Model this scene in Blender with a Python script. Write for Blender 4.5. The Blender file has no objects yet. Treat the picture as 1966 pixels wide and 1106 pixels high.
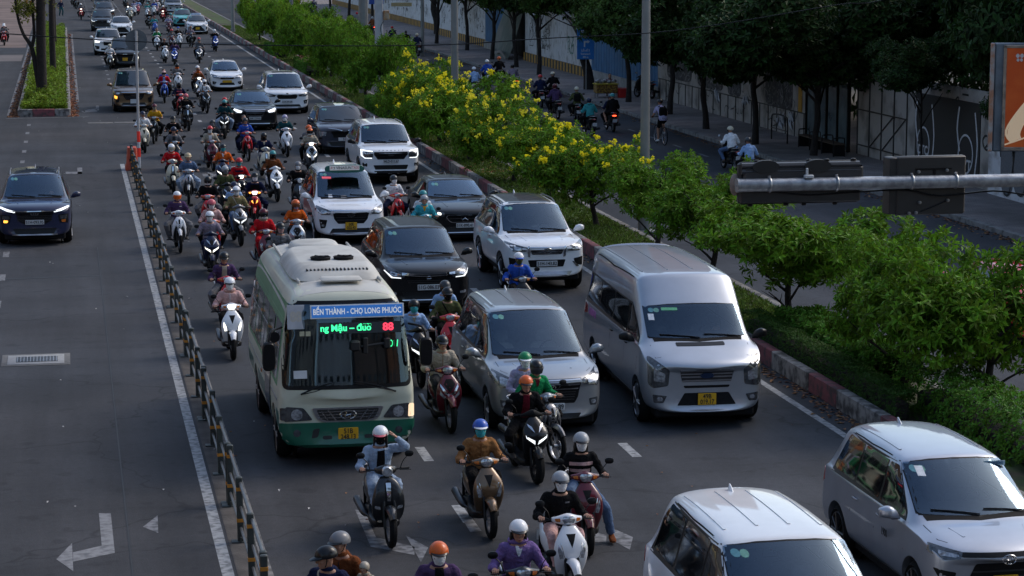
import bpy, bmesh, math, random
from mathutils import Vector, Matrix, noise, geometry
from mathutils.bvhtree import BVHTree
R = math.radians
scene = bpy.context.scene
COL = scene.collection
random.seed(7)

# ---------------------------------------------------------------- camera, sky, sun, exposure
cam_d = bpy.data.cameras.new('camera')
cam = bpy.data.objects.new('camera', cam_d)
COL.objects.link(cam)
scene.camera = cam
cam_d.sensor_width = 36
cam_d.lens = 4500 / 1966 * 36
cam_d.clip_start = 0.5
cam_d.clip_end = 3000
cam.location = (0, 0, 7.9)
cam.rotation_euler = (R(90 - 8.6055), 0, R(-10.7369))

SUN_EL, SUN_AZ = 42, 70       # azimuth from the road direction (+Y) towards +X
world = bpy.data.worlds.new('World')
scene.world = world
world.use_nodes = True
wn = world.node_tree.nodes
sky = wn.new('ShaderNodeTexSky')
sky.sky_type = 'NISHITA'
sky.sun_disc = False
sky.sun_elevation = R(SUN_EL)
sky.sun_rotation = R(SUN_AZ)
sky.air_density = 1.2
sky.dust_density = 2.2
sky.ozone_density = 1.6
world.node_tree.links.new(sky.outputs[0], wn['Background'].inputs[0])
wn['Background'].inputs[1].default_value = 0.118

sd = bpy.data.lights.new('sun', 'SUN')
sd.energy = 0.7
sd.angle = R(22)
sd.color = (1.0, 0.93, 0.85)
so = bpy.data.objects.new('sun', sd)
COL.objects.link(so)
so.rotation_euler = (R(90 - SUN_EL), 0, R(180 - SUN_AZ))
so.location = (40, -20, 60)

scene.view_settings.view_transform = 'Standard'
scene.view_settings.look = 'None'
scene.view_settings.gamma = 1
scene.view_settings.exposure = 0.76
scene.cycles.use_denoising = True
scene.cycles.max_bounces = 6
scene.cycles.transparent_max_bounces = 6

# ---------------------------------------------------------------- materials
_M = {}
def hexc(c):
    return c if len(c) == 4 else (*c, 1)

def mat(key, color, rough=0.5, metal=0.0, coat=0.0, emit=None, es=0.0, var=0.0, scale=20.0, bump=0.0, bscale=60.0,
        spec=0.5, trans=0.0, island=0.0, col2=None, c2lo=0.45, c2hi=0.6, dist=0.01, detail=4.0):
    if key in _M:
        return _M[key]
    m = bpy.data.materials.new(key)
    m.use_nodes = True
    nt = m.node_tree; n = nt.nodes; l = nt.links
    b = n['Principled BSDF']
    b.inputs['Base Color'].default_value = hexc(color)
    b.inputs['Roughness'].default_value = rough
    b.inputs['Metallic'].default_value = metal
    b.inputs['Coat Weight'].default_value = coat
    b.inputs['Coat Roughness'].default_value = 0.04
    b.inputs['Specular IOR Level'].default_value = spec
    if emit:
        b.inputs['Emission Color'].default_value = hexc(emit)
        b.inputs['Emission Strength'].default_value = es
    tc = n.new('ShaderNodeTexCoord')
    cur = None
    if var or col2:
        nz = n.new('ShaderNodeTexNoise'); nz.inputs['Scale'].default_value = scale
        nz.inputs['Detail'].default_value = detail
        l.new(tc.outputs['Object'], nz.inputs['Vector'])
        rp = n.new('ShaderNodeValToRGB')
        if col2:
            rp.color_ramp.elements[0].position = c2lo; rp.color_ramp.elements[1].position = c2hi
            rp.color_ramp.elements[0].color = hexc(color); rp.color_ramp.elements[1].color = hexc(col2)
        else:
            rp.color_ramp.elements[0].position = 0.3; rp.color_ramp.elements[1].position = 0.7
            rp.color_ramp.elements[0].color = tuple(max(0, c * (1 - var)) for c in color[:3]) + (1,)
            rp.color_ramp.elements[1].color = tuple(min(1, c * (1 + var)) for c in color[:3]) + (1,)
        l.new(nz.outputs['Fac'], rp.inputs['Fac'])
        cur = rp.outputs['Color']
    if island:
        ge = n.new('ShaderNodeNewGeometry')
        hs = n.new('ShaderNodeHueSaturation')
        mr = n.new('ShaderNodeMapRange'); mr.inputs['To Min'].default_value = 1 - island; mr.inputs['To Max'].default_value = 1 + island * 1.3
        l.new(ge.outputs['Random Per Island'], mr.inputs['Value'])
        l.new(mr.outputs[0], hs.inputs['Value'])
        mr2 = n.new('ShaderNodeMapRange'); mr2.inputs['To Min'].default_value = 0.475; mr2.inputs['To Max'].default_value = 0.51
        l.new(ge.outputs['Random Per Island'], mr2.inputs['Value'])
        l.new(mr2.outputs[0], hs.inputs['Hue'])
        if cur: l.new(cur, hs.inputs['Color'])
        else: hs.inputs['Color'].default_value = hexc(color)
        cur = hs.outputs['Color']
    if cur:
        l.new(cur, b.inputs['Base Color'])
    if bump:
        nb = n.new('ShaderNodeTexNoise'); nb.inputs['Scale'].default_value = bscale; nb.inputs['Detail'].default_value = 3
        l.new(tc.outputs['Object'], nb.inputs['Vector'])
        bp = n.new('ShaderNodeBump'); bp.inputs['Strength'].default_value = bump; bp.inputs['Distance'].default_value = dist
        l.new(nb.outputs['Fac'], bp.inputs['Height'])
        l.new(bp.outputs[0], b.inputs['Normal'])
    if trans:
        out = n['Material Output']
        tr = n.new('ShaderNodeBsdfTranslucent'); mx = n.new('ShaderNodeMixShader'); mx.inputs[0].default_value = trans
        if cur: l.new(cur, tr.inputs['Color'])
        else: tr.inputs['Color'].default_value = hexc(color)
        l.new(b.outputs[0], mx.inputs[1]); l.new(tr.outputs[0], mx.inputs[2]); l.new(mx.outputs[0], out.inputs['Surface'])
    _M[key] = m
    return m

# colour words shared by clothes, helmets and bodywork
CW = {
 'white': (.74, .75, .77), 'cream': (.55, .50, .38), 'beige': (.38, .33, .26), 'grey': (.16, .16, .17), 'silver': (.32, .335, .355),
 'dark grey': (.032, .034, .038), 'black': (.007, .007, .008), 'navy': (.010, .015, .045), 'blue': (.03, .09, .42), 'light blue': (.28, .42, .66),
 'teal': (.04, .26, .27), 'dark teal': (.012, .06, .07), 'green': (.01, .20, .07), 'olive': (.075, .085, .035), 'khaki': (.22, .18, .085), 'red': (.48, .012, .018),
 'maroon': (.10, .008, .016), 'pink': (.58, .36, .34), 'rose': (.55, .10, .13), 'orange': (.62, .11, .015), 'yellow': (.60, .30, .02), 'brown': (.16, .05, .018),
 'tan': (.26, .12, .045), 'lavender': (.36, .33, .48), 'mauve': (.24, .20, .25), 'purple': (.17, .11, .28), 'turquoise': (.05, .36, .42), 'denim': (.09, .14, .24),
 'pale denim': (.30, .38, .50), 'bronze': (.16, .10, .055), 'van silver': (.41, .435, .48), 'pale silver': (.40, .425, .48), 'gold': (.42, .33, .20), 'plum': (.07, .04, .10)}

def paint(c):
    col = CW[c] if isinstance(c, str) else c
    k = 'paint ' + (c if isinstance(c, str) else '%.3f %.3f %.3f' % c)
    metal = .7 if c in ('silver', 'bronze', 'dark grey', 'grey', 'gold', 'van silver', 'pale silver') else 0.0
    return mat(k, col, rough=.38, metal=metal, coat=.6 if c in ('black', 'navy', 'dark grey') else 1.0, var=.06, scale=2.5, spec=.12)
def cloth(c):
    return mat('cloth ' + c, CW[c], rough=.95, var=.2, scale=9, bump=.7, bscale=30, spec=.12, dist=.025)
def shell(c):
    return mat('helmet ' + c, CW[c], rough=.3, coat=.15, spec=.3, var=.06, scale=8)
BLACK = mat('black plastic', (.008, .008, .009), rough=.36, var=.2, scale=14, spec=.22)
TRIM = mat('matt black trim', (.009, .009, .010), rough=.7, var=.2, scale=20, spec=.15)
RUBBER = mat('tyre rubber', (.009, .009, .009), rough=.9, var=.3, scale=25, bump=.3, bscale=90, spec=.15)
CHROME = mat('chrome', (.62, .63, .65), rough=.12, metal=1, var=.05, scale=12)
ALLOY = mat('alloy', (.36, .36, .38), rough=.3, metal=.85, var=.12, scale=12)
DALLOY = mat('dark alloy', (.06, .06, .065), rough=.35, metal=.7, var=.1, scale=12)
STEEL = mat('steel', (.34, .35, .36), rough=.42, metal=.8, var=.15, scale=9)
GLASS = mat('window glass', (.010, .020, .030), rough=.035, coat=.45, spec=.6, var=.5, scale=1.3)
SGLASS = mat('tinted side glass', (.008, .009, .010), rough=.05, spec=.5, coat=.3, var=.6, scale=2.5)
LENS = mat('lamp lens', (.42, .44, .47), rough=.1, metal=.55, coat=1, var=.55, scale=22)
LENSD = mat('lamp housing', (.075, .08, .088), rough=.16, metal=.4, coat=1, var=.5, scale=18)
LIT = mat('lit lamp', (.9, .9, .85), rough=.2, emit=(1, .95, .82), es=1.2)
DRL = mat('lit daytime lamp', (.9, .9, .9), rough=.2, emit=(.92, .97, 1), es=.75)
AMBER = mat('amber lens', (.50, .13, .015), rough=.15, coat=1, var=.3, scale=25)
LITAMBER = mat('lit amber lamp', (.9, .4, .05), rough=.2, emit=(1, .42, .06), es=1.3)
REDL = mat('red lens', (.30, .008, .008), rough=.15, coat=1, var=.3, scale=25)
LITWARM = mat('lit warm lamp', (.8, .6, .4), rough=.2, emit=(1, .72, .45), es=.55)
LITRED = mat('lit red lamp', (.9, .05, .02), rough=.2, emit=(1, .06, .02), es=3.0)
PLATE = mat('plate white', (.52, .53, .54), rough=.45, var=.08, scale=8)
PLATEY = mat('plate yellow', (.62, .33, .01), rough=.45, var=.08, scale=8)
INK = mat('plate ink', (.012, .012, .012), rough=.6, var=.2, scale=9)
SKIN = mat('skin', (.36, .185, .12), rough=.55, var=.10, scale=12, bump=.15, bscale=60)
FEAT = mat('dark eyes', (.015, .01, .008), rough=.3, var=.3, scale=30)
LIPS = mat('lips', (.33, .09, .08), rough=.45, var=.1, scale=30)
HAIR = mat('black hair', (.010, .008, .007), rough=.45, var=.4, scale=40, bump=.4, bscale=120)
SEAT = mat('seat vinyl', (.010, .010, .011), rough=.55, spec=.2, var=.25, scale=12, bump=.2, bscale=80)
SHOE = mat('dark shoe', (.03, .026, .024), rough=.6, var=.2, scale=15)

def glassy(key, tint, k, rough=.03):
    m = bpy.data.materials.new(key); m.use_nodes = True; nt = m.node_tree; n = nt.nodes; l = nt.links
    tr = n.new('ShaderNodeBsdfTransparent'); tr.inputs[0].default_value = hexc(tint)
    gl = n.new('ShaderNodeBsdfGlossy'); gl.inputs['Roughness'].default_value = rough; gl.inputs[0].default_value = (.55, .74, .95, 1)  # sky blue of the reflections is put into the gloss tint
    fr = n.new('ShaderNodeFresnel'); fr.inputs['IOR'].default_value = 1.5
    nz = n.new('ShaderNodeTexNoise'); nz.inputs['Scale'].default_value = .8; tc = n.new('ShaderNodeTexCoord'); l.new(tc.outputs['Object'], nz.inputs['Vector'])
    bp = n.new('ShaderNodeBump'); bp.inputs['Strength'].default_value = .04; bp.inputs['Distance'].default_value = .05; l.new(nz.outputs['Fac'], bp.inputs['Height'])
    l.new(bp.outputs[0], gl.inputs['Normal']); mt = n.new('ShaderNodeMath'); mt.operation = 'MULTIPLY'; mt.inputs[1].default_value = k
    l.new(fr.outputs[0], mt.inputs[0]); mx = n.new('ShaderNodeMixShader'); l.new(mt.outputs[0], mx.inputs[0]); l.new(tr.outputs[0], mx.inputs[1]); l.new(gl.outputs[0], mx.inputs[2])
    l.new(mx.outputs[0], n['Material Output'].inputs['Surface'])
    return m
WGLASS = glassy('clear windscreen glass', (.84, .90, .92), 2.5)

# ---------------------------------------------------------------- mesh helpers
def crom(P, k):
    """Catmull-Rom resample of a list of equal-length tuples"""
    if len(P) < 3 or k < 2:
        return [tuple(p) for p in P]
    out = []
    n = len(P)
    for i in range(n - 1):
        p0 = P[max(i - 1, 0)]; p1 = P[i]; p2 = P[i + 1]; p3 = P[min(i + 2, n - 1)]
        for s in range(k):
            t = s / k
            out.append(tuple(.5 * (2 * b + (c - a) * t + (2 * a - 5 * b + 4 * c - d) * t * t + (3 * b - a - 3 * c + d) * t ** 3)
                             for a, b, c, d in zip(p0, p1, p2, p3)))
    out.append(tuple(P[-1]))
    return out

def sgn(a): return -1 if a < 0 else 1

class MB:
    def __init__(s):
        s.v = []; s.f = []; s.m = []
    def add(s, vs, fs, mi=0, T=None):
        o = len(s.v)
        s.v += [tuple(T @ Vector(p)) if T else tuple(p) for p in vs]
        s.f += [tuple(i + o for i in f) for f in fs]
        s.m += [mi] * len(fs)
        return s
    def rings(s, RR, mi=0, cap=True, T=None):
        n = len(RR[0]); vs = [p for r in RR for p in r]; fs = []
        for i in range(len(RR) - 1):
            for j in range(n):
                a = i * n + j; b = i * n + (j + 1) % n
                fs.append((a, b, b + n, a + n))
        if cap:
            fs.append(tuple(reversed(range(n)))); fs.append(tuple((len(RR) - 1) * n + j for j in range(n)))
        return s.add(vs, fs, mi, T)
    def loft(s, axis, secs, n=16, p=2.0, k=3, mi=0, T=None):
        """secs: (t, a, b, ra, rb[, power]) ; axis z: t=z,a=x,b=y ; axis y: t=y,a=x,b=z ; axis x: t=x,a=y,b=z"""
        secs = [tuple(q) + ((p,) if len(q) == 5 else ()) for q in secs]
        RR = []
        for (t, a, b, ra, rb, pw) in crom(secs, k):
            ring = []
            for j in range(n):
                th = 2 * math.pi * (j + .5) / n
                c, q = math.cos(th), math.sin(th)
                e = 2 / max(pw, .5)
                ca = a + max(ra, 1e-4) * sgn(c) * abs(c) ** e; cb = b + max(rb, 1e-4) * sgn(q) * abs(q) ** e
                ring.append({'z': (ca, cb, t), 'y': (ca, t, cb), 'x': (t, ca, cb)}[axis])
            if axis == 'y': ring.reverse()
            RR.append(ring)
        if secs[-1][0] < secs[0][0]: RR.reverse()
        return s.rings(RR, mi, True, T)
    def tube(s, P, r, n=8, k=1, mi=0, side=None, T=None):
        """r: one radius, list of radii, or list of (r_side, r_other)"""
        P = [tuple(q) for q in P]
        if not isinstance(r, (list, tuple)): r = [r] * len(P)
        r = [(q, q) if not isinstance(q, tuple) else q for q in r]
        Q = crom([tuple(a) + tuple(b) for a, b in zip(P, r)], k)
        pts = [Vector(q[:3]) for q in Q]
        ref = Vector(side) if side else None
        RR = []; last = None
        for i, q in enumerate(Q):
            d = (pts[min(i + 1, len(pts) - 1)] - pts[max(i - 1, 0)])
            d = d.normalized() if d.length > 1e-9 else Vector((0, 0, 1))
            if ref is not None: u = ref - d * ref.dot(d)
            elif last is not None: u = last - d * last.dot(d)
            else:
                a = Vector((1, 0, 0)) if abs(d.x) < .8 else Vector((0, 1, 0)); u = a - d * a.dot(d)
            u.normalize(); w = d.cross(u); last = u
            RR.append([tuple(pts[i] + u * (math.cos(2 * math.pi * j / n) * q[3]) + w * (math.sin(2 * math.pi * j / n) * q[4])) for j in range(n)])
        return s.rings(RR, mi, True, T)
    def ell(s, c, r, n=12, m=8, mi=0, T=None):
        RR = []
        for i in range(m + 1):
            ph = -math.pi / 2 + math.pi * (i + .0) / m
            cr = max(math.cos(ph), .02)
            RR.append([(c[0] + r[0] * cr * math.cos(2 * math.pi * j / n), c[1] + r[1] * cr * math.sin(2 * math.pi * j / n), c[2] + r[2] * math.sin(ph)) for j in range(n)])
        return s.rings(RR, mi, True, T)
    def box(s, c, d, bev=.0, mi=0, T=None):
        x, y, z = d[0] / 2, d[1] / 2, d[2] / 2
        b = min(bev, x * .9, y * .9, z * .9)
        if b <= 0:
            vs = [(c[0] + i * x, c[1] + j * y, c[2] + k * z) for k in (-1, 1) for (i, j) in ((-1, -1), (1, -1), (1, 1), (-1, 1))]
            return s.add(vs, [(3, 2, 1, 0), (4, 5, 6, 7), (0, 1, 5, 4), (1, 2, 6, 5), (2, 3, 7, 6), (3, 0, 4, 7)], mi, T)
        def ring(zz, ins):
            a, e = x - ins, y - ins
            return [(c[0] + i, c[1] + j, c[2] + zz) for i, j in ((-a + b, -e), (a - b, -e), (a, -e + b), (a, e - b), (a - b, e), (-a + b, e), (-a, e - b), (-a, -e + b))]
        return s.rings([ring(-z, b), ring(-z + b, 0), ring(z - b, 0), ring(z, b)], mi, True, T)
    def cyl(s, a, b, r, n=16, r2=None, mi=0, T=None):
        return s.tube([a, b], [r, r if r2 is None else r2], n, 1, mi, T=T)
    def torus(s, c, R_, r, axis='x', n=24, m=8, mi=0, sx=1.0, T=None, rw=None):
        RR = []
        for i in range(n + 1):
            a = 2 * math.pi * i / n
            ring = []
            for j in range(m):
                t = 2 * math.pi * j / m
                q = R_ + r * math.cos(t); w = (rw or r) * math.sin(t)
                u, v = q * math.cos(a), q * math.sin(a)
                ring.append({'x': (c[0] + w, c[1] + u, c[2] + v), 'y': (c[0] + u * sx, c[1] + w, c[2] + v), 'z': (c[0] + u * sx, c[1] + v, c[2] + w)}[axis])
            RR.append(ring)
        return s.rings(RR, mi, False, T)
    def mesh(s, name, smooth=True, angle=40):
        me = bpy.data.meshes.new(name)
        me.from_pydata(s.v, [], s.f)
        me.polygons.foreach_set('material_index', s.m)
        me.update()
        if smooth:
            me.polygons.foreach_set('use_smooth', [True] * len(me.polygons))
            try: me.set_sharp_from_angle(angle=R(angle))
            except Exception: pass
        return me

def put(name, me, mats, parent=None, loc=None, matrix=None, **tags):
    """link one mesh object; materials sit on the object so copies may differ"""
    if isinstance(me, MB): me = me.mesh(name)
    if not isinstance(mats, (list, tuple)): mats = [mats]
    while len(me.materials) < len(mats): me.materials.append(None)
    o = bpy.data.objects.new(name, me)
    COL.objects.link(o)
    for i, m in enumerate(mats):
        if i < len(o.material_slots):
            o.material_slots[i].link = 'OBJECT'; o.material_slots[i].material = m
    if parent: o.parent = parent
    if loc: o.location = loc
    if matrix is not None: o.matrix_local = matrix
    for k, v in tags.items(): o[k] = v
    return o

def thing(name, label, cat, loc=(0, 0, 0), rz=0, group=None, scale=1):
    o = bpy.data.objects.new(name, None)
    o.empty_display_size = .3
    COL.objects.link(o)
    o.location = loc; o.rotation_euler = (0, 0, rz); o.scale = (scale,) * 3
    o['label'] = label; o['category'] = cat
    if group: o['group'] = group
    return o

def tag(o, label, cat, group=None, kind=None):
    if label: o['label'] = label
    if cat: o['category'] = cat
    if group: o['group'] = group
    if kind: o['kind'] = kind
    return o

def struct(name, me, m):
    o = put(name, me, m); o['kind'] = 'structure'
    return o

def apply_mods(me, setup):
    o = bpy.data.objects.new('tmp', me); COL.objects.link(o)
    extra = setup(o)
    dg = bpy.context.evaluated_depsgraph_get(); dg.update()
    r = bpy.data.meshes.new_from_object(o.evaluated_get(dg))
    bpy.data.objects.remove(o)
    for e in extra or []: bpy.data.objects.remove(e)
    return r

def remesh(mb, vox, smooth=2, wrinkle=0, name='m', seed=0):
    me = mb.mesh(name, False)
    def st(o):
        a = o.modifiers.new('r', 'REMESH'); a.mode = 'VOXEL'; a.voxel_size = vox; a.use_smooth_shade = True
        if smooth:
            b = o.modifiers.new('s', 'SMOOTH'); b.iterations = smooth; b.factor = .5
    r = apply_mods(me, st); r.name = name
    if wrinkle:
        nm = [v.normal.copy() for v in r.vertices]
        for v, q in zip(r.vertices, nm):
            p = v.co + Vector((seed * 3.1, 0, 0))
            w = noise.noise(Vector((p.x * 9, p.y * 9, p.z * 22))) * .6 + noise.noise(p * 28) * .4
            v.co += q * w * wrinkle
    for p in r.polygons: p.use_smooth = True
    return r

def bvh_of(me):
    return BVHTree.FromPolygons([v.co.copy() for v in me.vertices], [tuple(p.vertices) for p in me.polygons])

VIEW = {'front': (lambda a, b: Vector((a, -20, b)), Vector((0, 1, 0))), 'back': (lambda a, b: Vector((a, 20, b)), Vector((0, -1, 0))),
        'left': (lambda a, b: Vector((20, a, b)), Vector((-1, 0, 0))), 'right': (lambda a, b: Vector((-20, a, b)), Vector((1, 0, 0))),
        'top': (lambda a, b: Vector((a, b, 20)), Vector((0, 0, -1)))}

def inside(poly, x, y):
    c = False; j = len(poly) - 1
    for i in range(len(poly)):
        if (poly[i][1] > y) != (poly[j][1] > y) and x < (poly[j][0] - poly[i][0]) * (y - poly[i][1]) / (poly[j][1] - poly[i][1]) + poly[i][0]:
            c = not c
        j = i
    return c

def rounded(poly, r=.03, k=3):
    """round the corners of a polygon"""
    out = []
    n = len(poly)
    for i in range(n):
        p = Vector(poly[i]); a = Vector(poly[i - 1]) - p; b = Vector(poly[(i + 1) % n]) - p
        ra = min(r, a.length * .45); rb = min(r, b.length * .45)
        s = p + a.normalized() * ra; e = p + b.normalized() * rb
        for t in range(k + 1):
            q = t / k
            out.append(tuple(s * (1 - q) ** 2 + p * 2 * q * (1 - q) + e * q * q))
    return out

def decal(mb, bvh, poly, view='front', off=.004, res=.07, skirt=.012, mi=0, rnd=0):
    """lay a thin solid panel with this outline on a curved body"""
    if rnd: poly = rounded(poly, rnd)
    B = []
    n = len(poly)
    for i in range(n):
        a = Vector(poly[i]); b = Vector(poly[(i + 1) % n]); L = (b - a).length
        if L < 1e-5: continue
        k = max(1, int(L / res))
        B += [a.lerp(b, q / k) for q in range(k)]
    xs = [p.x for p in B]; ys = [p.y for p in B]
    pts = list(B); nb = len(B)
    x = min(xs) + res * .5
    while x < max(xs):
        y = min(ys) + res * .5
        while y < max(ys):
            if inside([(p.x, p.y) for p in B], x, y):
                q = Vector((x, y))
                if min((q - p).length for p in B) > res * .35: pts.append(q)
            y += res
        x += res
    vc, _, fc, ov, _, _ = geometry.delaunay_2d_cdt(pts, [(i, (i + 1) % nb) for i in range(nb)], [list(range(nb))], 1, 1e-6)
    o, d = VIEW[view]
    V = []; N = []
    for p in vc:
        h = bvh.ray_cast(o(p.x, p.y), d)
        if h[0] is None: V.append(None); N.append(None)
        else:
            nn = h[1] if h[1].dot(d) < 0 else -h[1]
            V.append(h[0] + nn * off); N.append(nn)
    fs = [f for f in fc if all(V[i] is not None for i in f)]
    # drop faces that stretch over a break in the body
    keep = []
    for f in fs:
        L = max((V[f[i]] - V[f[i - 1]]).length for i in range(3))
        if L < res * 6: keep.append(f)
    used = sorted({i for f in keep for i in f}); ix = {v: i for i, v in enumerate(used)}
    vs = [V[i] for i in used]
    ec = {}
    for f in keep:
        for i in range(len(f)):
            e = (f[i - 1], f[i]); ec[tuple(sorted(e))] = ec.get(tuple(sorted(e)), []) + [e]
    ff = [tuple(ix[i] for i in f) for f in keep]
    base = len(vs); low = {}
    for k_, e in ec.items():
        if len(e) == 1:
            a, b = e[0]
            for q in (a, b):
                if q not in low:
                    low[q] = len(vs); vs.append(V[q] - N[q] * (skirt + off))
            ff.append((ix[b], ix[a], low[a], low[b]))
    if view in ('back', 'right'): pass
    mb.add(vs, ff, mi)
    return mb

def strip(path, w):
    """polygon around a polyline"""
    P = [Vector(p) for p in path]; A = []; B = []
    for i, p in enumerate(P):
        d = (P[min(i + 1, len(P) - 1)] - P[max(i - 1, 0)]).normalized(); q = Vector((-d.y, d.x)) * w / 2
        A.append(tuple(p + q)); B.append(tuple(p - q))
    return A + B[::-1]

def sym(poly): return [(-x, z) for x, z in reversed(poly)]

def cut_front(me, poly, ylim, zlo):
    """open a hole with this front-view outline in a body shell"""
    bm = bmesh.new(); bm.from_mesh(me); n = len(poly)
    sel = lambda: [f for f in bm.faces if f.calc_center_median().y < ylim and f.calc_center_median().z > zlo and f.normal.y < -.05]
    for i in range(n):
        a, b = poly[i], poly[(i + 1) % n]; d = Vector((b[0] - a[0], 0, b[1] - a[1]))
        if d.length < .02: continue
        fs = sel(); g = set(fs)
        for f in fs: g.update(f.edges); g.update(f.verts)
        bmesh.ops.bisect_plane(bm, geom=list(g), plane_co=(a[0], 0, a[1]), plane_no=(-d.z, 0, d.x))
    kill = [f for f in sel() if inside(poly, f.calc_center_median().x, f.calc_center_median().z)]
    bmesh.ops.delete(bm, geom=kill, context='FACES'); bm.to_mesh(me); bm.free(); me.update()

_TX = {}
def text_me(body, size=.1, bold=.0, depth=.002, align='CENTER', spacing=1.0):
    k = (body, size, bold, depth, align, spacing)
    if k in _TX: return _TX[k]
    c = bpy.data.curves.new('txt', 'FONT'); c.body = body; c.size = size; c.align_x = align; c.align_y = 'CENTER'
    c.offset = bold * size; c.extrude = depth / 2; c.space_character = spacing; c.resolution_u = 3
    o = bpy.data.objects.new('txt', c); COL.objects.link(o)
    dg = bpy.context.evaluated_depsgraph_get(); dg.update()
    me = bpy.data.meshes.new_from_object(o.evaluated_get(dg)); bpy.data.objects.remove(o)
    _TX[k] = me
    return me
FRONT = Matrix.Rotation(R(90), 4, 'X')      # text plane facing -Y
def text(name, body, size, m, parent, loc, rot=None, bold=.02, sx=1.0, **kw):
    me = text_me(body, size, bold, **kw)
    T = Matrix.Translation(loc) @ (rot if rot is not None else FRONT) @ Matrix.Diagonal((sx, 1, 1, 1))
    return put(name, me, m, parent, matrix=T)

# ---------------------------------------------------------------- motorbikes (forward = -Y, origin on the ground under the middle)
def wheel_mesh(r, w, spokes=5):
    t = MB(); t.torus((0, 0, 0), r - w * .5, w * .5, 'x', 28, 8, rw=w * .52)
    h = MB(); h.torus((0, 0, 0), r - w * .95, .012, 'x', 28, 6, rw=w * .35)
    h.cyl((-.05, 0, 0), (.05, 0, 0), .035, 12)
    for i in range(spokes):
        a = 2 * math.pi * i / spokes
        h.tube([(0, 0, 0), (0, math.cos(a) * (r - w), math.sin(a) * (r - w))], [(.016, .02), (.01, .013)] if spokes < 9 else .003, 6)
    h.cyl((.035, 0, 0), (.041, 0, 0), .085, 20)
    return t.mesh('tyre'), h.mesh('rim')

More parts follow.
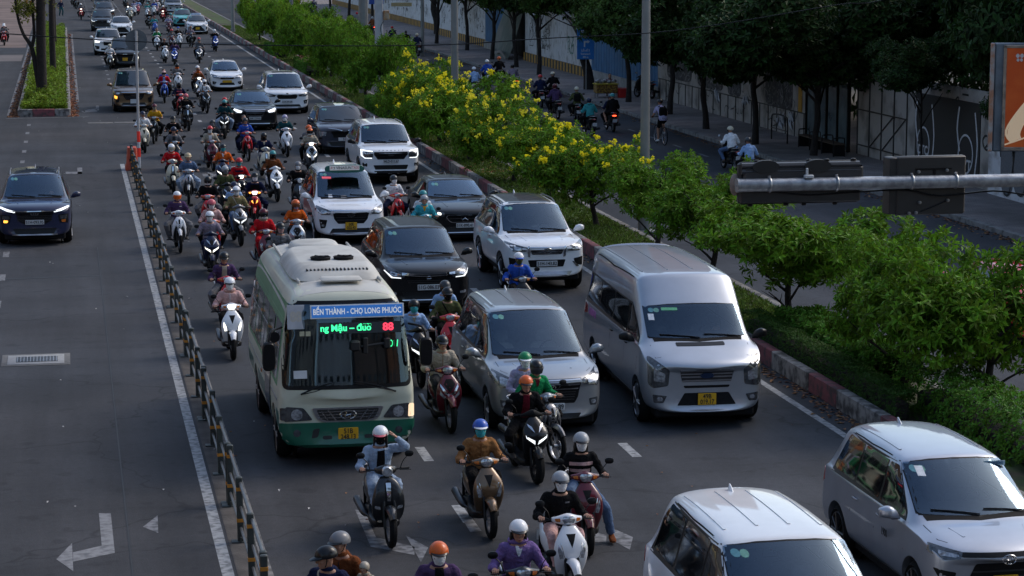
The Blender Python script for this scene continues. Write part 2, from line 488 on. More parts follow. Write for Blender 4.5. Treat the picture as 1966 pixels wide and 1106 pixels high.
def bike_parts(kind):
    """list of (name, parent name or None, mesh, default material or colour slot, location)"""
    P = []
    wave = kind == 'wave'; sport = kind in ('sport', 'big'); round_ = kind == 'vespa'; sh = kind == 'sh'
    rf = .29 if (wave or sh) else .262; rr = .285 if (wave or sh) else .255
    yf, yr = -.64, .62
    wd = .13 if kind == 'big' else (.082 if wave else .1)
    tf, rim = wheel_mesh(rf, wd, 12 if wave else 5)
    tr, rim2 = wheel_mesh(rr, wd * 1.12, 12 if wave else 5)
    for (t, h, y, z) in ((tf, rim, yf, rf), (tr, rim2, yr, rr)):
        P.append(('wheel', None, h, ALLOY if not sport else DALLOY, (0, y, z)))
        P.append(('tyre', 'wheel', t, RUBBER, (0, 0, 0)))
    # frame, fork, engine, floor
    b = MB()
    for s in (-1, 1):
        b.tube([(s * .075, yf + .02, rf), (s * .075, yf + .10, rf + .30), (s * .05, -.42, .80)], [.021, .024, .02], 8)
    b.tube([(0, -.46, .62), (0, -.36, 1.0)], .03, 8)
    if wave:
        b.tube([(0, -.44, .78), (0, -.25, .50), (0, .05, .46), (0, .5, .62)], [.05, .055, .06, .05], 10, 3)
        b.loft('y', [(-.22, 0, .33, .07, .07), (-.1, 0, .33, .10, .12), (.15, 0, .33, .10, .12), (.25, 0, .34, .06, .08)], 12, 4)
        b.tube([(-.30, .03, .27), (.30, .03, .27)], .014, 8)
    else:
        b.loft('y', [(-.40, 0, .28, .13, .05), (-.30, 0, .27, .19, .06), (.0, 0, .27, .19, .065), (.10, 0, .33, .17, .13), (.18, 0, .36, .12, .1)], 16, 5)
        b.loft('y', [(.10, 0, .30, .10, .09), (.3, -.02, .29, .13, .10), (.62, -.05, .27, .10, .07), (.72, -.05, .27, .04, .04)], 12, 3)
    for s in (-1, 1):
        b.tube([(s * .12, yr + .0, rr + .02), (s * .15, .50, .60)], .022, 8)
        b.tube([(s * .05, yr, rr), (s * .05, .15, .32)], .02, 6)
    b.loft('y', [(.62, 0, .56, .10, .03), (.80, 0, .50, .08, .03), (.93, 0, .34, .07, .02)], 8, 4)      # rear mudguard
    P.append(('frame', None, b.mesh('frame'), BLACK, (0, 0, 0)))
    # exhaust on the machine's right (-X when facing us is viewer's left)
    e = MB(); e.tube([(-.10, .05, .22), (-.15, .25, .24), (-.19, .36, .27), (-.20, .86, .34)], [.016, .02, .05, .055], 12, 3)
    P.append(('exhaust', None, e.mesh('exhaust'), DALLOY, (0, 0, 0)))
    # front mudguard
    g = MB(); RR = []
    w0 = .085 if not wave else .065
    for i in range(11):
        a = R(-50 + 122 * i / 10); q = rf + .035; nar = 1 - .45 * abs(i - 4.5) / 5.5
        c = (0, yf - math.sin(a - R(20)) * -1 * q * -1, rf + math.cos(a - R(20)) * q)
        ring = []
        for j in range(10):
            t = 2 * math.pi * j / 10
            up = math.sin(t) * (.016 if math.sin(t) < 0 else .028)
            rad = Vector((0, -math.sin(a - R(20)), math.cos(a - R(20))))
            p = Vector((math.cos(t) * w0 * nar, yf, rf)) + rad * (q + up)
            p -= rad * (abs(math.cos(t)) ** 2) * .03
            ring.append(tuple(p))
        RR.append(ring)
    g.rings(RR)
    P.append(('front_mudguard', None, g.mesh('front_mudguard'), 'main', (0, 0, 0)))
    # leg shield
    s_ = MB()
    if wave:
        for sx in (-1, 1):
            s_.tube([(sx * .07, -.46, .84), (sx * .13, -.43, .70), (sx * .16, -.33, .50), (sx * .14, -.22, .36)], [(.05, .04), (.045, .10), (.03, .12), (.018, .06)], 12, 3, side=(1, 0, 0))
        s_.loft('z', [(.60, 0, -.46, .06, .05), (.72, 0, -.49, .09, .06), (.86, 0, -.44, .10, .06), (.92, 0, -.40, .06, .04)], 16, 2.4)
    elif round_:
        s_.loft('z', [(.30, 0, -.40, .15, .035), (.42, 0, -.44, .21, .05), (.60, 0, -.47, .225, .06), (.76, 0, -.46, .19, .055), (.87, 0, -.42, .13, .05), (.92, 0, -.39, .07, .04)], 22, 2.6)
    elif sport:
        s_.loft('z', [(.34, 0, -.36, .08, .05), (.46, 0, -.43, .15, .07), (.62, 0, -.52, .19, .10), (.74, 0, -.55, .20, .10), (.84, 0, -.49, .17, .08), (.95, 0, -.42, .09, .05), (1.0, 0, -.38, .04, .03)], 22, 1.9)
    else:
        s_.loft('z', [(.28, 0, -.38, .13, .04), (.42, 0, -.44, .185, .06), (.60, 0, -.49, .215, .08), (.75, 0, -.48, .20, .075), (.87, 0, -.43, .13, .06), (.94, 0, -.39, .08, .05)], 22, 2.2)
    sm = s_.mesh('leg_shield'); P.append(('leg_shield', None, sm, 'main', (0, 0, 0)))
    sb = bvh_of(sm)
    # inner shield
    i_ = MB(); i_.loft('z', [(.30, 0, -.34, .12, .03), (.6, 0, -.40, .17, .05), (.82, 0, -.37, .14, .05), (.92, 0, -.35, .08, .04)], 14, 3)
    P.append(('inner_shield', None, i_.mesh('inner_shield'), TRIM, (0, 0, 0)))
    # shield details
    d = MB(); lens = (MB(), MB()); acc = MB()
    if sport:
        for sx in (-1, 1):
            pl = [(.02, .60), (.155, .70), (.165, .745), (.10, .70), (.03, .665)]
            decal(lens[sx > 0], sb, [(x * sx, z) for x, z in pl], 'front', .004, .04)
            pl = [(.03, .78), (.11, .86), (.12, .90), (.06, .86)]
            decal(acc, sb, [(x * sx, z) for x, z in pl], 'front', .004, .04)
        decal(d, sb, [(-.05, .66), (.05, .66), (.09, .80), (0, .92), (-.09, .80)], 'front', .002, .05)
        decal(d, sb, [(-.12, .50), (.12, .50), (.09, .60), (0, .585), (-.09, .60)], 'front', .003, .05)
    elif wave:
        for sx in (-1, 1):
            decal(lens[sx > 0], sb, [(sx * .03, .72), (sx * .085, .77), (sx * .09, .84), (sx * .055, .80)], 'front', .004, .03)
        decal(d, sb, [(-.03, .63), (.03, .63), (.02, .86), (-.02, .86)], 'front', .002, .05)
    elif round_:
        decal(acc, sb, [(-.022, .62), (.022, .62), (.035, .86), (-.035, .86)], 'front', .005, .05)
        for sx in (-1, 1):
            decal(lens[sx > 0], sb, rounded([(sx * .11, .50), (sx * .19, .52), (sx * .19, .56), (sx * .12, .545)], .015), 'front', .004, .03)
        decal(d, sb, [(-.055, .48), (.055, .48), (.05, .86), (.0, .90), (-.05, .86)], 'front', .002, .05)
    elif sh:
        for sx in (-1, 1):
            decal(acc, sb, [(0, .60), (sx * .08, .64), (sx * .175, .80), (sx * .15, .81), (sx * .06, .68), (0, .645)], 'front', .004, .04)
            decal(lens[sx > 0], sb, [(sx * .03, .585), (sx * .10, .62), (sx * .16, .70), (sx * .17, .64), (sx * .1, .57)], 'front', .004, .04)
        decal(d, sb, [(0, .66), (.10, .80), (.05, .88), (-.05, .88), (-.10, .80)], 'front', .002, .05)
    else:
        for sx in (-1, 1):
            decal(lens[sx > 0], sb, [(sx * .105, .57), (sx * .15, .56), (sx * .175, .66), (sx * .165, .74), (sx * .12, .655)], 'front', .004, .03)
            decal(acc, sb, strip([(sx * .04, .50), (sx * .10, .60), (sx * .135, .76)], .008), 'front', .003, .05)
        decal(d, sb, [(0, .70), (.035, .79), (.06, .86), (-.06, .86), (-.035, .79)], 'front', .002, .04)
    for q in lens:
        if q.v: P.append(('headlight' if sport else 'indicator', None, q.mesh('lens'), 'lens', (0, 0, 0)))
    if acc.v: P.append(('trim', None, acc.mesh('trim'), CHROME, (0, 0, 0)))
    P.append(('grille', None, d.mesh('grille'), TRIM, (0, 0, 0)))
    # handlebar cowl
    hb = MB()
    if sport:
        hb.loft('x', [(-.17, -.30, .99, .02, .02), (-.10, -.34, 1.01, .04, .035), (0, -.38, 1.04, .06, .055), (.10, -.34, 1.01, .04, .035), (.17, -.30, .99, .02, .02)], 14, 2.2)
    else:
        hw = .15 if round_ else .19
        hb.loft('x', [(-hw, -.27, 1.0, .03, .025), (-.11, -.31, 1.0, .055, .05), (0, -.34, 1.01, .075, .075), (.11, -.31, 1.0, .055, .05), (hw, -.27, 1.0, .03, .025)], 16, 2.3)
    hm = hb.mesh('handlebar_cowl'); P.append(('handlebar_cowl', None, hm, 'cowl', (0, 0, 0)))
    hv = bvh_of(hm); hl = MB()
    if round_ :
        hl.loft('y', [(-.445, 0, 1.0, .062, .062), (-.43, 0, 1.0, .074, .074), (-.36, 0, 1.0, .074, .074)], 20, 2, 1)
        P.append(('headlight', None, hl.mesh('headlight'), 'lens', (0, 0, 0)))
    elif not sport:
        decal(hl, hv, rounded([(-.05, .955), (.05, .955), (.085, 1.02), (.06, 1.055), (-.06, 1.055), (-.085, 1.02)], .02), 'front', .006, .03)
        P.append(('headlight', None, hl.mesh('headlight'), 'lens', (0, 0, 0)))
        for sx in (-1, 1):
            ind = MB()
            decal(ind, hv, rounded([(sx * .10, .985), (sx * .15, .985), (sx * .165, 1.015), (sx * .105, 1.03)], .01), 'front', .005, .03)
            P.append(('indicator', None, ind.mesh('indicator'), AMBER, (0, 0, 0)))
    # bars, grips, levers
    ba = MB(); ba.tube([(-.34, -.17, .985), (-.22, -.21, .99), (0, -.28, .99), (.22, -.21, .99), (.34, -.17, .985)], .012, 8, 3)
    for s in (-1, 1):
        ba.tube([(s * .23, -.205, .99), (s * .345, -.168, .985)], .019, 10)
        ba.tube([(s * .20, -.26, .99), (s * .27, -.265, .985), (s * .36, -.235, .975)], [.009, .007, .006], 6, 2)
    P.append(('handlebar', None, ba.mesh('handlebar'), BLACK, (0, 0, 0)))
    for s in (-1, 1):
        m = MB(); m.tube([(s * .21, -.25, 1.0), (s * .24, -.27, 1.10), (s * .31, -.24, 1.17)], .006, 6, 2)
        m.loft('y', [(-.262, s * .335, 1.20, .04, .028), (-.25, s * .335, 1.20, .06, .042), (-.225, s * .335, 1.20, .058, .04)], 16, 2.4, 1)
        P.append(('mirror', None, m.mesh('mirror'), BLACK, (0, 0, 0)))
        gl = MB(); gl.loft('y', [(-.2235, s * .335, 1.20, .055, .037), (-.2215, s * .335, 1.20, .055, .037)], 16, 2.4, 1)
        P.append(('mirror_glass', 'mirror', gl.mesh('mirror_glass'), CHROME, (0, 0, 0)))
    # seat and tail
    se = MB()
    z0 = .755 if not wave else .76
    se.loft('y', [(-.06, 0, z0 - .02, .05, .03), (.0, 0, z0, .10, .045), (.20, 0, z0 - .005, .145, .055), (.36, 0, z0 + .02, .14, .055), (.60, 0, z0 + .05, .12, .045), (.74, 0, z0 + .05, .07, .03)], 16, 2.8)
    P.append(('seat', None, se.mesh('seat'), SEAT, (0, 0, 0)))
    rb = MB()
    if wave:
        rb.loft('y', [(-.02, 0, .60, .05, .07), (.15, 0, .62, .10, .10), (.45, 0, .67, .125, .085), (.70, 0, .70, .09, .06), (.84, 0, .72, .04, .03)], 16, 2.6)
    else:
        rb.loft('y', [(.04, 0, .50, .10, .16), (.12, 0, .54, .155, .18), (.35, 0, .58, .18, .155), (.60, 0, .65, .145, .10), (.78, 0, .69, .09, .06), (.88, 0, .71, .03, .025)], 18, 2.4)
    P.append(('rear_body', None, rb.mesh('rear_body'), 'main', (0, 0, 0)))
    gr = MB(); gr.tube([(-.12, .55, .78), (-.12, .80, .82), (0, .88, .83), (.12, .80, .82), (.12, .55, .78)], .012, 8, 3)
    P.append(('grab_rail', None, gr.mesh('grab_rail'), ALLOY, (0, 0, 0)))
    tl = MB(); tl.loft('y', [(.80, 0, .70, .085, .028), (.87, 0, .705, .07, .026), (.90, 0, .705, .04, .015)], 14, 3)
    P.append(('tail_light', None, tl.mesh('tail_light'), 'tail', (0, 0, 0)))
    pl = MB(); pl.box((0, .93, .50), (.19, .006, .14), .004, T=None)
    P.append(('number_plate', None, pl.mesh('number_plate'), PLATE, (0, 0, 0)))
    return P

_BK = {}
def make_bike(kind, color, label, cat, loc, rz, group, lit=0, tail=0, cowl=None, shieldc=None, scale=1.0):
    if kind not in _BK: _BK[kind] = bike_parts(kind)
    root = thing('motorbike' if kind in ('wave', 'big') else 'motor_scooter', label, cat, loc, rz, group, scale)
    d = {'main': paint(color), 'cowl': paint(cowl) if cowl else (TRIM if kind == 'big' else paint(color)), 'lens': LIT if lit else LENS, 'tail': LITRED if tail else REDL}
    last = {}
    for (nm, par, me, m, l) in _BK[kind]:
        mm = d[m] if isinstance(m, str) else m
        if nm == 'indicator' and lit == 2: mm = LITAMBER
        if nm == 'leg_shield' and shieldc: mm = paint(shieldc)
        if nm == 'headlight' and not lit and kind in ('sport', 'big'): mm = DRL if lit != -1 else LENS
        o = put(nm, me, mm, last[par] if par else root, loc=l)
        last[nm] = o
    return root

# ---------------------------------------------------------------- people (same local frame as the machine they sit on)
def ik(a, b, l1, l2, hint):
    a = Vector(a); b = Vector(b); d = b - a; L = min(d.length, (l1 + l2) * .999)
    u = d.normalized(); x = (l1 * l1 - l2 * l2 + L * L) / (2 * L)
    h = math.sqrt(max(l1 * l1 - x * x, 0)); k = Vector(hint); k -= u * k.dot(u); k.normalize()
    return a + u * x + k * h

POSES = {
 'ride':  dict(hip=(0, .20, .80), lean=.10, hands=((-.30, -.185, 1.00), (.30, -.185, 1.00)), feet=((-.11, -.30, .33), (.11, -.30, .33)), knee=(.5, -.6, 1)),
 'wave':  dict(hip=(0, .20, .81), lean=.12, hands=((-.30, -.185, 1.00), (.30, -.185, 1.00)), feet=((-.22, .02, .30), (.22, .02, .30)), knee=(.9, -1, .8)),
 'stop':  dict(hip=(0, .18, .80), lean=.06, hands=((-.30, -.185, 1.00), (.30, -.185, 1.00)), feet=((-.11, -.30, .33), (.42, .02, .05)), knee=(.7, -1, .6)),
 'pass':  dict(hip=(0, .56, .88), lean=.10, hands=((-.16, .22, .96), (.16, .22, .96)), feet=((-.24, .32, .36), (.24, .32, .36)), knee=(.8, -1, .6)),
 'phone': dict(hip=(0, .20, .80), lean=.06, hands=((-.30, -.185, 1.00), (.145, -.03, 1.44)), feet=((-.11, -.30, .33), (.11, -.30, .33)), knee=(.5, -.6, 1)),
 'cycle': dict(hip=(0, .28, .98), lean=.34, hands=((-.24, -.33, 1.04), (.24, -.33, 1.04)), feet=((-.11, .06, .42), (.11, .02, .14)), knee=(.15, -1, .5)),
 'stand': dict(hip=(0, .0, .88), lean=.0, hands=((-.24, -.05, .80), (.24, -.08, .82)), feet=((-.11, .10, .06), (.11, -.16, .06)), knee=(.1, -1, 0)),
 'drive': dict(hip=(0, .1, .30), lean=-.08, hands=((-.17, -.36, .66), (.17, -.36, .66)), feet=((-.14, -.62, .06), (.14, -.62, .06)), knee=(.4, -.6, 1)),
 'sit':   dict(hip=(0, .15, .36), lean=.08, hands=((-.14, -.22, .55), (.14, -.24, .56)), feet=((-.14, -.30, .06), (.14, -.30, .06)), knee=(.4, -.6, 1)),
}
HEAD_C = Vector((0, 0, 0))

def pose_data(pose):
    D = POSES[pose]; hip = Vector(D['hip']); ln = D['lean']
    J = dict(hip=hip)
    J['waist'] = hip + Vector((0, -ln * .2 + .01, .15)); J['chest'] = hip + Vector((0, -ln * .55 - .01, .31))
    J['shl'] = hip + Vector((0, -ln - .005, .41)); J['neck'] = hip + Vector((0, -ln - .03, .475)); J['head'] = hip + Vector((0, -ln - .065, .605))
    for i, s in ((0, -1), (1, 1)):
        sh = J['shl'] + Vector((s * .155, .01, -.012)); ha = Vector(D['hands'][i])
        hint = (s * .42, .45, -.8) if pose not in ('phone',) or s < 0 else (s * .9, -.1, -.9)
        J['sh%d' % i] = sh; J['ha%d' % i] = ha; J['el%d' % i] = ik(sh, ha + (sh - ha).normalized() * .06, .27, .25, hint)
        wr = ha + (J['el%d' % i] - ha).normalized() * .075
        J['wr%d' % i] = wr
        hp = hip + Vector((s * .09, -.02, -.02)); an = Vector(D['feet'][i]) + Vector((0, .04, .05))
        k = D['knee']
        J['hp%d' % i] = hp; J['an%d' % i] = an; J['kn%d' % i] = ik(hp, an, .42, .41, (s * k[0] * .6, k[1], k[2])); J['ft%d' % i] = Vector(D['feet'][i])
    return J

_PM = {}
def head_matrix(pose, hr):
    J = pose_data(pose)
    yaw, pit = hr
    return Matrix.Translation(J['head']) @ Matrix.Rotation(R(yaw), 4, 'Z') @ Matrix.Rotation(R(pit), 4, 'X')

def body_mesh(pose, hr):
    key = ('body', pose, hr)
    if key in _PM: return _PM[key]
    J = pose_data(pose); H = head_matrix(pose, hr); b = MB()
    X = (1, 0, 0)
    b.tube([J['hip'] + Vector((0, 0, -.06)), J['hip'], J['waist'], J['chest'], J['shl'], J['neck']], [(.11, .09), (.145, .105), (.12, .085), (.145, .10), (.14, .08), (.055, .055)], 16, 3, side=X)
    b.tube([J['shl'], J['neck'], H @ Vector((0, .02, -.05))], [.06, .05, .052], 12, 2)
    hs = [(-.118, 0, -.045, .030, .030), (-.105, 0, -.035, .044, .050), (-.07, 0, -.018, .060, .074), (-.02, 0, -.008, .070, .088), (.03, 0, .0, .074, .094), (.075, 0, .005, .066, .085), (.105, 0, .008, .042, .056), (.118, 0, .01, .012, .016)]
    b.loft('z', hs, 18, 2.1, 3, T=H)
    b.tube([(0, -.088, .012), (0, -.103, -.012), (0, -.112, -.034), (0, -.098, -.046)], [.010, .012, .017, .010], 8, 2, T=H)
    b.ell((0, -.090, -.078), (.026, .014, .010), T=H); b.ell((0, -.072, -.104), (.028, .022, .018), T=H)
    for s in (-1, 1):
        b.ell((s * .076, .01, -.005), (.012, .02, .032), T=H); b.ell((s * .030, -.080, .032), (.026, .014, .008), T=H); b.ell((s * .042, -.066, -.035), (.024, .022, .02), T=H)
    for i, s in ((0, -1), (1, 1)):
        b.tube([J['sh%d' % i], J['sh%d' % i].lerp(J['el%d' % i], .5), J['el%d' % i], J['el%d' % i].lerp(J['wr%d' % i], .4), J['wr%d' % i]], [.052, .044, .036, .036, .026], 12, 2)
        b.tube([J['hp%d' % i], J['hp%d' % i].lerp(J['kn%d' % i], .4), J['kn%d' % i], J['kn%d' % i].lerp(J['an%d' % i], .35), J['an%d' % i]], [.08, .072, .052, .054, .034], 12, 2)
        f = J['ft%d' % i]
        b.tube([J['an%d' % i], f + Vector((0, .05, .02)), f + Vector((0, -.04, .012)), f + Vector((0, -.13, 0))], [(.034, .034), (.034, .03), (.042, .024), (.032, .014)], 10, 2, side=X)
    hb = remesh(b, .0105, 1, name='body')
    # hands: palm, five bent fingers, thumb from the side, all rooted in the palm
    h = MB()
    grip = pose not in ('stand', 'sit', 'pass')
    for i, s in ((0, -1), (1, 1)):
        wr = J['wr%d' % i]; ha = J['ha%d' % i]
        fw = (ha - wr).normalized()
        if pose == 'phone' and i == 1: across = Vector((0, 1, 0)); dn = Vector((-1, .2, 0))
        else: across = Vector((s, 0, 0)); across = (across - fw * across.dot(fw)).normalized(); dn = fw.cross(across); dn = dn if dn.z < 0 else -dn
        h.tube([wr - fw * .02, wr + fw * .02, wr + fw * .05, wr + fw * .085], [(.024, .02), (.034, .017), (.041, .016), (.040, .013)], 12, 2, side=tuple(across))
        for q, (off, ln, rr) in enumerate(((-.030, .070, .0088), (-.010, .078, .0092), (.011, .072, .0088), (.030, .058, .0078))):
            b0 = wr + fw * .072 - across * off
            curl = 1.0 if grip and not (pose == 'phone' and i == 1) else .35
            p1 = b0 + fw * ln * .42 + dn * ln * .12 * curl; p2 = p1 + fw * ln * .05 / curl * .8 + dn * ln * .42 * curl; p3 = p2 - fw * ln * .30 * curl + dn * ln * .12
            h.tube([b0 - fw * .02, b0, p1, p2, p3], [rr, rr * 1.05, rr, rr * .92, rr * .75], 8, 2)
        t0 = wr + fw * .03 - across * .028
        t1 = t0 - across * .025 + fw * .022 + dn * .012; t2 = t1 + fw * .028 + dn * .022 + across * .008; 
        h.tube([t0, t1, t2, t2 + fw * .012 + across * .012 + dn * .008], [.014, .012, .0105, .008], 8, 2)
    # eyes, brows, lips on the same surface
    e = MB()
    for s in (-1, 1):
        e.ell((s * .030, -.0885, .008), (.0145, .008, .0055), mi=1, T=H); e.tube([(s * .016, -.094, .026), (s * .032, -.092, .030), (s * .048, -.080, .025)], .0038, 6, 2, mi=1, T=H)
    e.ell((0, -.1015, -.0775), (.021, .006, .0055), mi=2, T=H)
    me = bpy.data.meshes.new('body')
    vs = [tuple(v.co) for v in hb.vertices]; fs = [tuple(p.vertices) for p in hb.polygons]; mi = [0] * len(fs)
    for part in (h, e):
        o = len(vs); vs += part.v; fs += [tuple(k + o for k in f) for f in part.f]; mi += part.m
    me.from_pydata(vs, [], fs); me.polygons.foreach_set('material_index', mi); me.polygons.foreach_set('use_smooth', [True] * len(fs)); me.update()
    bpy.data.meshes.remove(hb)
    _PM[key] = me
    return me

def jacket_mesh(pose, sleeve, bulk=0.0):
    key = ('jacket', pose, sleeve, bulk)
    if key in _PM: return _PM[key]
    J = pose_data(pose); b = MB(); k = bulk * .7 - .006
    b.tube([J['hip'] + Vector((0, .0, -.05)), J['hip'] + Vector((0, 0, .03)), J['waist'], J['chest'], J['shl'] + Vector((0, 0, -.02)), J['shl'] + Vector((0, 0, .03)), J['neck'] + Vector((0, .0, -.015))],
           [(.165 + k, .135 + k), (.170 + k, .135 + k), (.158 + k, .122 + k), (.178 + k, .128 + k), (.165 + k, .105 + k), (.115, .085), (.070, .068)], 18, 3, side=(1, 0, 0))
    for i, s in ((0, -1), (1, 1)):
        sh, el, wr = J['sh%d' % i], J['el%d' % i], J['wr%d' % i]
        b.ell(tuple(sh + Vector((-s * .005, 0, -.005))), (.072 + k, .07 + k, .066 + k))
        if sleeve == 'long':
            b.tube([sh, sh.lerp(el, .5), el, el.lerp(wr, .5), wr + (el - wr).normalized() * .005], [.068 + k, .062 + k, .056 + k, .049 + k * .7, .038 + k * .3], 12, 3)
        elif sleeve == 'short':
            b.tube([sh, sh.lerp(el, .4), sh.lerp(el, .78)], [.068 + k, .066 + k, .066 + k], 12, 3)
    me = remesh(b, .0150, 2, .017, 'jacket', len(_PM))
    _PM[key] = me
    return me

def trousers_mesh(pose, short=False):
    key = ('tr', pose, short)
    if key in _PM: return _PM[key]
    J = pose_data(pose); b = MB()
    b.ell(tuple(J['hip'] + Vector((0, .0, .0))), (.165, .135, .12))
    for i in (0, 1):
        hp, kn, an = J['hp%d' % i], J['kn%d' % i], J['an%d' % i]
        b.tube([hp, hp.lerp(kn, .4), hp.lerp(kn, .85)] + ([] if short else [kn, kn.lerp(an, .35), kn.lerp(an, .95)]), [.098, .088, .075] + ([] if short else [.072, .068, .056]), 12, 2)
    me = remesh(b, .0165, 2, .014, 'trousers', len(_PM))
    _PM[key] = me
    return me

def shoe_mesh(pose, i):
    key = ('shoe', pose, i)
    if key in _PM: return _PM[key]
    J = pose_data(pose); b = MB()
    if 1:
        f = J['ft%d' % i]
        b.loft('y', [(f.y + .085, f.x, f.z + .02, .025, .03), (f.y + .05, f.x, f.z + .025, .038, .045), (f.y - .03, f.x, f.z + .012, .045, .036), (f.y - .11, f.x, f.z + .002, .045, .026), (f.y - .155, f.x, f.z - .004, .022, .014)], 14, 2.8)
    me = b.mesh('shoe'); _PM[key] = me
    return me

def helmet_mesh(style):
    key = ('helmet', style)
    if key in _PM: return _PM[key]
    b = MB(); rx, ry, rz = (.118, .140, .122) if style in ('half', 'cap', 'visor') else (.114, .134, .120)
    cz = .022; full = style == 'full'; openf = style in ('open', 'full')
    RR = []; n = 28
    tilt = .32
    for i in range(13):
        t = i / 12
        ring = []
        for j in range(n):
            ph = 2 * math.pi * j / n
            back = (1 + math.sin(ph)) / 2          # 1 at the back (+Y)
            thm = R(92 + 12 * back) if not openf else R(88 + 52 * min(1, back * 1.9))
            th = thm * t + .001
            ring.append((rx * math.sin(th) * math.cos(ph), .008 + ry * math.sin(th) * math.sin(ph), cz + rz * math.cos(th)))
        RR.append(ring)
    for i in range(12, -1, -3):                    # inner skin
        RR.append([(x * .90, .008 + (y - .008) * .90, cz + (z - cz) * .90 - (.004 if i == 12 else 0)) for x, y, z in RR[i]])
    b.rings(RR, 0, True)
    # peak
    if style in ('half', 'cap'):
        pr = []
        for i in range(6):
            t = i / 5; L = (.045 if style == 'half' else .07) * t
            row = []
            for j in range(13):
                a = R(-150 + 120 * j / 12); c = math.sin(math.pi * j / 12) ** .6
                row.append((rx * 1.0 * math.cos(a), .008 + ry * 1.0 * math.sin(a) - L * c, cz + .012 - L * .35))
            pr.append(row)
        vs = []; fs = []
        for up in (0, -.006):
            for r_ in pr: vs += [(x, y, z + up + .004) for x, y, z in r_]
        for up in (0, 1):
            o = up * 78
            for i in range(5):
                for j in range(12): fs.append((o + i * 13 + j, o + i * 13 + j + 1, o + (i + 1) * 13 + j + 1, o + (i + 1) * 13 + j))
        for j in range(12): fs.append((65 + j, 66 + j, 144 + j, 143 + j))
        b.add(vs, fs, 1)
    if full or style == 'visor':
        vr = []
        for i in range(7):
            z = .045 - .115 * i / 6
            vr.append([((.123 - .004 * abs(i - 2)) * math.cos(R(-165 + 150 * j / 14)), .004 + (.148 - .004 * abs(i - 2)) * math.sin(R(-165 + 150 * j / 14)), z) for j in range(15)])
        vs = [p for r_ in vr for p in r_]; fs = [(i * 15 + j, i * 15 + j + 1, (i + 1) * 15 + j + 1, (i + 1) * 15 + j) for i in range(6) for j in range(14)]
        o = len(vs); vs += [(x * .975, y * .975, z) for x, y, z in vs]; fs += [tuple(k + o for k in f) for f in fs]
        b.add(vs, fs, 1)
    for s in (-1, 1):
        b.tube([(s * .098, -.01, .0), (s * .078, -.025, -.07), (s * .03, -.045, -.118), (0, -.05, -.124)], .005, 6, 3, mi=2)
    b.torus((0, .008, cz - .004), .112, .006, 'z', 28, 6, mi=2) if not openf else None
    me = b.mesh('helmet', angle=60); _PM[key] = me
    return me

def mask_mesh():
    if 'mask' in _PM: return _PM['mask']
    b = MB(); rows = []
    for i in range(9):
        t = i / 8; z = -.008 - .107 * t
        half = 78 - 20 * t
        row = []
        for j in range(17):
            u = -1 + 2 * j / 16; a = R(-90 + half * u)
            rx = .079 - .022 * t * t; ry = .106 - .030 * t * t
            nose = math.exp(-(u * 3.2) ** 2) * .020 * (1 - abs(t - .35) * .9)
            row.append((rx * math.cos(a), -.006 + ry * math.sin(a) - nose, z - .010 * (1 - abs(u)) * (1 - t) * -1))
        rows.append(row)
    vs = [p for r_ in rows for p in r_]; fs = [(i * 17 + j, i * 17 + j + 1, (i + 1) * 17 + j + 1, (i + 1) * 17 + j) for i in range(8) for j in range(16)]
    o = len(vs); vs += [(x * .96, y * .96, z) for x, y, z in vs]; fs += [tuple(k + o for k in f) for f in fs]
    b.add(vs, fs); me = b.mesh('face_mask', angle=80); _PM['mask'] = me
    return me

def glasses_mesh():
    if 'gl' in _PM: return _PM['gl']
    b = MB()
    for s in (-1, 1):
        b.loft('y', [(-.108, s * .034, .008, .027, .019), (-.103, s * .034, .008, .029, .021)], 14, 2.6, 1)
        b.tube([(s * .06, -.100, .012), (s * .078, -.05, .012), (s * .078, .01, .01)], .003, 6)
    b.tube([(-.01, -.107, .013), (.01, -.107, .013)], .003, 6)
    _PM['gl'] = b.mesh('sunglasses'); return _PM['gl']

def hair_mesh(long=True):
    k = ('hair', long)
    if k in _PM: return _PM[k]
    b = MB()
    b.loft('z', [(-.05, 0, .04, .062, .055), (0, 0, .03, .080, .078), (.06, 0, .022, .080, .088), (.11, 0, .02, .055, .065), (.128, 0, .02, .01, .012)], 16, 2.1)
    if long:
        b.tube([(0, .06, .02), (0, .085, -.08), (0, .10, -.20), (0, .10, -.32)], [(.075, .04), (.085, .04), (.08, .032), (.04, .015)], 14, 3, side=(1, 0, 0))
        for s in (-1, 1): b.tube([(s * .07, .02, .02), (s * .082, .02, -.08), (s * .09, .03, -.20)], [(.02, .04), (.022, .04), (.012, .02)], 8, 2, side=(1, 0, 0))
    me = remesh(b, .010, 2, .006, 'hair', 3); _PM[k] = me
    return me

def collar_mesh(pose, kind):
    k = ('collar', pose, kind)
    if k in _PM: return _PM[k]
    J = pose_data(pose); n = J['neck']; b = MB()
    if kind == 'hood':
        b.torus(tuple(n + Vector((0, .035, -.0))), .078, .034, 'z', 20, 8, sx=1.1)
    elif kind == 'scarf':
        b.torus(tuple(n + Vector((0, -.005, .015))), .066, .038, 'z', 20, 8, sx=1.1)
    else:
        b.torus(tuple(n + Vector((0, .0, .0))), .062, .016, 'z', 20, 8, rw=.026)
    me = b.mesh('collar'); _PM[k] = me
    return me

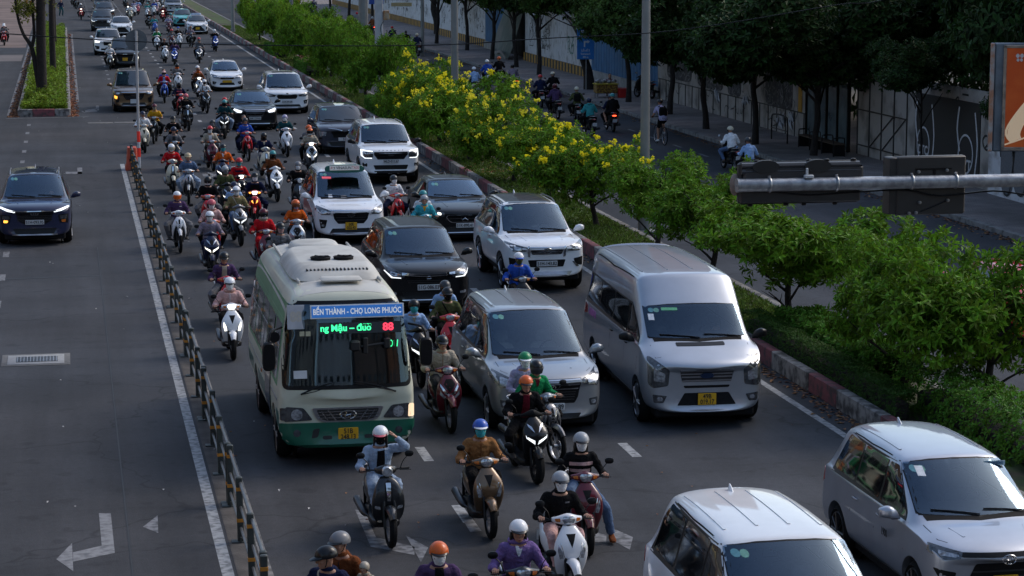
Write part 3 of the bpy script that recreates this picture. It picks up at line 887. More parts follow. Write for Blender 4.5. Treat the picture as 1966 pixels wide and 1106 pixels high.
def front_panel(pose, sleeve, bulk, kind):
    k = ('panel', pose, sleeve, bulk, kind)
    if k in _PM: return _PM[k]
    jm = jacket_mesh(pose, sleeve, bulk); bv = bvh_of(jm); n = pose_data(pose)['neck'].z; b = MB()
    if kind == 'open': decal(b, bv, [(-.045, n - .015), (.045, n - .015), (.05, n - .10), (.06, n - .40), (-.06, n - .40), (-.05, n - .10)], 'front', .006, .03)
    elif kind == 'vee': decal(b, bv, [(-.05, n - .02), (.05, n - .02), (.02, n - .14), (0, n - .17), (-.02, n - .14)], 'front', .006, .025)
    elif kind == 'vest': decal(b, bv, [(-.12, n - .05), (.12, n - .05), (.13, n - .2), (.12, n - .42), (-.12, n - .42), (-.13, n - .2)], 'front', .006, .035)
    elif kind == 'stripes':
        for z in (.15, .25): decal(b, bv, [(-.16, n - z), (.16, n - z), (.16, n - z - .045), (-.16, n - z - .045)], 'front', .005, .03)
    elif kind == 'chest': decal(b, bv, [(-.12, n - .12), (.12, n - .12), (.12, n - .17), (-.12, n - .17)], 'front', .005, .03)
    elif kind == 'zip': decal(b, bv, strip([(0, n - .03), (0, n - .42)], .009), 'front', .004, .03)
    elif kind == 'back': decal(b, bv, [(-.12, n - .06), (.12, n - .06), (.12, n - .36), (-.12, n - .36)], 'back', .006, .035)
    elif kind == 'straps':
        for s in (-1, 1): decal(b, bv, [(s * .07, n - .03), (s * .10, n - .03), (s * .11, n - .33), (s * .08, n - .33)], 'front', .008, .03)
    elif kind == 'bag':
        decal(b, bv, strip([(-.10, n - .04), (.0, n - .22), (.12, n - .40)], .022), 'front', .007, .03)
    elif kind == 'logo': decal(b, bv, [(.05, n - .13), (.11, n - .13), (.11, n - .15), (.05, n - .15)], 'front', .004, .02)
    me = b.mesh('front_panel'); _PM[k] = me
    return me

def backpack_mesh(pose):
    k = ('pack', pose)
    if k in _PM: return _PM[k]
    J = pose_data(pose); c = J['chest']; b = MB()
    b.loft('z', [(c.z - .20, 0, c.y + .19, .12, .06), (c.z - .16, 0, c.y + .20, .15, .085), (c.z + .05, 0, c.y + .19, .15, .08), (c.z + .14, 0, c.y + .16, .10, .05)], 16, 3.5)
    for s in (-1, 1): b.tube([(s * .10, c.y + .13, c.z + .12), (s * .11, c.y + .03, c.z + .165), (s * .115, c.y - .09, c.z + .06), (s * .13, c.y - .0, c.z - .16)], [(.022, .006)] * 4, 8, 3)
    _PM[k] = b.mesh('backpack'); return _PM[k]

def person(label, loc, rz, pose='ride', jacket='grey', sleeve='long', trousers='black', helmet='black', hs='half', brim='black', mask=None,
           glasses=False, hair=0, hr=(0, 0), bulk=0.0, collar='collar', collarc=None, panel=None, panelc='white', skin=1, shoes=None, group=None, scale=1.0, pack=None, shorts=False):
    root = thing('person', label, 'person', loc, rz, group, scale)
    put('body', body_mesh(pose, hr), [SKIN, FEAT, LIPS], root)
    j = put('jacket' if sleeve == 'long' else 'shirt', jacket_mesh(pose, sleeve, bulk), cloth(jacket), root)
    put('collar', collar_mesh(pose, collar), cloth(collarc or jacket), j)
    if not panel and sleeve == 'long': panel, panelc = 'zip', 'dark grey'
    if panel: put('front_panel', front_panel(pose, sleeve, bulk, panel), cloth(panelc), j)
    put('trousers', trousers_mesh(pose, shorts), cloth(trousers), root)
    for i in (0, 1): put('shoe', shoe_mesh(pose, i), cloth(shoes) if shoes else SHOE, root)
    H = head_matrix(pose, hr)
    if helmet: put('helmet', helmet_mesh(hs), [shell(helmet), shell(brim), TRIM], root, matrix=H @ Matrix.Translation((0, 0, -.002)) @ Matrix.Diagonal((.93, .94, .92, 1)))
    if mask: put('face_mask', mask_mesh(), cloth(mask), root, matrix=H)
    if glasses: put('sunglasses', glasses_mesh(), GLASS, root, matrix=H)
    if hair or not helmet: put('hair', hair_mesh(hair > 0), HAIR, root, matrix=H)
    if pack: put('backpack', backpack_mesh(pose), cloth(pack), root)
    return root

# ---------------------------------------------------------------- cars (forward = -Y, origin on the ground under the middle)
def car_row(y, zb, w, zbelt, wb, z6, w6, z8, bow=0.0, w5=None):
    z5 = zbelt + (z6 - zbelt) * .10 if z6 > zbelt + .02 else zbelt + .01
    x5 = w5 if w5 else wb + (w6 - wb) * .12
    P = [(0, zb), (w * .78, zb), (w * .97, zb + .10), (w, zb + (zbelt - zb) * .55), (wb, zbelt), (x5, z5), (w6, z6), (w6 * .62, z6 + (z8 - z6) * .8), (0, z8)]
    return [(x, y + bow * (x / w) ** 2, z) for x, z in P]

def body_shell(rows, creases=(), wheels=(), wr=.34, L=4.7):
    n = 16; vs = []; fs = []
    for r in rows:
        vs += [(x, y, z) for x, y, z in r] + [(-x, y, z) for x, y, z in r[7:0:-1]]
    for i in range(len(rows) - 1):
        for j in range(n):
            fs.append((i * n + j, (i + 1) * n + j, (i + 1) * n + (j + 1) % n, i * n + (j + 1) % n))
    # end caps as quad strips
    for i, flip in ((0, False), (len(rows) - 1, True)):
        o = i * n
        for k in range(8):
            a, b = o + k, o + k + 1
            c, d = o + (16 - k - 1) % 16, o + (16 - k) % 16
            f = (a, b, c, d) if k else (a, b, o + 15)
            if k == 7: f = (o + 7, o + 8, o + 9)
            fs.append(f if not flip else tuple(reversed(f)))
    me = bpy.data.meshes.new('body'); me.from_pydata(vs, [], fs); me.update()
    cr = me.attributes.new('crease_edge', 'FLOAT', 'EDGE')
    for e in me.edges:
        a, b = e.vertices
        ja, jb = a % n, b % n
        if ja == jb and ja in (4, 12): cr.data[e.index].value = .45
        if ja == jb and ja in (6, 10): cr.data[e.index].value = .25
        if a // n == b // n and (a // n) in creases and ja in (5, 6, 7, 8, 9, 10, 11) and jb in (5, 6, 7, 8, 9, 10, 11): cr.data[e.index].value = .5
    def st(o):
        a = o.modifiers.new('s', 'SUBSURF'); a.levels = 3; a.render_levels = 3
        ex = []
        for (x, y) in wheels:
            c = MB(); s = sgn(x); c.cyl((s * (abs(x) - .02), y, wr), (s * 1.4, y, wr), wr + .055, 28)
            co = bpy.data.objects.new('cut', c.mesh('cut', False)); COL.objects.link(co)
            bo = o.modifiers.new('b', 'BOOLEAN'); bo.operation = 'DIFFERENCE'; bo.object = co; bo.solver = 'EXACT'
            ex.append(co)
        return ex
    r = apply_mods(me, st)
    for p in r.polygons: p.use_smooth = True
    try: r.set_sharp_from_angle(angle=R(38))
    except Exception: pass
    r.name = 'body'
    return r

def interp(rows, y, j):
    for a, b in zip(rows, rows[1:]):
        if a[j][1] <= y <= b[j][1]:
            t = (y - a[j][1]) / max(b[j][1] - a[j][1], 1e-6)
            return tuple(a[j][k] + (b[j][k] - a[j][k]) * t for k in range(3))
    return rows[-1][j] if y > 0 else rows[0][j]

def car_wheel(r, w, n):
    t = MB(); t.torus((0, 0, 0), r - .055, .055, 'x', 36, 8, rw=w * .5); 
    t.cyl((-w * .35, 0, 0), (w * .35, 0, 0), r - .06, 28)
    h = MB(); ro = r - .095
    h.torus((w * .40, 0, 0), ro, .014, 'x', 36, 6)
    for i in range(n):
        a = 2 * math.pi * i / n
        for q in (-.10, .10) if n <= 6 else (0,):
            h.tube([(w * .43, 0, 0), (w * .42, math.cos(a + q) * ro, math.sin(a + q) * ro)], [(.02, .016), (.026 if n <= 6 else .02, .012)], 6, side=(1, 0, 0))
    h.cyl((w * .36, 0, 0), (w * .47, 0, 0), .055, 14)
    return t.mesh('tyre'), h.mesh('rim')

def plate_on(root, bvh, z, txt, m=None, two=False, y=None):
    h = bvh.ray_cast(Vector((0, -20, z)), Vector((0, 1, 0)))
    yy = (h[0].y if h[0] else -2) - .03
    w, hh = (.30, .19) if two else (.47, .12)
    b = MB(); b.box((0, 0, 0), (w, .02, hh), .006)
    p = put('number_plate', b, m or PLATE, root, loc=(0, yy, z))
    if txt:
        if two:
            a, c = txt.split('|')
            text('plate_text', a, .105, INK, p, (0, -.0125, .043), bold=.02, sx=.85); text('plate_text', c, .105, INK, p, (0, -.0125, -.045), bold=.02, sx=.80)
        else: text('plate_text', txt, .108, INK, p, (0, -.0125, -.002), bold=.02, sx=.86)
    return p

def make_car(S, label, cat, loc, rz, group=None, name='car'):
    W = S['W'] / 2; L = S['L']; F = -L / 2; B = L / 2
    hf = S['hood_f']; cy = F + S['cowl']; cz = S['cowl_z']; hy = F + S['header']; H = S['H']; belt = S['belt']; zb = S.get('zb', .22)
    ry = F + S['roof_end']; rw = W * S.get('roof_w', .72); tz = S.get('tail_z', belt + .05)
    bow = S.get('bow', .16); gw = W * .90; rake = S.get('rear_rake', .25)
    rows = [
        car_row(F + .02, zb + .06, W * .74, hf - .20, W * .72, hf - .14, W * .58, hf - .12, bow * .8),
        car_row(F + .07, zb + .01, W * .90, hf - .10, W * .87, hf - .035, W * .68, hf - .01, bow),
        car_row(F + .30, zb, W * .985, hf + .00, W * .95, hf + .045, W * .72, hf + .06, bow * .9),
        car_row((F + .30 + cy) / 2, zb, W, (hf + belt) / 2 + .02, W * .965, (hf + cz) / 2 + .03, W * .74, (hf + cz) / 2 + .055, bow * .4),
        car_row(cy - .10, zb, W, belt, W * .965, cz - .03, W * .80, cz - .005, .12),
        car_row(cy + .02, zb, W, belt + .005, W * .96, cz + .03, W * .84, cz + .045, .16),
        car_row(cy + (hy - cy) * .5, zb, W, belt + .01, W * .96, cz + (H - .06 - cz) * .54, (W * .84 + rw) / 2 + .01, cz + (H - cz) * .55, .17, gw * .99),
        car_row(hy, zb, W, belt + .015, W * .955, H - .085, rw, H - .025, .13, gw),
        car_row(hy + .25, zb, W, belt + .02, W * .955, H - .055, rw * 1.0, H, .06, gw),
        car_row((hy + ry) / 2 + .1, zb, W, belt + .03, W * .955, H - .045, rw * .99, H + .012, 0, gw),
        car_row(ry - .15, zb, W, belt + .05, W * .95, H - .07, rw * .95, H - .015, 0, gw * .985),
        car_row(ry + .02, zb, W * .995, belt + .06, W * .94, H - .14 if not S.get('sedan') else H - .10, rw * .90, H - .05, -.04, gw * .96)]
    if S.get('sedan'):
        rows += [car_row(ry + (B - .35 - ry) * .55, zb, W * .99, belt + .04, W * .93, (H + tz) / 2 - .03, rw * .86, (H + tz) / 2 + .03, -.06, gw * .93),
                 car_row(B - .40, zb, W * .98, belt + .03, W * .92, tz, W * .72, tz + .02, -.08),
                 car_row(B - .08, zb + .02, W * .90, belt - .04, W * .86, tz - .03, W * .66, tz, -.14), car_row(B - .02, zb + .08, W * .78, belt - .15, W * .75, tz - .14, W * .55, tz - .12, -.12)]
    else:
        rows += [car_row(ry + (B - ry) * .5 , zb, W * .99, belt + .06, W * .93, (H - .14 + tz) / 2 + .05, rw * .90, (H + tz) / 2 + .08, -.06, gw * .93),
                 car_row(B - .10, zb, W * .95, belt + .0, W * .90, belt + .06, W * .76, belt + .09, -.10),
                 car_row(B - .02, zb + .06, W * .86, belt - .18, W * .84, belt - .12, W * .66, belt - .10, -.10)]
    wr = S.get('wr', .34); yf = F + S.get('foh', .86); yr = yf + S['wb']
    me = body_shell(rows, (7, 11), [(sx * (W - .27), y) for sx in (-1, 1) for y in (yf, yr)], wr, L)
    bv = bvh_of(me)
    root = thing(name, label, cat, loc, rz, group)
    P = paint(S['color'])
    put('body', me, P, root)
    # wheels
    tm, rm = car_wheel(wr, .23, S.get('spokes', 5))
    for sx in (-1, 1):
        for y in (yf, yr):
            Tm = Matrix.Translation((sx * (W - .135), y, wr)) @ Matrix.Rotation(0 if sx > 0 else math.pi, 4, 'Z')
            w = put('wheel', rm, S.get('rim', ALLOY), root, matrix=Tm); put('tyre', tm, RUBBER, w)
            a = MB(); a.cyl((sx * (W - .30), y, wr + .01), (sx * (W - .27), y, wr + .01), wr + .05, 24); put('wheel_well', a, TRIM, root)
    ub = MB(); ub.box((0, 0, zb + .02), (W * 1.62, L * .90, .20), .03); put('underbody', ub, TRIM, root)  # underbody lowered to deepen the shade under the car
    # windscreen: four corners follow the pillars
    def add(nm, polys, view, m, off=.004, res=.10, rnd=0, parent=root, skirt=.012):
        b = MB()
        for p in polys: decal(b, bv, p, view, off, res, skirt, 0, rnd)
        if b.v:
            return put(nm, b, m, parent)
    z0, z1 = cz + .055, H - S.get('ws_drop', .10)
    w0 = W * .80; w1 = w0 + (rw * .93 - w0) * (z1 - z0) / (H - .10 - z0)
    ws = [(-w0, z0), (-w0 * .5, z0 - .012), (0, z0 - .018), (w0 * .5, z0 - .012), (w0, z0), (w1, z1), (w1 * .5, z1 + .028), (0, z1 + .036), (-w1 * .5, z1 + .028), (-w1, z1)]
    inn = S.get('interior', 0)
    if inn:
        hole = [(x * .985, z + (-.010 if z > (z0 + z1) / 2 else .010)) for x, z in ws]
        cut_front(me, hole, hy + .3, cz - .05)
        add('windscreen_seal', [strip(hole + hole[:2], .05)], 'front', BLACK, .003, .09)
        it = dict(m=mat('cabin fabric ' + inn, tuple(c + .06 for c in CW[inn]), rough=.95, spec=.1, var=.2, scale=6))
        b = MB(); b.loft('y', [(cy + .05, 0, cz - .06, W * .80, .06), (cy + .45, 0, cz - .04, W * .82, .09), (cy + .75, 0, cz - .12, W * .80, .16), (cy + .80, 0, cz - .2, W * .78, .1)], 16, 5, 1); put('dashboard', b, TRIM, root)
        b = MB(); b.torus((W * .40, cy + .92, cz - .06), .18, .016, 'y', 24, 6, T=None); b.tube([(W * .40, cy + .92, cz - .06), (W * .40, cy + .7, cz - .12)], .03, 8); put('steering_wheel', b, TRIM, root)
        for (yy_, xs_) in ((cy + 1.42, (-.40, .40)), (cy + 2.35, (-.55, 0, .55))):
            for q in xs_:
                b = MB(); b.loft('z', [(.42, q * W, yy_ - .05, .24, .12), (.9, q * W, yy_, .25, .09), (cz - .02, q * W, yy_ + .06, .20, .06), (cz + .02, q * W, yy_ + .06, .08, .03), (cz + .05, q * W, yy_ + .06, .13, .05), (cz + .22, q * W, yy_ + .08, .12, .05)], 14, 3.5, 2); put('seat', b, it['m'], root)
        put('cabin_lining', MB().box((0, (cy + ry) / 2 + .9, .55), (W * 1.6, ry - cy - 2, .5), .05), TRIM, root)
        b = MB(); b.box((0, hy + .06, H - .17), (.22, .03, .07), .012); put('rear_view_mirror', b, TRIM, root)
    else:
        add('windscreen_seal', [[(x * 1.03, z + (.014 if z > (z0 + z1) / 2 else -.022)) for x, z in ws]], 'front', BLACK, .0025, .09)
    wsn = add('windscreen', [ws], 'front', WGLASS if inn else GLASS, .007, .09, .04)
    # side windows
    d0 = belt + .065; t0 = H - .135 - S.get('side_drop', 0)
    ya = cy + .30; yb = hy + .06; ye = ry - .12 if not S.get('sedan') else ry + .22; yq = ry - .30 if not S.get('sedan') else ry - .10
    for vw in ('left', 'right'):
        pil = S.get('pillars', (.36, .70))
        cuts = [ya] + [ya + (ye - ya) * q for q in pil] + [ye]
        def top(y):
            if y < yb: return d0 + .03 + (t0 - d0 - .03) * max(0, (y - ya)) / (yb - ya)
            if y > yq: return t0 - (t0 - d0 - .10) * (y - yq) / (ye - yq) * (1 if S.get('sedan') else rake * 1.3)
            return t0 + S.get('winrise', 0) * (y - yb)
        def seg(a, b):
            ks = [a] + [q for q in (yb, yq) if a < q < b] + [b]
            return [(a, d0 + .01 * (a - ya)), (b, d0 + .01 * (b - ya))] + [(q, top(q)) for q in reversed(ks) if top(q) > d0 + .012]
        add('window_surround', [[(ya - .07, d0 - .03), (ye + .03, d0 - .02)] + [(q, top(q) + .025) for q in (ye + .03, yq, yb, ya) ]], vw, BLACK, .0025, .12)
        for i in range(len(cuts) - 1):
            add('side_window', [seg(cuts[i] + (.03 if i else 0), cuts[i + 1] - .03)], vw, SGLASS, .006, .10, .03)
        # door gaps, sill trim, handles
        gp = []
        zl = zb + .14
        for q in (cy + .16,) + tuple(cuts[1:-1][:2]):
            gp.append(strip([(q, d0 - .03), (q + .02, (d0 + zl) / 2), (q, zl)], .010))
        gp.append(strip([(cy + .16, zl), (cuts[min(2, len(cuts) - 1)] , zl)], .010))
        add('door_gap', gp, vw, BLACK, .0015, .20, skirt=.002)
        if S.get('cladding', True):
            add('sill_trim', [[(yf + wr + .07, zb + .03), (yr - wr - .07, zb + .03), (yr - wr - .07, zb + .12), (yf + wr + .07, zb + .12)]], vw, S.get('clad', TRIM), .012, .25)
        if S.get('arches'):
            for y in (yf, yr):
                arc = [(y + math.cos(R(a)) * (wr + .10), wr + math.sin(R(a)) * (wr + .10)) for a in range(-8, 190, 12)]
                arc2 = [(y + math.cos(R(a)) * (wr + .055), wr + math.sin(R(a)) * (wr + .055)) for a in range(-8, 190, 12)]
                add('wheel_arch', [arc + arc2[::-1]], vw, TRIM, .012, .12)
        if S.get('chrome_line'):
            add('window_trim', [strip([(ya - .05, d0 - .035), (ye, d0 - .025)], .022)], vw, CHROME, .008, .2)
        s = 1 if vw == 'left' else -1
        for q in cuts[1:3]:
            hz = belt - .09
            h = bv.ray_cast(Vector((s * 5, q - .16, hz)), Vector((-s, 0, 0)))
            if h[0]:
                b = MB(); b.loft('y', [(q - .25, h[0].x + s * .012, hz, .006, .010), (q - .22, h[0].x + s * .028, hz, .009, .014), (q - .10, h[0].x + s * .028, hz, .009, .014), (q - .07, h[0].x + s * .012, hz, .006, .010)], 8, 2, 1)
                put('door_handle', b, S.get('handle', P), root)
        # mirror
        mz = belt + .10; my = cy + .34
        mm = MB(); mx = s * (W + .12)
        mm.loft('x', [(s * (W - .02), my - .0, mz - .05, .03, .02), (s * (W + .03), my - .01, mz + .0, .055, .055), (mx, my - .02, mz + .03, .085, .075), (s * (W + .21), my + .0, mz + .025, .06, .055), (s * (W + .235), my + .02, mz + .02, .02, .03)], 14, 2.8)
        mo = put('mirror', mm, S.get('mirror', P), root)
        mg = MB(); mg.loft('y', [(my + .045, mx, mz + .03, .085, .055), (my + .062, mx, mz + .03, .08, .05)], 14, 3, 1); put('mirror_glass', mg, CHROME, mo)
        mb = MB(); mb.box((s * (W + .03), my + .0, mz - .05), (.12, .07, .03), .012); put('mirror_arm', mb, BLACK, mo)
    # roof
    if S.get('roofpaint'):
        ry0 = hy + .03
        add('roof_skin', [rounded([(-rw * .96, ry0 + .06), (-rw * .4, ry0 - .02), (rw * .4, ry0 - .02), (rw * .96, ry0 + .06), (rw * .93, ry - .05), (-rw * .93, ry - .05)], .06)], 'top', paint(S['roofpaint']), .004, .14)
    for k in range(S.get('ribs', 0)):
        x = (k - (S['ribs'] - 1) / 2) * rw * 1.5 / max(S['ribs'] - 1, 1)
        add('roof_rib', [rounded([(x - .018, hy + .42), (x + .018, hy + .42), (x + .018, ry - .30), (x - .018, ry - .30)], .015)], 'top', P, .009, .3)
    for sx in (-1, 1):
        add('roof_seam', [strip([(sx * rw * .93, hy + .10), (sx * rw * .95, (hy + ry) / 2), (sx * rw * .90, ry - .05)], .012)], 'top', TRIM, .002, .3, skirt=.003)
        if S.get('rails'):
            b = MB(); pts = []
            for q in range(6):
                y = hy + .22 + (ry - hy - .35) * q / 5
                h = bv.ray_cast(Vector((sx * rw * .90, y, 9)), Vector((0, 0, -1)))
                if h[0]: pts.append((sx * rw * .90, y, h[0].z + (.045 if 0 < q < 5 else .0)))
            b.tube(pts, [(.014, .016)] * len(pts), 8, 3); put('roof_rail', b, S['rails'], root)
    if S.get('sunroof'):
        add('sunroof', [rounded([(-rw * .6, hy + .25), (rw * .6, hy + .25), (rw * .6, hy + .95), (-rw * .6, hy + .95)], .05)], 'top', GLASS, .004, .15)
    if S.get('fin', 1):
        h = bv.ray_cast(Vector((0, ry - .3, 9)), Vector((0, 0, -1)))
        b = MB(); b.loft('z', [(h[0].z - .01, 0, ry - .30, .028, .085), (h[0].z + .02, 0, ry - .285, .020, .065), (h[0].z + .065, 0, ry - .25, .008, .02)], 10, 2, 2); put('antenna', b, S.get('fincol', P), root)
    # bonnet seams and wipers
    hs = []
    for sx in (-1, 1):
        hs.append(strip([(sx * W * .80, cy - .05), (sx * W * .79, (cy + F) / 2), (sx * W * .70, F + .38)], .009))
    add('bonnet_gap', hs, 'top', BLACK, .0015, .2, skirt=.002)
    if S.get('hoodlines', 1):
        for sx in (-1, 1):
            add('bonnet_crease', [strip([(sx * W * .52, cy - .25), (sx * W * .44, F + .45)], .03)], 'top', P, .006, .2)
    add('cowl_panel', [[(-W * .72, cy - .035 + .05), (0, cy - .09), (W * .72, cy - .035 + .05), (W * .74, cy + .11), (0, cy + .0), (-W * .74, cy + .11)]], 'top', TRIM, .003, .1)
    def wpt(x, zz):
        h = bv.ray_cast(Vector((x, -20, zz)), Vector((0, 1, 0)))
        return tuple(h[0] + Vector((0, -.02, .012))) if h[0] else (x, cy, zz)
    for (xa, xb) in ((-W * .62, W * .02), (W * .10, W * .70)):
        b = MB(); b.tube([wpt(xb, z0 - .01), wpt((xa + xb) / 2, z0 + .02), wpt(xa, z0 + .035)], .009, 6, 2); put('wiper', b, BLACK, root)
    # stickers in the corner of the screen
    if S.get('sticker', 1):
        b = MB(); 
        decal(b, bv, [(-w1 * .86 + .045 * math.cos(t), z1 - .05 + .032 * math.sin(t)) for t in [k * math.pi / 6 for k in range(12)]], 'front', .009, .06)
        put('inspection_sticker', b, mat('sticker blue', (.10, .28, .33), rough=.5, var=.2), wsn)
        b = MB(); decal(b, bv, [(-w1 * .86 + .085 + .045 * math.cos(t), z1 - .05 + .032 * math.sin(t)) for t in [k * math.pi / 6 for k in range(12)]], 'front', .009, .06)
        put('inspection_sticker', b, mat('sticker green', (.14, .33, .27), rough=.5, var=.2), wsn)
    for (px, pz, pw, ph, c) in S.get('labels', ()):
        b = MB(); decal(b, bv, [(px - pw / 2, pz - ph / 2), (px + pw / 2, pz - ph / 2), (px + pw / 2, pz + ph / 2), (px - pw / 2, pz + ph / 2)], 'front', .010, .08)
        put('sticker', b, mat('sticker ' + c, CW[c], rough=.5, var=.15), wsn)
    # driver seen through the glass is left to the glass; front end features
    mats = {'black': BLACK, 'trim': TRIM, 'chrome': CHROME, 'lens': LENS, 'lensd': LENSD, 'lit': LIT, 'drl': DRL, 'amber': AMBER, 'litamber': LITAMBER, 'silver': ALLOY, 'body': P, 'red': REDL, 'alloy': DALLOY}
    for k, ft in enumerate(S['front']):
        nm, mk, poly, o = ft[:4]
        mirror = o.get('m', 1)
        par = root
        for sx in ((1, -1) if mirror else (1,)):
            pl = [(x * W * sx, z) for x, z in poly]
            add(nm, [pl], 'front', mats[mk if not (o.get('r') and sx == 1) else o['r']], o.get('off', .006), o.get('res', .06), o.get('rnd', .02), skirt=o.get('sk', .015))
    for ft in S.get('bars', ()):     # horizontal grille bars: half width, z, thickness, material
        hw, z, th, mk = ft[:4]; dz = ft[4] if len(ft) > 4 else 0
        P_ = [(-hw * W, z + dz), (-hw * W * .5, z + dz * .25), (0, z), (hw * W * .5, z + dz * .25), (hw * W, z + dz)]
        add('grille_bar', [strip(P_, th)], 'front', mats[mk], .012, .12, 0, skirt=.01)
    if S.get('plate'):
        t, z, yel, two = S['plate']
        plate_on(root, bv, z, t, PLATEY if yel else PLATE, two)
    bd = S.get('badge')
    if bd:
        h = bv.ray_cast(Vector((0, -20, bd[1])), Vector((0, 1, 0))); yy = h[0].y - .025
        b = MB(); z = bd[1]; s = bd[2]
        if bd[0] == 'ovals':
            b.torus((0, yy, z), s, s * .10, 'y', 28, 6, sx=1.45); b.torus((0, yy, z + s * .28), s * .40, s * .09, 'y', 24, 6, sx=2.3); b.torus((0, yy, z), s * .92, s * .08, 'y', 24, 6, sx=.50)
        elif bd[0] == 'star':
            b.torus((0, yy, z), s, s * .07, 'y', 30, 6)
            for a in (90, 210, 330): b.tube([(0, yy, z), (s * math.cos(R(a)), yy, z + s * math.sin(R(a)))], [s * .12, s * .03], 6)
        elif bd[0] == 'hslant':
            b.torus((0, yy, z), s, s * .09, 'y', 28, 6, sx=1.8)
            for x in (-.55, .55): b.tube([((x - .22) * s, yy, z - s * .7), ((x + .32) * s, yy, z + s * .7)], s * .13, 6)
            b.tube([(-.5 * s, yy, z - .12 * s), (.5 * s, yy, z + .12 * s)], s * .12, 6)
        elif bd[0] == 'hbox':
            b.add([], []); pts = [(-s * 1.1, z + s), (s * 1.1, z + s), (s * .85, z - s), (-s * .85, z - s)]
            for i in range(4): b.tube([(pts[i][0], yy, pts[i][1]), (pts[(i + 1) % 4][0], yy, pts[(i + 1) % 4][1])], s * .12, 6)
            for q in (-1, 1): b.tube([(q * s * .62, yy, z + s * .7), (q * s * .42, yy, z - s * .7)], s * .16, 6)
            b.tube([(-s * .45, yy, z - s * .02), (s * .45, yy, z - s * .02)], s * .14, 6)
        elif bd[0] == 'oval':
            b.loft('y', [(yy, 0, z, s * 2.1, s * .85), (yy + .03, 0, z, s * 2.2, s * .9)], 24, 2, 1); b.torus((0, yy, z), s * .85, s * .08, 'y', 28, 6, sx=2.45)
        elif bd[0] == 'diamonds':
            for a in (90, 210, 330):
                c, q = math.cos(R(a)) * s * .6, math.sin(R(a)) * s * .6
                b.loft('y', [(yy, c, z + q, s * .42, s * .42), (yy + .02, c, z + q, s * .45, s * .45)], 6, 1.2, 1)
        put('badge', b, bd[3] if len(bd) > 3 else CHROME, root)
    # rear lamps
    for sx in (-1, 1):
        b = MB(); decal(b, bv, rounded([(sx * W * .60, belt - .22), (sx * W * .93, belt - .20), (sx * W * .93, belt + .02), (sx * W * .66, belt + .0)], .03), 'back', .006, .08)
        decal(b, bv, rounded([(B - .34, belt - .14), (B - .06, belt - .18), (B - .10, belt + .02), (B - .30, belt + .0)], .03), 'left' if sx > 0 else 'right', .006, .08)
        if b.v: put('tail_light', b, REDL, root)
    return root, bv, wsn, W

def dd(base, **kw):
    r = dict(base); r.update(kw); return r

# front ends are drawn in (fraction of half width, height in metres)
INNOVA = dict(L=4.735, W=1.83, H=1.80, hood_f=.95, cowl=1.02, cowl_z=1.10, header=1.98, belt=1.05, roof_end=4.30, wb=2.75, foh=.90, wr=.33, roof_w=.76, zb=.24,
  pillars=(.34, .68), rear_rake=.35, ribs=4, hood_bow=.1,
  front=[('grille', 'black', [(-.52, .90), (.52, .90), (.47, .68), (.36, .56), (-.36, .56), (-.47, .68)], dict(m=0, off=.005)),
         ('grille_frame', 'chrome', [(-.62, .915), (.62, .915), (.60, .885), (-.60, .885)], dict(m=0, off=.010)),
         ('headlight', 'lensd', [(.55, .895), (.93, 1.0), (.97, .90), (.82, .79), (.58, .80)], dict(off=.006)),
         ('headlight_lens', 'lens', [(.66, .885), (.82, .91), (.84, .83), (.68, .815)], dict(off=.012)),
         ('fog_lamp_bezel', 'black', [(.66, .66), (.88, .68), (.84, .44), (.72, .46)], dict(off=.006)),
         ('fog_lamp', 'lens', [(.74, .55), (.82, .55), (.82, .49), (.74, .49)], dict(off=.012)),
         ('lower_intake', 'black', [(-.52, .44), (.52, .44), (.60, .33), (-.60, .33)], dict(m=0, off=.006)),
         ('bumper_lip', 'silver', [(-.62, .33), (.62, .33), (.56, .27), (-.56, .27)], dict(m=0, off=.010))],
  bars=[(.45, .84, .022, 'alloy'), (.44, .78, .022, 'alloy'), (.42, .72, .022, 'alloy'), (.40, .65, .022, 'alloy')], badge=('ovals', .79, .058))
OLDINNOVA = dd(INNOVA, front=[('grille', 'black', [(-.56, .92), (.56, .92), (.50, .62), (.44, .52), (-.44, .52), (-.50, .62)], dict(m=0, off=.005)),
         ('headlight', 'lensd', [(.56, .90), (.93, 1.02), (.98, .92), (.86, .78), (.60, .82)], dict(off=.006)),
         ('headlight_lens', 'lens', [(.66, .90), (.84, .945), (.86, .85), (.68, .84)], dict(off=.012)),
         ('fog_lamp_bezel', 'lensd', [(.70, .58), (.86, .60), (.84, .47), (.72, .47)], dict(off=.006)),
         ('fog_lamp', 'lens', [(.74, .56), (.82, .56), (.82, .50), (.74, .50)], dict(off=.012)),
         ('lower_intake', 'black', [(-.56, .36), (.56, .36), (.50, .29), (-.50, .29)], dict(m=0, off=.006))],
  bars=[(.54, .90, .020, 'chrome'), (.52, .83, .022, 'chrome'), (.50, .755, .020, 'silver'), (.46, .70, .014, 'alloy'), (.45, .66, .014, 'alloy'), (.44, .62, .014, 'alloy'), (.43, .58, .014, 'alloy')])
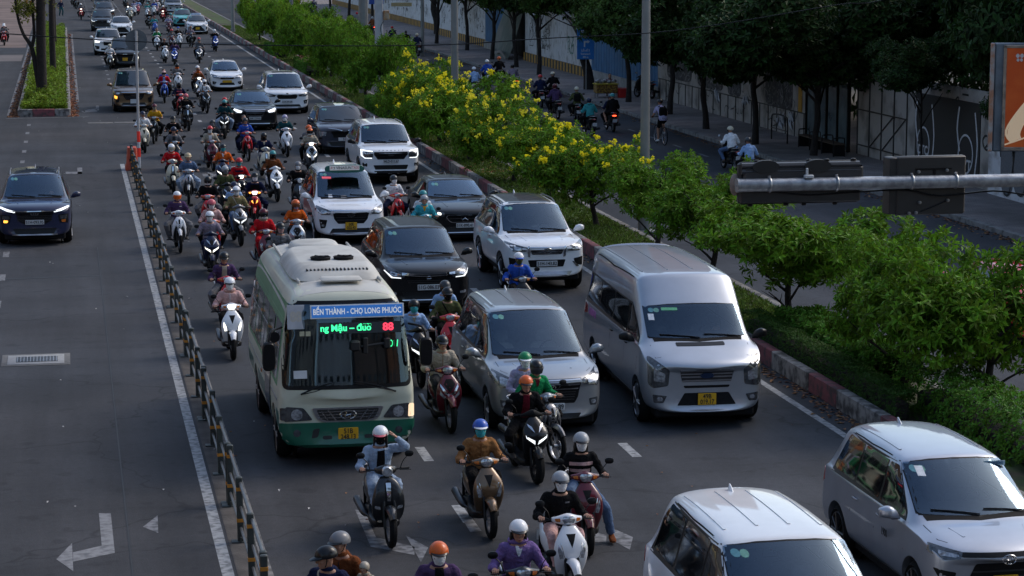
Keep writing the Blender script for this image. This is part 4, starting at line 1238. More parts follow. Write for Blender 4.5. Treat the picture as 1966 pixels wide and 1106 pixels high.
FORTUNER = dd(INNOVA, L=4.795, W=1.855, H=1.835, hood_f=1.08, cowl=1.25, cowl_z=1.20, header=2.10, belt=1.14, roof_end=4.35, wb=2.745, foh=.94, wr=.385, zb=.34, ribs=0, arches=1, rear_rake=.45,
  front=[('grille', 'black', [(-.42, 1.03), (.42, 1.03), (.36, .86), (-.36, .86)], dict(m=0)),
         ('headlight', 'lensd', [(.46, 1.02), (.94, 1.12), (.96, 1.04), (.80, .93), (.50, .94)], dict(off=.006)),
         ('headlight_lens', 'lens', [(.60, 1.01), (.78, 1.04), (.78, .97), (.60, .955)], dict(off=.012)),
         ('chrome_blade', 'chrome', [(.42, 1.05), (.47, 1.04), (.46, .82), (.40, .80)], dict(off=.014)),
         ('fog_lamp_bezel', 'black', [(.66, .76), (.90, .80), (.88, .60), (.70, .62)], dict(off=.006)),
         ('fog_trim', 'chrome', [(.62, .70), (.66, .70), (.80, .58), (.72, .58)], dict(off=.012)),
         ('lower_intake', 'black', [(-.46, .74), (.46, .74), (.40, .58), (-.40, .58)], dict(m=0)),
         ('skid_plate', 'silver', [(-.62, .48), (.62, .48), (.52, .37), (-.52, .37)], dict(m=0, off=.012))],
  bars=[(.41, 1.02, .022, 'chrome'), (.40, .975, .016, 'chrome'), (.38, .93, .016, 'chrome'), (.36, .885, .02, 'chrome')], badge=('ovals', .955, .062))
CRV = dd(INNOVA, L=4.62, W=1.855, H=1.68, hood_f=.97, cowl=1.12, cowl_z=1.10, header=1.95, belt=1.04, roof_end=4.15, wb=2.66, foh=.93, wr=.36, ribs=0, rear_rake=.6, arches=1, chrome_line=1,
  front=[('grille', 'black', [(-.52, .90), (.52, .90), (.44, .66), (-.44, .66)], dict(m=0)),
         ('headlight', 'lensd', [(.52, .89), (.93, 1.03), (.98, .95), (.80, .80), (.56, .80)], dict(off=.006)),
         ('headlight_lens', 'drl', [(.62, .815), (.80, .825), (.94, .94), (.955, .93), (.83, .805), (.62, .795)], dict(off=.012, rnd=0)),
         ('headlight_reflector', 'lens', [(.62, .88), (.84, .93), (.86, .86), (.64, .83)], dict(off=.010)),
         ('fog_lamp', 'lens', [(.72, .50), (.86, .52), (.86, .46), (.72, .45)], dict()),
         ('lower_intake', 'black', [(-.60, .50), (.60, .50), (.52, .34), (-.52, .34)], dict(m=0)),
         ('bumper_lip', 'chrome', [(-.60, .345), (.60, .345), (.60, .325), (-.60, .325)], dict(m=0, off=.012))],
  bars=[(.60, .865, .045, 'chrome', .025), (.50, .79, .012, 'alloy'), (.48, .74, .012, 'alloy'), (.46, .70, .012, 'alloy')], badge=('hbox', .84, .052))
EVEREST = dd(FORTUNER, L=4.91, W=1.92, H=1.84, hood_f=1.12, cowl=1.30, cowl_z=1.22, header=2.05, belt=1.16, roof_end=4.5, wb=2.90, foh=.93, wr=.39, ribs=4, roof_w=.77, mirror=BLACK, rim=DALLOY, rails=ALLOY,
  front=[('grille', 'black', [(-.56, 1.06), (.56, 1.06), (.56, .98), (.44, .82), (-.44, .82), (-.56, .98)], dict(m=0)),
         ('headlight', 'lensd', [(.58, 1.09), (.95, 1.13), (.95, .92), (.86, .84), (.60, .84)], dict(off=.006, rnd=.04)),
         ('daytime_lamp', 'drl', [(.60, 1.085), (.95, 1.12), (.95, .93), (.85, .85), (.62, .85), (.62, .88), (.83, .88), (.915, .945), (.915, 1.085), (.60, 1.055)], dict(off=.013, rnd=0)),
         ('fog_lamp_bezel', 'black', [(.78, .70), (.92, .72), (.92, .58), (.78, .60)], dict()),
         ('lower_intake', 'black', [(-.58, .64), (.58, .64), (.52, .50), (-.52, .50)], dict(m=0)),
         ('skid_plate', 'trim', [(-.56, .46), (.56, .46), (.50, .36), (-.50, .36)], dict(m=0, off=.012))],
  bars=[(.54, 1.0, .03, 'alloy'), (.50, .93, .02, 'alloy')], badge=('oval', .97, .05, DALLOY))
SANTAFE = dd(CRV, L=4.77, W=1.89, H=1.70, hood_f=1.0, cowl=1.20, cowl_z=1.10, header=2.05, roof_end=4.2, wb=2.765, rails=ALLOY, roof_w=.74,
  front=[('grille', 'black', [(-.50, .90), (.50, .90), (.44, .66), (.30, .58), (-.30, .58), (-.44, .66)], dict(m=0)),
         ('daytime_lamp', 'drl', [(.50, .905), (.90, 1.0), (.93, .975), (.72, .90), (.52, .87)], dict(off=.010)),
         ('headlight_bezel', 'black', [(.62, .80), (.90, .82), (.88, .58), (.66, .60)], dict()),
         ('headlight', 'lensd', [(.66, .78), (.86, .79), (.84, .70), (.68, .69)], dict(off=.010, r='lensd')),
         ('indicator', 'litamber', [(.70, .67), (.82, .68), (.82, .61), (.72, .61)], dict(off=.010, r='amber')),
         ('lower_intake', 'black', [(-.58, .46), (.58, .46), (.50, .32), (-.50, .32)], dict(m=0)),
         ('bumper_lip', 'silver', [(-.60, .315), (.60, .315), (.60, .29), (-.60, .29)], dict(m=0, off=.012))],
  bars=[(.58, .905, .018, 'chrome')] + [(.46, z, .012, 'alloy') for z in (.86, .82, .78, .74, .70, .66)], badge=('hslant', .84, .05))
SEDONA = dd(INNOVA, L=5.115, W=1.985, H=1.74, hood_f=.98, cowl=1.10, cowl_z=1.08, header=2.0, belt=1.03, roof_end=4.6, wb=3.06, foh=.95, wr=.35, ribs=0, sunroof=1, rails=ALLOY,
  front=[('grille', 'black', [(-.42, .88), (.42, .88), (.46, .80), (.40, .68), (-.40, .68), (-.46, .80)], dict(m=0, rnd=.05)),
         ('headlight', 'lensd', [(.50, .86), (.92, .96), (.96, .88), (.82, .78), (.54, .78)], dict(off=.006)),
         ('headlight_lens', 'lens', [(.64, .86), (.80, .89), (.82, .81), (.66, .80)], dict(off=.012)),
         ('fog_lamp_bezel', 'black', [(.72, .60), (.92, .66), (.88, .46), (.76, .46)], dict()),
         ('fog_lamp', 'lens', [(.78, .57), (.86, .58), (.86, .51), (.78, .51)], dict(off=.012)),
         ('lower_intake', 'black', [(-.54, .44), (.54, .44), (.62, .34), (-.62, .34)], dict(m=0)),
         ('bumper_lip', 'silver', [(-.66, .33), (.66, .33), (.60, .29), (-.60, .29)], dict(m=0, off=.010))], bars=[(.40, .85, .01, 'alloy'), (.40, .78, .01, 'alloy'), (.40, .72, .01, 'alloy')], badge=('oval', .92, .028))
SEDAN = dict(L=4.44, W=1.695, H=1.47, hood_f=.80, cowl=1.12, cowl_z=.96, header=1.95, belt=.92, roof_end=3.25, wb=2.60, foh=.84, wr=.31, roof_w=.70, zb=.18, sedan=1, tail_z=1.06, pillars=(.42, .80),
  cladding=False,
  front=[('grille', 'chrome', [(-.48, .77), (.48, .77), (.40, .68), (-.40, .68)], dict(m=0)),
         ('grille_mesh', 'black', [(-.42, .70), (.42, .70), (.36, .62), (-.36, .62)], dict(m=0, off=.010)),
         ('headlight', 'lensd', [(.46, .765), (.92, .87), (.96, .79), (.80, .68), (.50, .685)], dict(off=.006)),
         ('headlight_lens', 'lens', [(.58, .76), (.76, .79), (.76, .72), (.58, .70)], dict(off=.012)),
         ('lower_intake', 'black', [(-.40, .44), (.40, .44), (.46, .32), (-.46, .32)], dict(m=0)),
         ('fog_lamp_bezel', 'black', [(.62, .48), (.86, .52), (.84, .36), (.70, .36)], dict()),
         ('fog_lamp', 'lens', [(.70, .45), (.78, .46), (.78, .40), (.70, .40)], dict(off=.012))], bars=[], badge=('hbox', .72, .04))
CITY = dd(SEDAN)
VIOS = dd(SEDAN, L=4.425, W=1.73, front=[('headlight', 'lensd', [(.42, .78), (.90, .88), (.95, .80), (.80, .72), (.46, .72)], dict(off=.006)),
         ('headlight_lens', 'lens', [(.58, .79), (.76, .82), (.76, .76), (.58, .74)], dict(off=.012)),
         ('lower_intake', 'black', [(-.28, .66), (.28, .66), (.66, .34), (.60, .26), (-.60, .26), (-.66, .34)], dict(m=0)),
         ('fog_lamp_bezel', 'black', [(.74, .58), (.90, .60), (.84, .36), (.76, .38)], dict())], badge=('ovals', .74, .04))
LUXSEDAN = dd(SEDAN, L=5.12, W=1.90, H=1.49, hood_f=.85, cowl=1.45, cowl_z=1.0, header=2.35, belt=.96, roof_end=3.75, wb=3.03, foh=.86, wr=.345, sunroof=1,
  front=[('grille', 'black', [(-.42, .83), (.42, .83), (.40, .62), (.28, .54), (-.28, .54), (-.40, .62)], dict(m=0)),
         ('headlight', 'lensd', [(.50, .80), (.90, .90), (.95, .82), (.80, .70), (.54, .70)], dict(off=.006, rnd=.04)),
         ('headlight_lens', 'drl', [(.54, .80), (.88, .88), (.90, .84), (.76, .74), (.58, .73)], dict(off=.012)),
         ('lower_intake', 'black', [(-.80, .42), (.80, .42), (.70, .28), (-.70, .28)], dict(m=0)),
         ('bumper_trim', 'chrome', [(-.84, .30), (.84, .30), (.80, .275), (-.80, .275)], dict(m=0, off=.012))],
  bars=[(.44, .835, .022, 'chrome'), (.40, .78, .018, 'silver'), (.39, .72, .018, 'silver'), (.38, .66, .018, 'silver'), (.34, .60, .018, 'silver'), (.29, .545, .018, 'chrome')], badge=None, fin=1)
COUPE = dd(LUXSEDAN, L=4.92, W=1.86, H=1.46, hood_f=.84, sunroof=0,
  front=[('grille_frame', 'chrome', [(-.50, .73), (.50, .73), (.54, .66), (.40, .52), (-.40, .52), (-.54, .66)], dict(m=0, rnd=.06)),
         ('grille', 'black', [(-.475, .72), (.475, .72), (.515, .66), (.385, .535), (-.385, .535), (-.515, .66)], dict(m=0, off=.010, rnd=.06)),
         ('headlight', 'lensd', [(.56, .78), (.92, .86), (.96, .80), (.84, .70), (.58, .68)], dict(off=.006, rnd=.04)),
         ('headlight_lens', 'lit', [(.66, .78), (.76, .79), (.76, .73), (.66, .72)], dict(off=.012, rnd=.03)),
         ('lower_intake', 'black', [(-.82, .40), (.82, .40), (.74, .27), (-.74, .27)], dict(m=0)),
         ('bumper_trim', 'chrome', [(-.70, .275), (.70, .275), (.68, .255), (-.68, .255)], dict(m=0, off=.012))], bars=[(.50, .635, .02, 'chrome')], badge=('star', .635, .095))
VANS = dict(L=5.62, W=2.02, H=2.33, hood_f=1.12, cowl=.80, cowl_z=1.34, header=1.75, ws_drop=.50, side_drop=.38, belt=1.26, roof_end=5.70, wb=3.75, foh=.97, wr=.36, roof_w=.84, zb=.26, pillars=(.20, .47, .74), rear_rake=.02, ribs=4, bow=.20,
  tail_z=2.3, mirror=BLACK, cladding=False, fin=0, hoodlines=0, handle=BLACK,
  front=[('grille', 'alloy', [(-.44, .98), (.44, .98), (.40, .78), (-.40, .78)], dict(m=0)),
         ('bonnet_vent', 'black', [(-.40, 1.33), (.40, 1.33), (.40, 1.29), (-.40, 1.29)], dict(m=0)),
         ('headlight', 'lensd', [(.60, .98), (.86, 1.16), (.92, 1.16), (.92, .74), (.86, .68), (.62, .72)], dict(off=.006, rnd=.04)),
         ('headlight_lens', 'lens', [(.67, .92), (.84, 1.0), (.84, .80), (.68, .78)], dict(off=.012)),
         ('lower_intake', 'trim', [(-.36, .60), (.36, .60), (.48, .40), (-.48, .40)], dict(m=0)),
         ('upper_intake', 'black', [(-.38, .72), (.38, .72), (.36, .68), (-.36, .68)], dict(m=0)),
         ('fog_lamp_bezel', 'lensd', [(.64, .56), (.86, .58), (.84, .44), (.70, .44)], dict()),
         ('fog_lamp', 'lens', [(.71, .54), (.79, .545), (.79, .475), (.71, .475)], dict(off=.012, rnd=.04))],
  bars=[(.43, .965, .03, 'silver'), (.42, .91, .022, 'silver'), (.41, .86, .022, 'silver'), (.40, .80, .022, 'silver')], badge=('oval', .88, .05, mat('badge blue', (.02, .04, .10), rough=.2, metal=.5)))
VELOZ = dd(INNOVA, L=4.475, W=1.75, H=1.70, hood_f=.96, cowl=.98, cowl_z=1.10, header=1.85, belt=1.02, roof_end=4.0, wb=2.75, foh=.83, wr=.335, ribs=2, spokes=10, rim=DALLOY, rear_rake=.7,
  front=[('grille', 'black', [(-.40, .80), (.40, .80), (.60, .42), (-.60, .42)], dict(m=0)),
         ('grille_top', 'black', [(-.66, .93), (.66, .93), (.60, .88), (-.60, .88)], dict(m=0)),
         ('headlight', 'lensd', [(.58, .93), (.93, .98), (.95, .90), (.80, .84), (.62, .86)], dict(off=.010)),
         ('headlight_lens', 'lens', [(.64, .90), (.86, .93), (.86, .88), (.66, .875)], dict(off=.016)),
         ('fog_lamp_bezel', 'black', [(.66, .70), (.92, .74), (.80, .48), (.74, .48)], dict()),
         ('fog_lamp', 'lens', [(.77, .66), (.84, .67), (.83, .60), (.77, .60)], dict(off=.012, rnd=.03)),
         ('lower_intake', 'black', [(-.60, .38), (.60, .38), (.56, .28), (-.56, .28)], dict(m=0))],
  bars=[(.44, .70, .018, 'alloy'), (.48, .63, .018, 'alloy'), (.52, .56, .018, 'alloy'), (.55, .50, .018, 'alloy')], badge=('ovals', .86, .055))
XPANDER = dd(VELOZ, L=4.60, W=1.75, H=1.73, front=[('grille', 'black', [(-.60, .90), (.60, .90), (.40, .42), (-.40, .42)], dict(m=0)),
         ('bumper_blade', 'chrome', [(.60, .92), (.70, .88), (.52, .46), (.44, .44)], dict(off=.012)),
         ('headlight', 'lit', [(.74, .68), (.90, .70), (.86, .50), (.76, .50)], dict()),
         ('running_lamp', 'lensd', [(.64, .98), (.93, 1.02), (.93, .97), (.66, .94)], dict()),
         ('lower_intake', 'black', [(-.66, .36), (.66, .36), (.60, .28), (-.60, .28)], dict(m=0))], bars=[(.58, .86, .014, 'chrome'), (.52, .72, .014, 'alloy'), (.48, .62, .014, 'alloy')], badge=('diamonds', .90, .05))

# ---------------------------------------------------------------- setting: ground, roads, kerbs, markings
def sheet(name, x0, x1, y0, y1, z, m, kind='structure'):
    b = MB(); n = max(1, int((y1 - y0) / 20))
    for i in range(n):
        a = y0 + (y1 - y0) * i / n; c = y0 + (y1 - y0) * (i + 1) / n
        b.add([(x0, a, z), (x1, a, z), (x1, c, z), (x0, c, z)], [(0, 1, 2, 3)])
    o = put(name, b, m); o['kind'] = kind
    return o

def asphalt(key, base, warm):
    m = bpy.data.materials.new(key); m.use_nodes = True; nt = m.node_tree; n = nt.nodes; l = nt.links; b = n['Principled BSDF']
    tc = n.new('ShaderNodeTexCoord')
    def nz(scale, det, vec=None, rough=.5):
        q = n.new('ShaderNodeTexNoise'); q.inputs['Scale'].default_value = scale; q.inputs['Detail'].default_value = det; q.inputs['Roughness'].default_value = rough
        l.new(vec or tc.outputs['Object'], q.inputs['Vector']); return q.outputs['Fac']
    def ramp(f, lo, hi, a, c):
        r = n.new('ShaderNodeMapRange'); r.inputs['From Min'].default_value = lo; r.inputs['From Max'].default_value = hi; r.inputs['To Min'].default_value = a; r.inputs['To Max'].default_value = c
        l.new(f, r.inputs['Value']); return r.outputs[0]
    def mul(a, c):
        q = n.new('ShaderNodeMath'); q.operation = 'MULTIPLY'; l.new(a, q.inputs[0]); l.new(c, q.inputs[1]); return q.outputs[0]
    mp = n.new('ShaderNodeMapping'); mp.inputs['Scale'].default_value = (1.0, .06, 1); l.new(tc.outputs['Object'], mp.inputs['Vector'])
    mc = n.new('ShaderNodeMapping'); mc.inputs['Scale'].default_value = (.10, .9, 1); l.new(tc.outputs['Object'], mc.inputs['Vector'])
    v = mul(ramp(nz(.9, 5, mp.outputs[0], .6), .3, .7, .70, 1.22), ramp(nz(.35, 4), .3, .7, .80, 1.18))
    v = mul(v, ramp(nz(.45, 3, mc.outputs[0]), .35, .65, .84, 1.10))
    v = mul(v, ramp(nz(60, 2), .3, .7, .72, 1.3)); v = mul(v, ramp(nz(2.3, 2, None, .4), .62, .70, 1.0, .78)); v = mul(v, ramp(nz(.6, 3, mc.outputs[0], .7), .60, .64, 1.0, .86))
    v = mul(v, ramp(nz(9, 6, None, .7), .3, .7, .86, 1.14))
    vo = n.new('ShaderNodeTexVoronoi'); vo.feature = 'DISTANCE_TO_EDGE'; vo.inputs['Scale'].default_value = .16
    wv = n.new('ShaderNodeTexNoise'); wv.inputs['Scale'].default_value = 1.2; l.new(tc.outputs['Object'], wv.inputs['Vector'])
    ad = n.new('ShaderNodeVectorMath'); ad.operation = 'MULTIPLY_ADD'; ad.inputs[1].default_value = (1.2, 1.2, 0); l.new(wv.outputs['Color'], ad.inputs[0]); l.new(tc.outputs['Object'], ad.inputs[2]); l.new(ad.outputs[0], vo.inputs['Vector'])
    v = mul(v, ramp(vo.outputs['Distance'], .0, .006, .62, 1.0))
    mx = n.new('ShaderNodeMixRGB'); mx.inputs[1].default_value = hexc(base); mx.inputs[2].default_value = hexc(warm)
    l.new(ramp(nz(.05, 3), .42, .62, 0, 1), mx.inputs[0])
    hs = n.new('ShaderNodeHueSaturation'); l.new(v, hs.inputs['Value']); l.new(mx.outputs[0], hs.inputs['Color'])
    l.new(hs.outputs[0], b.inputs['Base Color']); b.inputs['Roughness'].default_value = .78; b.inputs['Specular IOR Level'].default_value = .2
    bp = n.new('ShaderNodeBump'); bp.inputs['Strength'].default_value = .35; bp.inputs['Distance'].default_value = .006
    l.new(nz(55, 3), bp.inputs['Height']); l.new(bp.outputs[0], b.inputs['Normal'])
    return m
ASPH = asphalt('asphalt', (.044, .047, .054), (.050, .049, .052))
ASPH2 = asphalt('asphalt of the side road', (.040, .044, .053), (.043, .045, .052))
SOIL = mat('soil', (.055, .045, .030), rough=.95, col2=(.06, .10, .022), c2lo=.42, c2hi=.55, scale=1.2, detail=8, bump=.6, bscale=25)
BED = mat('bare dirt', (.075, .066, .060), rough=.95, var=.35, scale=3, bump=.6, bscale=25)
PAVE = mat('paving', (.23, .20, .19), rough=.85, var=.28, scale=.8, bump=.4, bscale=9)
WPAINT = mat('road paint', (.33, .335, .34), rough=.75, col2=(.10, .105, .11), c2lo=.44, c2hi=.68, scale=9, detail=10)
WPAINT2 = mat('worn road paint', (.20, .20, .21), rough=.75, col2=(.065, .066, .07), c2lo=.40, c2hi=.62, scale=9, detail=8)
KW = mat('kerb white', (.27, .255, .24), rough=.85, col2=(.055, .052, .05), c2lo=.42, c2hi=.62, scale=5, detail=8, bump=.4, bscale=30)
KR = mat('kerb red', (.21, .06, .068), rough=.8, col2=(.07, .045, .045), c2lo=.44, c2hi=.64, scale=6, detail=8, bump=.4, bscale=30)
CONC = mat('concrete', (.26, .25, .24), rough=.85, var=.25, scale=3, bump=.4, bscale=30)
KEDGE = mat('kerb concrete', (.21, .20, .19), rough=.9, col2=(.09, .085, .08), c2lo=.48, c2hi=.66, scale=4, detail=8, bump=.4, bscale=30)

sheet('ground', -900, 900, -60, 2600, -.012, mat('ground earth', (.085, .080, .076), rough=.95, var=.2, scale=.2))
sheet('road', -14.0, 12.56, -10, 1400, 0, ASPH)
sheet('side_road', 14.58, 24.22, -10, 1400, 0, ASPH2)
struct('median_soil', MB().box((13.62, 234, .09), (1.75, 410, .18)), SOIL)
# kerb with red and white painted lengths
b = MB(); y = 20.0; i = 0
while y < 430:
    red = i % 2; ln = 1.5 if red else 2.2
    b.box((12.655, y + ln / 2, .16), (.19, ln - .008, .34), .015, 1 if red else 0); y += ln; i += 1
k = struct('median_kerb', b.mesh('median_kerb'), [KW, KR])
b = MB(); y = 20.0
while y < 430: b.box((14.56, y + 1, .09), (.17, 1.99, .22), .012); y += 2
struct('side_road_kerb', b, KEDGE)
b = MB(); y = 20.0
while y < 430: b.box((24.30, y + .5, .065), (.20, .99, .15), .012); y += 1
struct('pavement_kerb', b, KEDGE)
# paving slabs of the right pavement
def paving():
    m = PAVE; nt = m.node_tree; n = nt.nodes; l = nt.links
    br = n.new('ShaderNodeTexBrick'); br.inputs['Scale'].default_value = 2.2; br.inputs['Mortar Size'].default_value = .018; br.inputs['Color1'].default_value = (1, 1, 1, 1); br.inputs['Color2'].default_value = (.78, .76, .78, 1); br.inputs['Mortar'].default_value = (.42, .42, .42, 1)
    tc = n.new('ShaderNodeTexCoord'); l.new(tc.outputs['Object'], br.inputs['Vector'])
    b = n['Principled BSDF']; src = b.inputs['Base Color'].links[0].from_socket
    mx = n.new('ShaderNodeMixRGB'); mx.blend_type = 'MULTIPLY'; mx.inputs[0].default_value = 1; l.new(src, mx.inputs[1]); l.new(br.outputs['Color'], mx.inputs[2]); l.new(mx.outputs[0], b.inputs['Base Color'])
paving()
struct('pavement', MB().box((29.9, 205, .06), (11.1, 450, .13)), PAVE)
FARP = mat('sun-tinted far paving', (.15, .105, .09), rough=.9, var=.35, scale=.25)  # paving tone with the warm sunlight patches put into its colour
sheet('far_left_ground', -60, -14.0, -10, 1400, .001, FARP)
sheet('sunlit_paving', -13.9, -2.75, 168, 420, .006, FARP); sheet('sunlit_band', -13.9, -2.75, 150, 158, .006, mat('sun-tinted paving band', (.13, .11, .105), rough=.9, var=.3, scale=.3))  # patches of sunlight laid as warm-coloured paving sheets

# painted lines
def quads(name, L, m, z=.004):
    b = MB()
    for q in L: b.add([(x, y, z) for x, y in q], [tuple(range(len(q)))])
    return struct(name, b, m)
def dash(x, y, w=.15, l=1.0, dx=0): return [(x - w / 2, y), (x + w / 2, y), (x + w / 2 + dx, y + l), (x - w / 2 + dx, y + l)]
quads('edge_line', [dash(12.0, y, .135, 9.99) for y in range(10, 420, 10)], WPAINT)
quads('centre_line', [[(1.90 + .0, y), (2.14, y), (2.14, y + 7.99), (1.90, y + 7.99)] for y in range(8, 79, 8)][:0] + [[(1.73, y), (1.88, y), (1.88, y + 7.99), (1.73, y + 7.99)] for y in range(10, 82, 8)], WPAINT)
quads('barrier_strip', [[(2.26, y), (2.36, y), (2.36, y + 7.99), (2.26, y + 7.99)] for y in range(10, 80, 8)], KEDGE, .005)
quads('barrier_bed', [[(1.92, y), (2.25, y), (2.25, y + 7.99), (1.92, y + 7.99)] for y in range(10, 80, 8)], BED, .004)
def lx(y, a, b_): return a if y > 60 else a + (b_ - a) * (60 - y) / 30
quads('lane_dashes', [dash(lx(y, 5.52, 5.18), y) for y in [26.5, 30.5, 34.3, 38.4] + [42.5 + 4.1 * k for k in range(60)]] + [dash(lx(y, 9.12, 8.28), y) for y in [25.7, 29.9, 34.0, 38.1] + [42.2 + 4.1 * k for k in range(60)]], WPAINT)
quads('left_lane_dashes', [dash(2.28, y) for y in [118 + 4.05 * k for k in range(45)]] + [dash(-1.6, y) for y in [50.5 + 4.05 * k for k in range(13)]] + [dash(-5.4, y) for y in [110 + 4.05 * k for k in range(30)]], WPAINT2)
quads('side_road_dashes', [dash(22.45, y, .13, 1.2) for y in [51.6 + 3.65 * k for k in range(45)]] + [dash(18.5, y, .13, 1.2) for y in [51.6 + 7.3 * k for k in range(2)]], WPAINT2)
quads('planter_edge_line', [[(.42, 113), (.55, 113), (.55, 190), (.42, 190)], [(-2.62, 105), (-2.50, 105), (-2.50, 139), (-2.62, 139)], [(-2.62, 142), (-2.50, 142), (-2.50, 190), (-2.62, 190)], [(-2.62, 103.2), (.9, 103.6), (.9, 103.75), (-2.62, 103.35)]], WPAINT2)
# arrows: bent left arrow, faint arrow head, two right arrows under the scooters
P2 = lambda *a: list(a)
ARW = mat('grey road paint', (.22, .22, .225), rough=.75, col2=(.10, .10, .105), c2lo=.44, c2hi=.68, scale=8, detail=9)
quads('left_turn_arrow', [P2((0.27, 31.96), (0.43, 31.93), (0.44, 29.80), (0.28, 30.20)), P2((0.28, 30.20), (0.44, 29.80), (-0.09, 29.47), (-0.09, 29.93)), P2((-0.30, 29.63), (-0.09, 29.01), (-0.10, 30.41))], ARW)
quads('worn_arrow_head', [P2((0.84, 31.09), (1.06, 31.69), (1.03, 30.72))], WPAINT2)
quads('right_turn_arrow', [P2((3.76, 31.51), (3.88, 31.39), (3.85, 29.96), (3.72, 29.50)), P2((3.72, 29.50), (3.85, 29.96), (4.28, 29.39), (4.22, 28.98)), P2((4.25, 29.99), (4.45, 29.31), (4.25, 28.62), (4.25, 29.19))], WPAINT2)
quads('right_turn_arrow_mark', [P2((6.68, 29.81), (6.87, 29.50), (6.78, 29.13), (6.57, 29.23)), P2((6.98, 30.01), (7.19, 29.33), (7.00, 28.72), (6.90, 29.16))], WPAINT2)
quads('lane_arrow', [P2((5.14, 31.06), (5.27, 31.04), (5.28, 30.02), (5.12, 30.00)), P2((0.70, 107.51), (1.30, 108.69), (1.32, 106.76), (0.74, 106.24)), P2((0.77, 107.82), (0.60, 106.89), (0.76, 105.92)), P2((1.30, 110.36), (1.44, 110.33), (1.39, 107.38), (1.25, 107.40)), P2((-0.12, 78.92), (0.42, 78.82), (0.43, 79.51), (-0.12, 79.62)), P2((0.27, 80.98), (0.44, 80.95), (0.42, 78.82), (0.27, 78.84)), P2((4.33, 78.07), (4.57, 78.03), (4.58, 77.34), (4.32, 77.22)), P2((4.54, 78.73), (4.79, 77.64), (4.48, 76.52)), P2((8.48, 80.54), (8.81, 80.66), (8.81, 79.36), (8.46, 79.06))], WPAINT2, .0045)
quads('road_joint', [[(.62, 20), (.64, 20), (.66, 60), (.64, 60)], [(-3, 54.6), (.62, 54.9), (.62, 55.0), (-3, 54.75)]], mat('tar joint', (.012, .012, .013), rough=.6, var=.2), .0035)
# drain cover and far manhole
dc = thing('drain_cover', 'square steel drain grating set in a concrete frame in the left road', 'drain cover', (-.71, 44.1, 0))
b = MB(); b.box((0, 0, .004), (1.26, 1.22, .008), .002); put('surround', b, mat('old concrete', (.12, .12, .12), rough=.9, var=.2, scale=8), dc)
b = MB(); b.box((0, 0, .011), (1.04, .95, .008), .002); put('frame', b, mat('painted steel frame', (.26, .26, .26), rough=.6, var=.15, scale=9), dc)
b = MB(); b.box((.02, 0, .017), (.76, .55, .004), .001); put('grating_bed', b, INK, dc)
b = MB()
for i in range(13): b.box((-.34 + .06 * i, 0, .0215), (.018, .53, .006), .001)
for i in range(6): b.box((.02, -.22 + .088 * i, .0215), (.75, .016, .007), .001)
put('grating', b, STEEL, dc)
b = MB(); b.box((0, 0, .005), (1.05, .8, .01), .003); b.box((1.1, 0, .005), (1.05, .8, .01), .003)
o = put('manhole_cover', b.mesh('manhole_cover'), CONC if 0 else mat('manhole slab', (.11, .108, .105), rough=.9, var=.3, scale=5), loc=(1.35, 100.1, 0)); tag(o, 'pair of pale rectangular manhole slabs by the end of the planted island', 'manhole cover')

# ---------------------------------------------------------------- leaves, shrubs and trees
def leafmat(key, c, tr=.3, isl=.5): return mat(key, c, rough=.55, trans=tr, island=isl, spec=.18)
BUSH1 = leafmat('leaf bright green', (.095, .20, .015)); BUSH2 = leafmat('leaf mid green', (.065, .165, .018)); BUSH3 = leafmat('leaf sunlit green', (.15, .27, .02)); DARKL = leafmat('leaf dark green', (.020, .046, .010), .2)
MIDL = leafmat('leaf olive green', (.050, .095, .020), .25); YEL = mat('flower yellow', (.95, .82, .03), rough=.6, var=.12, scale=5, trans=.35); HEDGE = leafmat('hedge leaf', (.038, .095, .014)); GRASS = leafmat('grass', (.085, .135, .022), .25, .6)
PINKF = mat('flower pink', (.55, .16, .15), rough=.6, island=.2)
BARK = mat('bark', (.020, .015, .013), rough=.95, var=.35, scale=6, bump=.8, bscale=18, dist=.04)

def kite(b, p, d, up, ln, w):
    s = d.cross(up)
    s = s.normalized() if s.length > 1e-4 else Vector((1, 0, 0))
    m = p + d * ln * .45 + up * ln * .06; t = p + d * ln - up * ln * .22
    b.v += [tuple(p), tuple(m + s * w), tuple(t), tuple(m - s * w)]; o = len(b.v) - 4
    b.f.append((o, o + 1, o + 2, o + 3)); b.m.append(0)

def rosette(b, p, ax, n, ln, w, rnd, droop=.35):
    a = Vector((0, 0, 1)) if abs(ax.z) < .9 else Vector((1, 0, 0))
    u = ax.cross(a).normalized(); v = ax.cross(u)
    ph = rnd.random() * 6.28
    for i in range(n):
        t = ph + i * 2.4; el = .15 + .85 * (i / n)
        d = (u * math.cos(t) + v * math.sin(t)) * math.cos(el * 1.2) + ax * math.sin(el * 1.2) * .9 + Vector((0, 0, -droop * (1 - i / n)))
        d.normalize(); kite(b, p - ax * ln * .3 * (1 - i / n), d, ax, ln * rnd.uniform(.75, 1.15), w * rnd.uniform(.8, 1.2))

def lobes(rnd, r, h, n, flat=.8):
    L = [(Vector((0, 0, 0)), r * .50, h * .50)]
    for i in range(n):
        a = rnd.uniform(0, 6.28); q = r * rnd.uniform(.34, .82)
        L.append((Vector((math.cos(a) * q, math.sin(a) * q, rnd.uniform(-.35, .55) * h)), r * rnd.uniform(.20, .40), h * rnd.uniform(.22, .42)))
    return L

